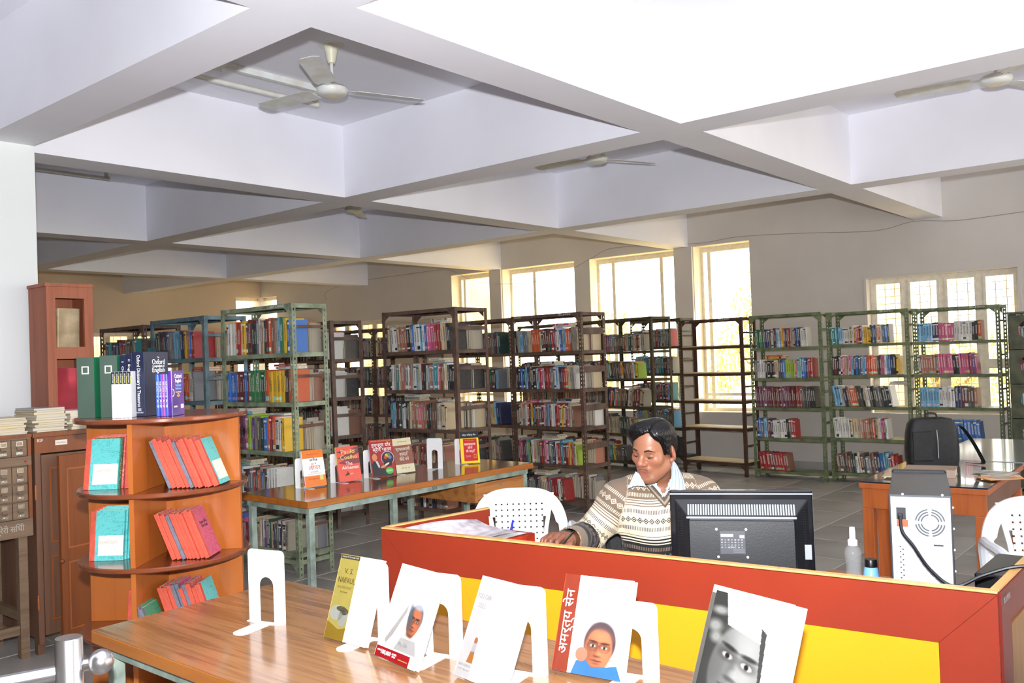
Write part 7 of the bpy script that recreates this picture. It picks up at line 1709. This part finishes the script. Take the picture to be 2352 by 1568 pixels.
for sx in (-1, 1):
    strip('eyebrow', [(sx*0.015, 0.022), (sx*0.022, 0.0245), (sx*0.033, 0.0265), (sx*0.043, 0.0245), (sx*0.051, 0.0195)], [0.0026, 0.0038, 0.0038, 0.0030, 0.0016], M_brow)
    strip('eye', [(sx*0.0215, -0.0035), (sx*0.026, -0.0050), (sx*0.031, -0.0056), (sx*0.037, -0.0050), (sx*0.0425, -0.0032)], [0.0008, 0.0018, 0.0023, 0.0019, 0.0008], M_eyew, lift=-0.0006)
    strip('iris', [(sx*0.030-0.0035, -0.0056), (sx*0.030-0.0005, -0.0058), (sx*0.030+0.0025, -0.0056)], [0.0022, 0.0030, 0.0022], M_eye, lift=0.0003)
    strip('lash_line', [(sx*0.019, -0.0018), (sx*0.025, -0.0026), (sx*0.031, -0.0029), (sx*0.038, -0.0026), (sx*0.0455, -0.0010)], [0.0010, 0.0020, 0.0025, 0.0021, 0.0009], M_brow)
M_mou = mat('moustache_hair', (58, 42, 36), 0.8, var=0.2, scale=60)
for sx in (-1, 1): strip('moustache', [(sx*0.003, -0.0530), (sx*0.010, -0.0538), (sx*0.018, -0.0565), (sx*0.025, -0.0630)], [0.0010, 0.0016, 0.0015, 0.0007], M_mou, lift=-0.0003)
strip('mouth_line', [(-0.021, -0.0705), (-0.012, -0.0695), (0.0, -0.0698), (0.012, -0.0695), (0.021, -0.0705)], [0.0004, 0.0008, 0.0009, 0.0008, 0.0004], mat('mouth_shadow', (84, 40, 38), 0.6), lift=0.0)
# hair
HX = [he((0, -0.016, 0.044), (0.0805, 0.099, 0.0875)), he((-0.020, 0.048, 0.094), (0.056, 0.042, 0.030), 0.03), he((0.040, 0.02, 0.082), (0.040, 0.06, 0.040), 0.03), he((-0.042, 0.02, 0.068), (0.039, 0.062, 0.046), 0.03), he((0, -0.060, -0.006), (0.062, 0.045, 0.058), 0.03), he((0.070, 0.016, 0.016), (0.0115, 0.020, 0.040), 0.02), he((-0.070, 0.016, 0.016), (0.0115, 0.020, 0.040), 0.02)]
hx_ = axis([(2.99, 3.27, 0.0034)]); hy_ = axis([(1.77, 2.02, 0.0034)]); hz_ = axis([(1.02, 1.30, 0.0034)])
Dh = combine(HX, hx_, hy_, hz_)
G = np.stack(np.meshgrid(hx_, hy_, hz_, indexing='ij'), -1)-H0; gx, gy, gz = G @ HA[0], G @ HA[1], G @ HA[2]
zh = np.interp(gy, [-0.12, -0.05, -0.026, -0.020, 0.004, 0.012, 0.030, 0.040, 0.056, 0.078, 0.12], [-0.075, -0.062, -0.050, 0.026, 0.028, -0.006, 0.002, 0.034, 0.070, 0.084, 0.088])
zh = zh+np.where(gy > 0.03, np.interp(gx, [-0.08, -0.05, -0.02, 0.005, 0.022, 0.032, 0.05, 0.08], [-0.040, -0.032, -0.016, 0.000, 0.012, 0.010, -0.012, -0.02]), 0)
cut = zh-gz+0.0009*np.sin(gx*210+gy*80)*np.sin(gy*160+gz*60)
groove = 0.0005*np.sin((gx*0.75+gz*0.5)*520+np.sin(gy*60)*2)+0.0004*np.sin((gx-gz*0.3)*910+gy*90)
part_ = 0.006*np.exp(-((gx-0.030+0.10*(gy-0.06))/0.004)**2)*(gz > 0.07)
k = 0.008; a_, b_ = Dh+groove+part_, cut*0.8
h_ = np.clip(0.5-0.5*(b_-a_)/k, 0, 1); Dm = b_*(1-h_)+a_*h_+k*h_*(1-h_)
PH, FH = surface_net(Dm, hx_, hy_, hz_); me, _, _ = net_mesh('hair', PH-PO, FH, M_hair)
x, y, z = hl_(PH); side = np.where(x > 0.03-0.1*(y-0.06), 1.0, -1.0)
st3 = np.stack([np.where(side < 0, y*150+z*40, y*150), np.where(side < 0, x*22+z*20, z*26+x*20), side*7], 1)
at = me.attributes.new('strand', 'FLOAT_VECTOR', 'POINT'); at.data.foreach_set('vector', st3.ravel())
ho = bpy.data.objects.new('hair', me); COL.objects.link(ho); ho.parent = person
# sweater
m, nt, b = bsdf('patterned_knit')
aB = nd(nt, 'ShaderNodeAttribute', attribute_name='band').outputs['Fac']; aU = nd(nt, 'ShaderNodeAttribute', attribute_name='bandu').outputs['Fac']
TAUPE, CREAM, INK, GREY = lin((122, 104, 88)), lin((224, 208, 178)), lin((36, 35, 36)), lin((104, 100, 104))
cr = nd(nt, 'ShaderNodeValToRGB'); cr.color_ramp.interpolation = 'CONSTANT'
stops = [(0.0, TAUPE), (0.100, CREAM), (0.104, TAUPE), (0.109, CREAM), (0.114, TAUPE), (0.118, CREAM), (0.125, TAUPE), (0.128, CREAM), (0.245, INK), (0.248, CREAM), (0.255, INK), (0.260, CREAM), (0.266, INK), (0.273, CREAM), (0.277, INK), (0.400, TAUPE), (0.402, INK), (0.406, TAUPE)]
while len(cr.color_ramp.elements) < len(stops): cr.color_ramp.elements.new(0.5)
for e_, (p_, c_) in zip(cr.color_ramp.elements, stops): e_.position = p_/0.5; e_.color = c_
nt.links.new(mathn(nt, 'MULTIPLY', aB, 2.0), cr.inputs[0]); colr = cr.outputs[0]
def rowmask(c, hw): return mathn(nt, 'LESS_THAN', mathn(nt, 'ABSOLUTE', mathn(nt, 'SUBTRACT', aB, c)), hw)
tick = mathn(nt, 'GREATER_THAN', mathn(nt, 'SINE', mathn(nt, 'MULTIPLY', aU, 2*math.pi/0.0062)), 0.0)
def dia(c):
    fu = mathn(nt, 'ABSOLUTE', mathn(nt, 'SUBTRACT', mathn(nt, 'FRACT', mathn(nt, 'MULTIPLY', aU, 1/0.022)), 0.5)); fv = mathn(nt, 'ABSOLUTE', mathn(nt, 'MULTIPLY', mathn(nt, 'SUBTRACT', aB, c), 1/0.024))
    s_ = mathn(nt, 'ADD', fu, fv); ring = mathn(nt, 'LESS_THAN', mathn(nt, 'ABSOLUTE', mathn(nt, 'SUBTRACT', s_, 0.40)), 0.085); dot = mathn(nt, 'LESS_THAN', s_, 0.17)
    return mathn(nt, 'MAXIMUM', ring, dot)
for c, hw, ink, kind in ((0.028, 0.007, CREAM, 't'), (0.058, 0.012, CREAM, 'd'), (0.086, 0.007, CREAM, 't'), (0.150, 0.008, GREY, 't'), (0.185, 0.012, INK, 'd'), (0.218, 0.008, GREY, 't'), (0.296, 0.007, TAUPE, 't'), (0.325, 0.012, TAUPE, 'd'), (0.360, 0.007, TAUPE, 't')):
    colr = mixc(nt, mathn(nt, 'MULTIPLY', rowmask(c, hw), tick if kind == 't' else dia(c)), colr, ink)
cuffl = mathn(nt, 'MULTIPLY', mathn(nt, 'GREATER_THAN', aB, 0.406), mathn(nt, 'GREATER_THAN', mathn(nt, 'SINE', mathn(nt, 'MULTIPLY', aB, 2*math.pi/0.007)), 0.55)); colr = mixc(nt, mathn(nt, 'MULTIPLY', cuffl, 0.6), colr, lin((176, 156, 128)))
nk = nd(nt, 'ShaderNodeAttribute', attribute_name='neckband').outputs['Fac']; colr = mixc(nt, mathn(nt, 'LESS_THAN', nk, 0.026), colr, lin((96, 82, 68))); colr = mixc(nt, mathn(nt, 'LESS_THAN', mathn(nt, 'ABSOLUTE', mathn(nt, 'SUBTRACT', nk, 0.015)), 0.004), colr, lin((150, 142, 124)))
nt.links.new(colr, b.inputs['Base Color']); b.inputs['Roughness'].default_value = 0.9; b.inputs['Specular IOR Level'].default_value = 0.2; b.inputs['Sheen Weight'].default_value = 0.1
n1 = nd(nt, 'ShaderNodeTexNoise'); n1.inputs['Scale'].default_value = 260; tcx = nd(nt, 'ShaderNodeTexCoord'); nt.links.new(tcx.outputs['Object'], n1.inputs['Vector']); bp = nd(nt, 'ShaderNodeBump'); bp.inputs['Strength'].default_value = 0.25; bp.inputs['Distance'].default_value = 0.004; nt.links.new(n1.outputs[0], bp.inputs['Height']); nt.links.new(bp.outputs[0], b.inputs['Normal']); M_knit = m
gs = 0.016
SW = [(o, grow(p, gs), k) for o, p, k in TORSO+ARMS+NECK[1:]]
SW = [s for s in SW]
sx_, sy_, sz_ = axis([(2.70, 3.50, 0.0075)]), axis([(1.38, 2.30, 0.0075)]), axis([(0.44, 1.10, 0.0075)])
Ds = combine(SW, sx_, sy_, sz_)
# soft folds in the knit
GX, GY, GZ = np.meshgrid(sx_, sy_, sz_, indexing='ij')
Ds = Ds+0.0035*np.sin((GX*0.8-GY*0.6)*46+GZ*34)*np.sin(GZ*26+GX*11)+0.002*np.sin(GX*70+GY*52-GZ*60)
PS, FS = surface_net(Ds, sx_, sy_, sz_); PS = relax(PS, FS, 2, 0.5)
lx, lf, lz = (PS-NB) @ lat, (PS-NB) @ tf, PS[:, 2]
vline = lz-(0.948+np.abs(lx)*1.25); vneck = np.where(lf > -0.045, vline, np.where(np.hypot(lx, lf+0.02) < 0.072, lz-0.998, -1))
def along(Pn, a, b): ba = b-a; t = ((Pn-a) @ ba)/(ba @ ba); q = a+ba*np.clip(t, 0, 1)[:, None]; return t*np.linalg.norm(ba), np.linalg.norm(Pn-q, axis=1), (Pn-q)
tU, dU, vU = along(PS, SR, ER); tF, dF, vF = along(PS, ER, WRi); tU2, dU2, vU2 = along(PS, SL, EL); tF2, dF2, vF2 = along(PS, EL, WL)
LU, LU2 = np.linalg.norm(ER-SR), np.linalg.norm(EL-SL); LF, LF2 = np.linalg.norm(WRi-ER), np.linalg.norm(WL-EL)
keep = (vneck < 0) & (tF < LF-0.012) & (tF2 < LF2-0.012) & (lz > 0.47)
tors = sdf_of(TORSO[0][1], PS[:, 0], PS[:, 1], PS[:, 2]); tors = np.minimum(tors, sdf_of(TORSO[1][1], PS[:, 0], PS[:, 1], PS[:, 2]))
armR = (np.minimum(dU-0.05, dF-0.04) < tors-0.012) & (lx < -0.10); armL = (np.minimum(dU2-0.05, dF2-0.04) < tors-0.012) & (lx > 0.10)
band = 1.046-lz; bandu = lx.copy()
sR = np.where(dF < dU-0.002, LU+np.clip(tF, 0, None), np.minimum(tU, LU))+0.046; sL = np.where(dF2 < dU2-0.002, LU2+np.clip(tF2, 0, None), np.minimum(tU2, LU2))+0.046
sR = sR*0.98; sL = sL*0.98
def angu(v, a, b):
    d_ = (b-a)/np.linalg.norm(b-a); e1_ = np.cross(d_, V3(0, 0, 1)); e1_ /= np.linalg.norm(e1_); e2_ = np.cross(d_, e1_); return np.arctan2(v @ e2_, v @ e1_)*0.06
uR = np.where(dF < dU-0.002, angu(vF, ER, WRi), angu(vU, SR, ER)); uL = np.where(dF2 < dU2-0.002, angu(vF2, EL, WL), angu(vU2, SL, EL))
band = np.where(armR, sR, np.where(armL, sL, band)); bandu = np.where(armR, uR, np.where(armL, uL, bandu))
band = np.clip(band+0.004*np.sin(lx*30), 0.0, 0.499)
me = bpy.data.meshes.new('sweater'); Fk = FS[keep[FS].all(1)]; used = np.unique(Fk); mp = -np.ones(len(PS), int); mp[used] = np.arange(len(used))
# clean the neckline: pull border vertices onto the V
PSn = PS.copy(); dv = np.where((lf > -0.045) & (vline > -0.012) & keep, vline, 0.0)
PSn[:, 2] -= dv*0.9
me.from_pydata((PSn[used]-PO).tolist(), [], mp[Fk].tolist()); me.materials.append(M_knit); me.polygons.foreach_set('use_smooth', [True]*len(me.polygons))
for nme, arr in (('band', band[used]), ('bandu', bandu[used]), ('neckband', np.where(lf > -0.045, -vline/1.6, 1.0)[used])): at = me.attributes.new(nme, 'FLOAT', 'POINT'); at.data.foreach_set('value', arr.astype(np.float32))
so = bpy.data.objects.new('sweater', me); COL.objects.link(so); so.parent = person
md = so.modifiers.new('thickness', 'SOLIDIFY'); md.thickness = 0.005; md.offset = 1.0
# shirt: body of the shirt inside the V plus a collar
m, nt, b = bsdf('striped_shirt'); aU2 = nd(nt, 'ShaderNodeAttribute', attribute_name='su').outputs['Fac']
stp = mathn(nt, 'GREATER_THAN', mathn(nt, 'SINE', mathn(nt, 'MULTIPLY', aU2, 2*math.pi/0.0058)), 0.45); nt.links.new(mixc(nt, stp, lin((226, 230, 236)), lin((150, 180, 206))), b.inputs['Base Color']); b.inputs['Roughness'].default_value = 0.8; M_shirt = m
SH = [(o, grow(p, 0.007), k) for o, p, k in NECK+TORSO[:1]+TORSO[3:]]
qx, qy, qz = axis([(3.02, 3.36, 0.006)]), axis([(1.76, 2.10, 0.006)]), axis([(0.86, 1.09, 0.006)])
PC, FC = surface_net(combine(SH, qx, qy, qz), qx, qy, qz); PC = relax(PC, FC, 2, 0.5)
lx2, lf2, lz2 = (PC-NB) @ lat, (PC-NB) @ tf, PC[:, 2]
kp = (np.where(lf2 > -0.01, lz2-(0.964+np.abs(lx2)*1.9), lz2-1.035) < 0) & (np.abs(lx2) < 0.12)
me, Pq, Fq = net_mesh('shirt', PC-PO, FC, M_shirt, kp); at = me.attributes.new('su', 'FLOAT', 'POINT'); at.data.foreach_set('value', ((Pq+PO-NB) @ lat).astype(np.float32))
sh = bpy.data.objects.new('shirt', me); COL.objects.link(sh); sh.parent = person; md = sh.modifiers.new('thickness', 'SOLIDIFY'); md.thickness = 0.003; md.offset = 1
def pf(u, v, f): d = ray(u, v); p = CAMP+d*f; return V3(p.x, p.y, p.z)
def flap(rows):
    V = []; U = []
    for r_ in rows:
        for k_, p_ in enumerate(r_): V.append(Vector(p_-PO)); U.append(k_*0.011)
    w_ = len(rows[0]); F_ = [(j*w_+i, j*w_+i+1, (j+1)*w_+i+1, (j+1)*w_+i) for j in range(len(rows)-1) for i in range(w_-1)]
    me = bpy.data.meshes.new('collar'); me.from_pydata([tuple(v) for v in V], [], F_); me.materials.append(M_shirt); at = me.attributes.new('su', 'FLOAT', 'POINT'); at.data.foreach_set('value', U)
    o = bpy.data.objects.new('collar', me); COL.objects.link(o); o.parent = person
    sd_ = o.modifiers.new('sub', 'SUBSURF'); sd_.levels = 2; sd_.render_levels = 2; sd_.boundary_smooth = 'PRESERVE_CORNERS'; md = o.modifiers.new('thickness', 'SOLIDIFY'); md.thickness = 0.003; md.offset = 1
flap([[pf(1541, 1052, 3.67), pf(1547, 1056, 3.68), pf(1554, 1066, 3.69)], [pf(1544, 1078, 3.60), pf(1557, 1080, 3.62), pf(1566, 1088, 3.65)], [pf(1543, 1104, 3.545), pf(1558, 1106, 3.56), pf(1573, 1110, 3.60)], [pf(1538, 1126, 3.525), pf(1556, 1126, 3.54), pf(1575, 1128, 3.565)]])
flap([[pf(1460, 1082, 3.59), pf(1466, 1086, 3.57), pf(1474, 1094, 3.555)], [pf(1453, 1096, 3.575), pf(1463, 1101, 3.56), pf(1478, 1108, 3.545)], [pf(1442, 1121, 3.555), pf(1458, 1113, 3.55), pf(1484, 1117, 3.535)]])
cbn = MB(); N_ = 24
for j, (rr_, dz_) in enumerate(((0.066, 0.0), (0.070, 0.022), (0.063, 0.042))):
    pass
ring = []
for a_i in range(N_+1):
    th = R_(40+280*a_i/N_)   # open at the front
    c_ = NB+V3(0.012, 0.008, 0)
    for rr_, dz_ in ((0.070, 0.002), (0.072, 0.020), (0.064, 0.040)): ring.append(c_+tf*math.cos(th)*rr_+lat*math.sin(th)*rr_+V3(0, 0, dz_-0.012*math.cos(th)))
Fr = [(i*3+j, (i+1)*3+j, (i+1)*3+j+1, i*3+j+1) for i in range(N_) for j in range(2)]
me = bpy.data.meshes.new('collar_band'); me.from_pydata([tuple(p_-PO) for p_ in ring], [], Fr); me.materials.append(M_shirt); me.polygons.foreach_set('use_smooth', [True]*len(me.polygons)); at = me.attributes.new('su', 'FLOAT', 'POINT'); at.data.foreach_set('value', [i//3*0.011 for i in range(len(ring))])
o = bpy.data.objects.new('collar_band', me); COL.objects.link(o); o.parent = person; md = o.modifiers.new('thickness', 'SOLIDIFY'); md.thickness = 0.003
# trousers
TR = [(o_, grow(p_, 0.010), k_) for o_, p_, k_ in LEGS[0:2]+LEGS[3:5]+TORSO[2:3]]
ax_, ay_, az_ = axis([(2.76, 3.46, 0.012)]), axis([(1.48, 2.22, 0.012)]), axis([(0.02, 0.66, 0.012)])
PT, FT = surface_net(combine(TR, ax_, ay_, az_), ax_, ay_, az_); me, _, _ = net_mesh('trousers', PT-PO, FT, mat('charcoal_cloth', (52, 52, 56), 0.85, var=0.1, scale=20), (PT[:, 2] > 0.09) & (PT[:, 2] < 0.60))
o = bpy.data.objects.new('trousers', me); COL.objects.link(o); o.parent = person
for kn in (KNR, KNL):
    c_ = kn+tf*0.02
    mb = MB(); mb.tube([Vector(c_-PO+V3(0, 0, 0.045-c_[2]))-Vector(tf)*0.03, Vector(c_-PO+V3(0, 0, 0.046-c_[2]))+Vector(tf)*0.06, Vector(c_-PO+V3(0, 0, 0.040-c_[2]))+Vector(tf)*0.17], [0.0445, 0.0450, 0.034], 12); mb.build('shoe', M_blk, person, smooth=True)
# pen in the hand
pt0 = Vector((tipsR[0]+thR)/2); pdv = Vector(-hd*0.35+hn*0.75+ht*0.35).normalized()
pn = empty('pen', pt0); tag(pn, 'slim dark pen held in the writing hand', 'pen'); MB().cyl(-pdv*0.018, pdv*0.10, 0.0036, n=10).build('barrel', M_gls, pn, smooth=True); MB().cyl(-pdv*0.028, -pdv*0.0185, 0.0008, 0.0034, 10).build('tip', M_lgry, pn, smooth=True)
# office chair under him
och = empty('office_chair', (3.28, 1.975, 0), math.atan2(tf[1], tf[0])); tag(och, 'black chair the man is sitting on', 'chair')
MB().box((-0.24, -0.24, 0.30), (0.22, 0.24, 0.355)).build('seat', M_bag, och, bevel=0.02); MB().box((-0.235, -0.21, 0.40), (-0.195, 0.21, 0.83)).build('backrest', M_bag, och, bevel=0.02)
for sx in (-1, 1):
    MB().tube(smooth_path([Vector(p_) for p_ in ((-0.22, sx*0.22, 0.34), (-0.225, sx*0.25, 0.56), (-0.10, sx*0.262, 0.575), (0.14, sx*0.262, 0.57), (0.17, sx*0.25, 0.45), (0.15, sx*0.23, 0.33))], 4), 0.014, 8).build('armrest', M_blk, och, smooth=True)
    for x_ in (-0.2, 0.18): MB().cyl((x_, sx*0.2, 0.0), (x_, sx*0.2, 0.2995), 0.014, n=10).build('leg', M_blk, och, smooth=True)
make_books()
